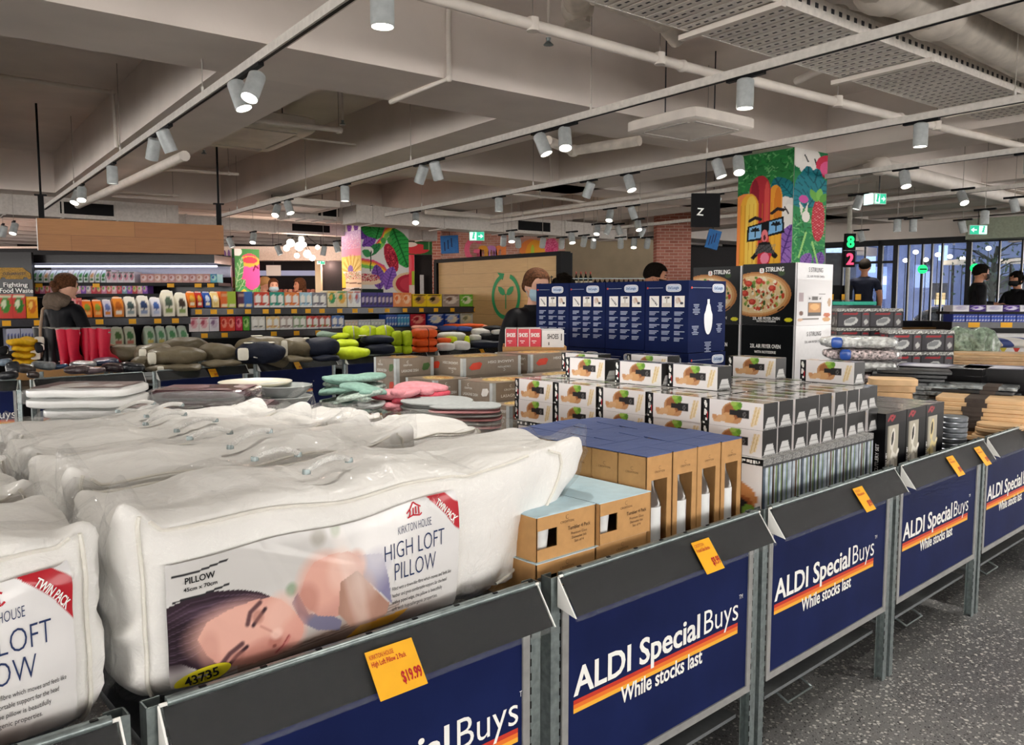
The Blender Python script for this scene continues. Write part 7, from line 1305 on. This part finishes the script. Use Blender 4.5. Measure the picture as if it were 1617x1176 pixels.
# deli counter
p = aty(450, 450, 18.8); t = thing('deli_counter', 'dark deli counter with rows of meat, left of the leaf column', 'counter', p.xy.to_3d()); MB().box((0, .2, .85), (1.6, .6, 1.7), DARKW).build('body', t); MB().box((0, .1, 1.74), (1.5, .5, .03), CHW).build('shelf', t); MB().box((0, .45, 2.24), (1.5, .05, .12), M('chiller_glow', '8a8fa8', .5, emit=.35, var=0)).build('light_panel', t)
for i in range(13): 
    o = MB().superbox((0, 0, .05), (.1, .16, .1), M('meat_'+('b8806a', 'c89a80', 'a85a50')[i % 3], ('b8806a', 'c89a80', 'a85a50')[i % 3], .4, coat=.3), p=3, nu=6, nv=6).build('meat_tray', loc=(p.x-.62+.105*i, p.y+.05, 1.756)); tag(o, 'meat portion on the deli counter, '+pos(i, 13), 'meat', 'deli meats')
p = aty(432, 427, 18.5); t = thing('hanging_card', 'white notice card hanging above the deli counter', 'sign', p); MB().box((0, 0, 0), (.33, .02, .24), WHITE).build('card', t); MB().cyl((0, 0, .12), (0, 0, ZS-p.z), .005, DGREY, n=5).build('hanger_rod', t)
# ------------------------------------------------------------------ people
def eval_mesh(o, name):
    dg = bpy.context.evaluated_depsgraph_get(); dg.update(); me = bpy.data.meshes.new_from_object(o.evaluated_get(dg)); me.name = name; d = o.data; bpy.data.objects.remove(o); bpy.data.meshes.remove(d); return me
def skin(verts, edges, root):
    names = list(verts); me = bpy.data.meshes.new('s'); me.from_pydata([verts[n][0] for n in names], [(names.index(a), names.index(b)) for a, b in edges], []); o = bpy.data.objects.new('s', me); COL.objects.link(o)
    m = o.modifiers.new('s', 'SKIN'); m.use_smooth_shade = True; sv = me.skin_vertices[0].data
    for i, n in enumerate(names): r = verts[n][1]; sv[i].radius = r if isinstance(r, tuple) else (r, r); sv[i].use_root = n == root
    s = o.modifiers.new('u', 'SUBSURF'); s.levels = 2; s.render_levels = 2
    me = eval_mesh(o, 't'); v = [tuple(x.co) for x in me.vertices]; f = [tuple(p.vertices) for p in me.polygons]; bpy.data.meshes.remove(me); return v, f
def remesh(mb, name, vox, mats, it=3):
    me = mb.mesh('r'); me.materials.clear(); o = bpy.data.objects.new('r', me); COL.objects.link(o); m = o.modifiers.new('r', 'REMESH'); m.mode = 'VOXEL'; m.voxel_size = vox; m.use_smooth_shade = True; s = o.modifiers.new('s', 'SMOOTH'); s.iterations = it; s.factor = .5
    me = eval_mesh(o, name); me.materials.append(mats); me.polygons.foreach_set('use_smooth', [True]*len(me.polygons)); return me
SKINM = M('skin_light', 'd8a890', .5, var=.03); SKINT = M('skin_tan', 'b98468', .5, var=.03); HAIRB = M('hair_brown', '5a3a26', .8, spec=.1, var=.3, scale=60, bump=.6, bscale=120); HAIRK = M('hair_black', '17130f', .85, spec=.05, var=.2, scale=60, bump=.5, bscale=120); JKT = M('jacket_black', '131317', .6, var=.1, bump=.3, bscale=30); PANT = M('trousers_dark', '22242c', .7); TEE = M('tee_navy', '171b2b', .7, bump=.2, bscale=30); MASKB = M('mask_blue', 'a9c6d4', .7, var=.03, bump=.2, bscale=90); MASKK = M('mask_black', '17171a', .7); LIP = M('lips', 'b06a62', .5); EYE = M('eye_dark', '2a201c', .3); VEST = M('puffer_black', '131317', .55, spec=.1, bump=.3, bscale=25)
def person(label, px, ptop, Y, rz, H, top, hair, skinm, hairstyle='short', mask=None, sleeves='long', head_turn=0.0, head_tilt=0.0, arms=((0, 0), (0, 0)), vox=.012, lower=PANT, extra=None, quilt=False, lift=0.0):
    """stands on the floor facing -y, then turned by rz; head top falls on pixel (px, ptop) at distance Y"""
    p = aty(px, ptop, Y); t = thing('person', label, 'person', (p.x, p.y, lift), rz); k = H/1.72
    if lift: tag(MB().box((0, 0, lift/2), (.7, .6, lift), DECK).build('standing_platform', loc=(p.x, p.y, 0)), 'low grey platform under the '+label[:label.index(' in ')], 'platform')
    V = dict(pel=((0, 0, .93), (.145, .105)), spine=((0, .005, 1.1), (.13, .098)), chest=((0, .01, 1.28), (.155, .11)), nb=((0, .02, 1.42), (.075, .07)), neck=((0, .005, 1.49), (.052, .054)), hb=((0, -.01, 1.56), (.06, .07)))
    Ed = [('pel', 'spine'), ('spine', 'chest'), ('chest', 'nb'), ('nb', 'neck'), ('neck', 'hb')]; hands = MB()
    for s, (raise_, bend) in zip((-1, 1), arms):
        n = 'lr'[s > 0]; sh = Vector((s*.175, .015, 1.39)); el = sh+Vector((s*.07, -.26*math.sin(raise_)+.03, -.27*math.cos(raise_)))
        f = raise_+bend; wr = el+Vector((-s*.02*(1+bend), -.24*math.sin(f), -.24*math.cos(f))); hd = wr+(wr-el).normalized()*.05
        V.update({n+'s': (tuple(sh), .062), n+'e': (tuple(el), .045), n+'w': (tuple(wr), .03), n+'h': (tuple(hd), (.036, .022))}); Ed += [('chest', n+'s'), (n+'s', n+'e'), (n+'e', n+'w'), (n+'w', n+'h')]
        d = (wr-el).normalized(); side = Vector((0, 1, 0)) if abs(d.z) > .7 else Vector((1, 0, 0)); side = (side-d*side.dot(d)).normalized(); up = d.cross(side)
        for q, (off, ln) in enumerate(((-.027, .058), (-.009, .072), (.009, .068), (.026, .052))):
            b0 = hd+d*.025+side*off; b1 = b0+d*ln*.55+up*.006; b2 = b1+d*ln*.42+up*.02*(-s); hands.tube([b0-d*.03, b0, b1, b2], [.0095, .0095, .0088, .007], SKINM, 8)
        b0 = hd-side*.03-d*.02; hands.tube([b0+side*.015, b0-side*.012+d*.02, b0-side*.022+d*.055], [.012, .011, .008], SKINM, 8)
    for s in (-1, 1):
        n = 'LR'[s > 0]; V.update({n+'h': ((s*.095, 0, .86), .092), n+'k': ((s*.1, -.005, .48), .062), n+'a': ((s*.1, .02, .09), .042), n+'t': ((s*.11, -.12, .04), (.04, .035))}); Ed += [('pel', n+'h'), (n+'h', n+'k'), (n+'k', n+'a'), (n+'a', n+'t')]
    S = Matrix.Diagonal((k, k, k, 1)); HM = Matrix.Translation((0, -.015, 1.60)) @ Matrix.Rotation(head_turn, 4, 'Z') @ Matrix.Rotation(head_tilt, 4, 'X')
    def hf(v, q):
        lo = smooth(-q.z, .0, .11); q = q.copy(); q.x *= 1-.30*lo; q.y *= 1-.12*lo
        if q.y < 0: q.y -= .012*smooth(-q.z, .05, .11)*smooth(-v.y, .5, 1); q.y += .010*smooth(-v.y, .8, 1)*math.exp(-((q.z-.012)/.018)**2)
        return q
    b = MB(); b.add(*skin(V, Ed, 'pel'), SKINM); b.v += hands.v and []
    o = len(b.v); b.v += hands.v; b.f += [tuple(i+o for i in f) for f in hands.f]; b.mi += [0]*len(hands.f)
    b.superbox((0, -.012, .0), (.158, .20, .232), SKINM, HM, p=2.25, nu=16, nv=16, fn=hf)
    b.superbox((0, -.115, -.018), (.03, .045, .034), SKINM, HM, p=2, nu=6, nv=6); b.tube([(0, -.104, .02), (0, -.118, -.012)], .010, SKINM, 6, HM); b.superbox((0, -.104, -.058), (.05, .02, .018), SKINM, HM, p=2, nu=6, nv=5); b.superbox((0, -.098, -.095), (.05, .04, .035), SKINM, HM, p=2, nu=6, nv=6)
    for s in (-1, 1): b.superbox((s*.08, .0, -.012), (.022, .04, .062), SKINM, HM, p=2.2, nu=5, nv=6); b.superbox((s*.032, -.098, .032), (.045, .02, .014), SKINM, HM, p=2, nu=5, nv=5)
    b.v = [tuple(S @ Vector(v)) for v in b.v]; me = remesh(b, 'body', vox, skinm); bo = bpy.data.objects.new('body', me); COL.objects.link(bo); bo.parent = t
    HS = S @ HM
    for s in (-1, 1): MB().superbox((s*.031, -.104, .012), (.027, .012, .011), EYE, HS, p=2, nu=6, nv=5).build('eye', t); MB().tube([(s*.014, -.108, .032), (s*.034, -.11, .037), (s*.052, -.097, .03)], .0035, hair, 5, HS).build('eyebrow', t)
    if not mask: MB().superbox((0, -.112, -.06), (.046, .012, .014), LIP, HS, p=2, nu=8, nv=5).build('lips', t)
    # hair
    h = MB(); sd = px*.1
    def hair_f(v, q):
        q = q.copy(); n = mnoise.noise(Vector((q.x*28+sd, q.y*14, q.z*12)))*.007; q *= 1+n*6*.6
        if v.y < -.2 and q.z < .05: q.y = max(q.y, -.05-.3*max(0, q.z)); q.x *= .95
        if q.z < -.03 and hairstyle in ('short', 'bun'): q.x *= .86; q.z = -.03+(q.z+.03)*.55; q.y = max(q.y, .0)
        return q
    h.superbox((0, -.006, .024), (.182, .238, .232 if hairstyle != 'long' else .25), hair, HS, p=2.2, nu=20, nv=20, fn=hair_f)
    if hairstyle == 'bun': h.superbox((0, .125, .01), (.075, .06, .075), hair, HS, p=2, nu=8, nv=8); h.superbox((0, .10, -.01), (.12, .05, .12), hair, HS, p=2, nu=8, nv=8)
    if hairstyle == 'tail': h.tube([(0, .1, .02), (.01, .135, -.02), (.02, .13, -.09), (.03, .115, -.17)], [.03, .036, .032, .014], hair, 10, HS)
    if hairstyle == 'curly':
        r = random.Random(int(px)); 
        for q in range(46): a, c = r.uniform(0, 6.28), r.uniform(-.1, 1); h.superbox((.085*math.cos(a)*math.sqrt(max(0, 1-c*c)), .01+.1*math.sin(a)*math.sqrt(max(0, 1-c*c))+(.03 if c < .2 else 0), .03+.1*c), (.05,)*3, hair, HS, p=2, nu=5, nv=5)
    if hairstyle == 'long': h.superbox((0, .06, -.12), (.17, .11, .26), hair, HS, p=2.6, nu=10, nv=10)
    h.build('hair', t, ang=80)
    if mask:
        m = MB(); n = 14; vs = []; fs = []
        for j in range(6):
            for i in range(n+1): a = -1.25+2.5*i/n; zz = -.012-.088*j/5; r0 = .086+.012*math.sin(PI*j/5)-(.012*max(0, j-3)); vs.append((r0*.92*math.sin(a), -.018-r0*1.16*math.cos(a)-(.014*math.exp(-(a/.35)**2) if j < 3 else .004), zz))
        fs = [(j*(n+1)+i, j*(n+1)+i+1, (j+1)*(n+1)+i+1, (j+1)*(n+1)+i) for j in range(5) for i in range(n)]; m.add(vs, fs, mask, HS)
        for s in (-1, 1): m.tube([(s*.076, -.045, -.03), (s*.084, .0, .0), (s*.086, .015, -.02), (s*.074, -.035, -.08)], .0018, mask, 5, HS)
        m.build('face_mask', t, ang=80)
    # clothes follow the body's own surface, lifted off it
    segs = [(e, Vector(V[e[0]][0]), Vector(V[e[1]][0])) for e in Ed]; vc = [v.co/k for v in me.vertices]; lab = []
    for c in vc:
        best = None
        for e, p0, p1 in segs:
            d = p1-p0; u = max(0, min(1, (c-p0).dot(d)/d.length_squared)); r = (c-p0-d*u).length-(max(V[e[0]][1]) if isinstance(V[e[0]][1], tuple) else V[e[0]][1])*.5
            if best is None or r < best[0]: best = (r, e, u)
        lab.append(best[1:])
    def kind(i):
        e, u = lab[i]; c = vc[i]; a = e[1]
        if c.z > 1.452 or a == 'hb' or (a in ('lh', 'rh')) or (a == 'neck' and c.z > 1.46): return ''
        if a in ('lw', 'rw'): return 'arm' if sleeves == 'long' and u < .93 else ''
        if a in ('le', 're'): return 'arm' if sleeves == 'long' or (sleeves == 'short' and u < .62) or (sleeves == 'none' and u < .02) else ''
        if e[0] == 'pel' and a in ('Lh', 'Rh') or a in ('Lk', 'Rk') or e[0] in ('Lk', 'Rk'): return 'torso' if c.z > .88 else ('leg' if not (a in ('Lt', 'Rt')) else '')
        if a in ('Lt', 'Rt'): return ''
        return 'torso' if c.z > .88 else 'leg'
    ks = [kind(i) for i in range(len(vc))]
    for nm, ok, m, g in (('jacket' if sleeves == 'long' else 'vest' if quilt else 'shirt', ('torso', 'arm'), top, .014 if sleeves == 'long' else .03 if quilt else .010), ('trousers', ('leg',), lower, .012)):
        idx = {}; vs = []; fs = []
        for p_ in me.polygons:
            if all(ks[i] in ok for i in p_.vertices):
                f_ = []
                for i in p_.vertices:
                    if i not in idx:
                        v_ = me.vertices[i]; gg = g+.006*mnoise.noise(v_.co*16+Vector((px, 0, 0)))+(.014*abs(math.sin(v_.co.z*PI/.075)) if quilt and nm == 'vest' else 0); idx[i] = len(vs); vs.append(v_.co+v_.normal*gg)
                    f_.append(idx[i])
                fs.append(tuple(f_))
        if fs: c = MB(); c.add(vs, fs, m); c.build(nm, t, ang=180)
    if sleeves == 'long': c = MB(); c.lathe([(.092*k, 1.415*k), (.084*k, 1.445*k), (.080*k, 1.462*k), (.074*k, 1.460*k), (.076*k, 1.42*k)], top, 18); c.build('collar', t)
    s = MB()
    for q in (-1, 1): s.superbox((q*.108*k, -.045*k, .04*k), (.095*k, .27*k, .08*k), BLACK, p=3, nu=8, nv=8)
    s.build('shoes', t)
    if extra: extra(t, S, HS, V)
    return t
def ex_staff(t, S, HS, V):
    mb = MB(); mb.tube([(0, -.118, 1.44), (0, -.135, 1.3), (0, -.13, 1.05)], .004, GALV, 6, S); mb.box((0, -.142, 1.34), (.012, .006, .035), GALV, S); mb.build('zip', t); MB().box((.1, -.128, 1.29), (.07, .006, .012), GALV, S @ Matrix.Rotation(.2, 4, 'Z')).build('name_badge', t)
person('masked woman with tied-back brown hair in a black jacket behind the navy boxes', 845, 419, 6.3, .30, 1.80, JKT, HAIRB, SKINM, 'bun', MASKB, head_turn=.25, head_tilt=.2, arms=((.25, .5), (.5, .7)), vox=.010, extra=ex_staff)
person('dark-haired person, only eyes and hair showing over the navy boxes', 890, 424, 7.2, .1, 1.78, JKT, HAIRK, SKINT, 'curly', vox=.013, arms=((.1, .2), (.1, .2)), head_tilt=.25)
person('man with short dark hair and black mask behind the navy boxes, looking right', 1031, 413, 9.0, 1.1, 1.97, JKT, HAIRK, SKINT, 'short', MASKK, head_turn=.3, head_tilt=.2, vox=.014, arms=((.1, .3), (.1, .3)))
def ex_bag(t, S, HS, V):
    SUEDE = M('beige_strap', 'a8917c', .8); MB().tube([(.12, .03, 1.46), (.13, .14, 1.38), (.12, .18, 1.2), (.14, .175, 1.0), (.18, .12, .9)], .014, SUEDE, 8, S).build('bag_strap', t)
    HOOD = M('hood_fur', '6a5c50', .9, bump=1.0, bscale=60); MB().superbox((0, .10, 1.46), (.3, .16, .16), HOOD, S, p=2.4, nu=14, nv=12, fn=wrinkled(4, .03, 14)).build('hood', t, ang=80); MB().superbox((-.03, .14, 1.47), (.12, .07, .12), M('hair_tie', 'a88a68', .8, bump=.6), S, p=2, nu=8, nv=8).build('hair_tie', t)
person('woman with brown tied hair and black padded vest seen from behind, at the left', 100, 433, 8.45, 2.75, 1.84, VEST, HAIRB, SKINM, 'bun', None, 'long', head_turn=-.1, head_tilt=.1, vox=.012, extra=ex_bag, quilt=True, arms=((.3, .9), (.3, .9)))
person('young man with black hair in a navy tee at the registers', 1366, 411, 13.3, 2.6, 1.78, TEE, HAIRK, SKINT, 'short', None, 'short', vox=.014, arms=((.1, .15), (.05, .1)), lift=.47)
person('man in a dark jacket and black mask near the window, facing right', 1547, 420, 12.0, 1.35, 1.74, JKT, HAIRK, SKINT, 'short', MASKK, head_turn=.2, vox=.014, arms=((.1, .3), (.4, 1.2)), lift=.36)
def ex_paper(t, S, HS, V): MB().superbox((.05, -.3, 1.1), (.25, .14, .22), KRAFT, S, p=5, nu=8, nv=6, fn=wrinkled(3, .02, 12)).build('paper_bag', t)
person('dark-haired person in black mask with a paper bag at the right edge', 1607, 432, 12.3, -1.25, 1.66, JKT, HAIRK, SKINT, 'curly', MASKK, vox=.014, arms=((.4, 1.0), (.5, 1.1)), extra=ex_paper, lift=.34)
PINKJ = M('pink_top', 'd8a0a8', .7); CREAMT = M('cream_top', 'd8c8a8', .7)
person('small distant person in pink with a blue mask at the deli counter', 431, 442, 17.2, .5, 2.03, PINKJ, HAIRB, SKINM, 'long', MASKB, vox=.022); person('small distant person with dark hair at the deli counter', 475, 441, 17.6, -.9, 2.05, JKT, HAIRB, SKINT, 'long', None, vox=.022); person('small distant person in cream with blond hair behind the far painted column', 416, 436, 18.0, 2.2, 2.1, CREAMT, M('hair_blond', 'b8935f', .5), SKINM, 'short', None, vox=.024)
# ------------------------------------------------------------------ window front, registers and the street outside
WA, WB = aty(1300, 450, 17.4), aty(1760, 450, 14.2); wv = (WB-WA).xy.normalized(); wn_ = Vector((-wv.y, wv.x)); WRZ = math.atan2(wv.y, wv.x); WL = (WB-WA).xy.length
def wx(px): d = ray(px, 450); k = WA.xy.dot(wn_)/d.xy.dot(wn_); return (d.xy*k-WA.xy).dot(wv)
FRM = M('black_frame', '17171a', .4); GLASS = M('window_glass', 'b8c8d8', .03, alpha=.10, var=0)
SOF = M('green_grey_soffit', '9aa08e', .7)
struct(MB().box((WL/2, .1, (ZS+2.82)/2), (WL, .3, ZS-2.82), CEIL).build('wall_window_head', loc=(WA.x, WA.y, 0), rz=WRZ)); a = wx(1530); struct(MB().box(((a+WL)/2, -.3, (2.72+3.1)/2), (WL-a, .5, .38), SOF).build('trim_soffit_right', loc=(WA.x, WA.y, 0), rz=WRZ))
pxs = [1300, 1330, 1389, 1413, 1433, 1455, 1470, 1486, 1528, 1576, 1612, 1660]
for i, (p, q) in enumerate(zip(pxs[:-1], pxs[1:])):
    a, b = wx(p), wx(q); fw = .09 if p in (1413, 1528, 1389) else .032; mb = MB(); h = 2.82
    mb.box((a, 0, h/2), (fw, .1, h), FRM); mb.box(((a+b)/2, 0, h-.06), (b-a, .1, .12), FRM); mb.box(((a+b)/2, 0, .08), (b-a, .1, .16), FRM); mb.box(((a+b)/2, .0, h-.45), (b-a, .06, .05), FRM) if i in (1, 2) else None
    o = mb.build('window_%d' % (i+1), loc=(WA.x, WA.y, 0), rz=WRZ); struct(o); g = MB().box(((a+b)/2, .01, h/2), (b-a-.03, .012, h-.25), GLASS).build('pane', o)
# the street: facades, shop signs, lamps, a car and a tree
def street(px, Y): return aty(px, 480, Y)
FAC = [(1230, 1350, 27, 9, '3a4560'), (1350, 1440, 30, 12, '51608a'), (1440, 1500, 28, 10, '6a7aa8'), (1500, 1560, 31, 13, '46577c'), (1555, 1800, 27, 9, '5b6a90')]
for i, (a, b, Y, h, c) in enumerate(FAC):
    A, B = street(a, Y), street(b, Y); w = B.x-A.x; t = thing('building', ('dim blue facade across the street beyond the windows, '+pos(i, 5)), 'building', ((A.x+B.x)/2, Y, 0)); MB().box((0, 1, h/2), (w, 2, h), M('facade_'+c, c, .7, emit=.42, var=.25, scale=1.5)).build('facade', t)  # facade material glows to stand in for dusk light on the walls
    r = random.Random(i)
    for k in range(7):
        x = r.uniform(-w/2+.3, w/2-.3); z = r.uniform(.4, 3.4); c2 = r.choice(('9db8e8', 'c8d4f0', '2a3350', '7a90c0', 'e8c890', '1c2338')); mb = MB(); mb.box((0, -.02, 0), (r.uniform(.25, .8), .04, r.uniform(.3, .9)), M('lit_window_'+c2, c2, .3, emit=(.9 if c2 not in ('2a3350', '1c2338') else 0), var=.1)); o = mb.build('window', t, loc=(x, 0, z))
for (px, py, Y, s, w, lab) in ((1368, 382, 24, 'GREEN', 1.1, 'white lit shop sign across the street behind the register number'), (1313, 392, 24, 'STREET', .7, 'blue lit shop sign left of the register numbers')):
    p = aty(px, py, Y); t = thing('shop_sign', lab, 'sign', p); MB().box((0, 0, 0), (w, .06, .26), M('sign_glow', 'a8c4f0', .4, emit=.8, var=.3, scale=8)).build('lit_panel', t); MB().cyl((0, .05, -p.z), (0, .05, 0), .03, FRM, n=6).build('post', t)
LG = M('street_lamp_glow', 'ffe8c8', .3, emit=16, var=0)
for i, (px, py) in enumerate(((1446, 398), (1430, 411), (1462, 410), (1500, 405), (1520, 408), (1561, 392), (1481, 402))):
    p = aty(px, py, 25); t = thing('street_lamp', 'glowing street lamp seen through the window, '+pos(sorted((1446, 1430, 1462, 1500, 1520, 1561, 1481)).index(px), 7), 'street lamp', (p.x, p.y, 0)); MB().superbox((0, 0, p.z), (.15, .15, .12), LG, p=2, nu=6, nv=6).build('lamp_head', t); MB().cyl((0, 0, 0), (0, 0, p.z), .012, FRM, n=6).build('post', t)
# awnings/hoods of shops, white
for i, (a, b, py) in enumerate(((1500, 1528, 414), (1588, 1625, 412))):
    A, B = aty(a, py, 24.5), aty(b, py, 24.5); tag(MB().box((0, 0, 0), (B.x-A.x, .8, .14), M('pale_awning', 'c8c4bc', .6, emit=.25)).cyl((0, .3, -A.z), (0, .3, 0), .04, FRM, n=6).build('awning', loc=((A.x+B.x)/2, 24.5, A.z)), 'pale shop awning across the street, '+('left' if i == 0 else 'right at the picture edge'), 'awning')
p = street(1565, 24); t = thing('street_tree', 'dark bare-branched tree outside the right window', 'tree', (p.x, 24, 0)); r = random.Random(3); TRK_ = M('tree_bark', '2c3428', .8); mb = MB(); mb.tube([(0, 0, 0), (.05, 0, 1.2), (-.05, 0, 2.2), (.1, 0, 3.2)], [.12, .1, .08, .04], TRK_, 8); mb.build('trunk', t); mb = MB()
for k in range(26): z = r.uniform(1.6, 3.0); a = r.uniform(0, 6.28); L = r.uniform(.4, 1.3); mb.tube([(0, 0, z), (L*.5*math.cos(a), L*.3*math.sin(a), z+L*.3), (L*math.cos(a), L*.6*math.sin(a), z+L*.35)], [.03, .02, .006], TRK_, 5)
mb.build('branches', t); mb = MB()
for k in range(240): x, y, z = r.gauss(0, .6), r.gauss(0, .3), r.gauss(2.5, .5); a = r.uniform(0, 6); mb.add([(x, y, z), (x+.1*math.cos(a), y+.03, z+.05), (x+.12*math.cos(a), y, z-.06)], [(0, 1, 2)], M('leaf_dark', '3a5a44', .7))
mb.build('foliage', t)
p = aty(1510, 470, 21.5); t = thing('parked_car', 'blue parked car outside the glass doors', 'car', (p.x, p.y, 0), -.5); CARB = M('car_blue', '3f6fa8', .2, .3, coat=.8, var=.05)
def carf(v, q): q = q.copy(); q.z -= .1*max(0, abs(v.x)-.5); return q
MB().superbox((0, 0, .62), (4.0, 1.7, .62), CARB, p=5, nu=20, nv=10, fn=carf).build('car_body', t); MB().superbox((.1, 0, 1.12), (2.2, 1.5, .62), M('car_glass', '1f2a3a', .1, coat=.8), p=4, nu=12, nv=8, fn=lambda v, q: Vector((q.x*(1-.25*max(0, v.z)), q.y*(1-.15*max(0, v.z)), q.z))).build('cabin', t); MB().superbox((.1, 0, 1.40), (1.5, 1.2, .08), CARB, p=4, nu=8, nv=6).build('car_roof', t)
for sx in (-1, 1):
    for sy in (-1, 1): MB().cyl((sx*1.25, sy*.72, .32), (sx*1.25, sy*.88, .32), .32, BLACK, n=20, mcap=GALV).build('wheel', t)
    MB().superbox((sx*1.9, -.55, .68), (.12, .3, .14), LENSOFF, p=3, nu=5, nv=5).build('headlight', t)
# registers
LITG = M('register_green', '12c864', .4, emit=1.0, var=0); LITR = M('register_red', 'e83a5c', .4, emit=.9, var=0)
p = aty(1341, 400, 12.5); t = thing('register_sign', 'register pole with glowing green number above a red number', 'sign', (p.x, p.y, 0)); MB().cyl((0, .03, 0), (0, .03, ZS), .035, M('pole_grey', 'a8a498', .4), n=12).build('pole', t)
for (py, m, s, hh) in ((382, LITG, '8', .17), (409, LITR, '2', .17)):
    z = aty(1341, py, 12.5).z; MB().box((-.01, -.03, z), (.16, .06, .25), BLACK).build('number_box', t); mb = MB(); mb.text(s, frame((-.01, -.0625, z-.085), (1, 0, 0), (0, 0, 1)), 0, 0, hh, m, 'c', .09, w=.1); mb.build('lit_number', t)
for i, (px, py) in enumerate(((1457, 425), (1540, 423))):
    p = aty(px, py, 13.6); t = thing('lane_light', 'round green lane light with two bars, '+('left by the glass doors' if i == 0 else 'right beside the masked man'), 'lane light', (p.x, p.y, 0)); MB().cyl((0, .03, 0), (0, .03, p.z-.05), .02, FRM, n=8).build('post', t); MB().cyl((0, -.02, p.z), (0, .03, p.z), .072, LITG, n=20).build('lamp_face', t); MB().box((0, -.022, p.z), (.12, .004, .022), BLACK).build('bar', t)
TEAL = M('conveyor_teal', '3aa890', .5, var=.05); CNT = M('counter_dark', '1c1d22', .4, coat=.3); WOODC = M('counter_wood', '9a7040', .5, var=.15, scale=9)
p = aty(1345, 476, 12.0); t = thing('checkout_counter', 'dark checkout counter with teal conveyor in front of the young man', 'counter', (p.x, p.y, 0), -.2); MB().box((0, .3, .75), (.75, .9, 1.5), CNT).build('body', t); MB().box((0, .2, 1.535), (.6, .8, .05), TEAL).build('conveyor', t)
for k in range(3): MB().box((-.2+.2*k, .55, 1.63), (.08, .03, .09), YELLOW, Matrix.Identity(4)).build('divider_bar', t)
p = aty(1330, 465, 12.6); t = thing('checkout_screen', 'small dark checkout screen beside the white oven box', 'screen', (p.x, p.y, 1.5)); MB().box((0, 0, .2), (.3, .04, .22), BLACK).build('screen', t); MB().cyl((0, .03, -.02), (0, .03, .15), .02, FRM, n=8).build('stand', t)
p = aty(1462, 505, 9.8); tag(MB().box((0, .3, .66), (.75, .08, 1.32), CNT).box((.05, .2, .62), (.8, .1, 1.24), WOODC).build('counter_front', loc=(p.x, p.y, 0), rz=-.1), 'low wooden counter front behind the black pan boxes', 'counter')
# confectionery shelf at the right
p = aty(1570, 505, 8.9); t = thing('shelf_unit', 'low black shelf with blue confectionery boxes at the right edge', 'shelf', (p.x, p.y, 0), -.1); MB().box((.1, .25, 1.30), (1.1, .5, .06), SHELFK).build('shelf', t); MB().box((.1, .3, .64), (1.0, .44, 1.27), SHELFK).build('body', t); MB().box((.1, .3, 1.43), (1.05, .36, .03), SHELFK).build('top_shelf', t)
mb = MB(); mb.box((.1, -.01, 1.30), (1.1, .02, .07), STRIP); s = mb.build('price_strip', t)
for x in (-.22, .12, .4): MB().box((x, -.022, 1.30), (.12, .004, .055), YELLOW).build('price_tag', s)
CB1, CB2 = ('2a3f9a', 'd8dcea', '4a6ac8'), ('3a2470', 'd8d0e8', '6a4aa8')
for i in range(8): product('bottles', CB1, .125, .085, .25, 'sweet_box', 'blue and white sweet box on the low right shelf, '+pos(i, 8), 'sweet box', (p.x-.37+.133*i, p.y+.14-.013*i, 1.332), -.1, 'blue sweet boxes')
for i in range(6): product('box', CB2 if i % 2 else ('e4e2e8', 'c8c4d4', 'b8b0cc'), .17, .07, .25, 'sweet_box', ('purple' if i % 2 else 'white')+' sweet box on the upper right shelf, '+pos(i, 6), 'sweet box', (p.x-.33+.176*i, p.y+.18-.017*i, 1.447), -.1, 'sweet boxes on the upper right shelf')
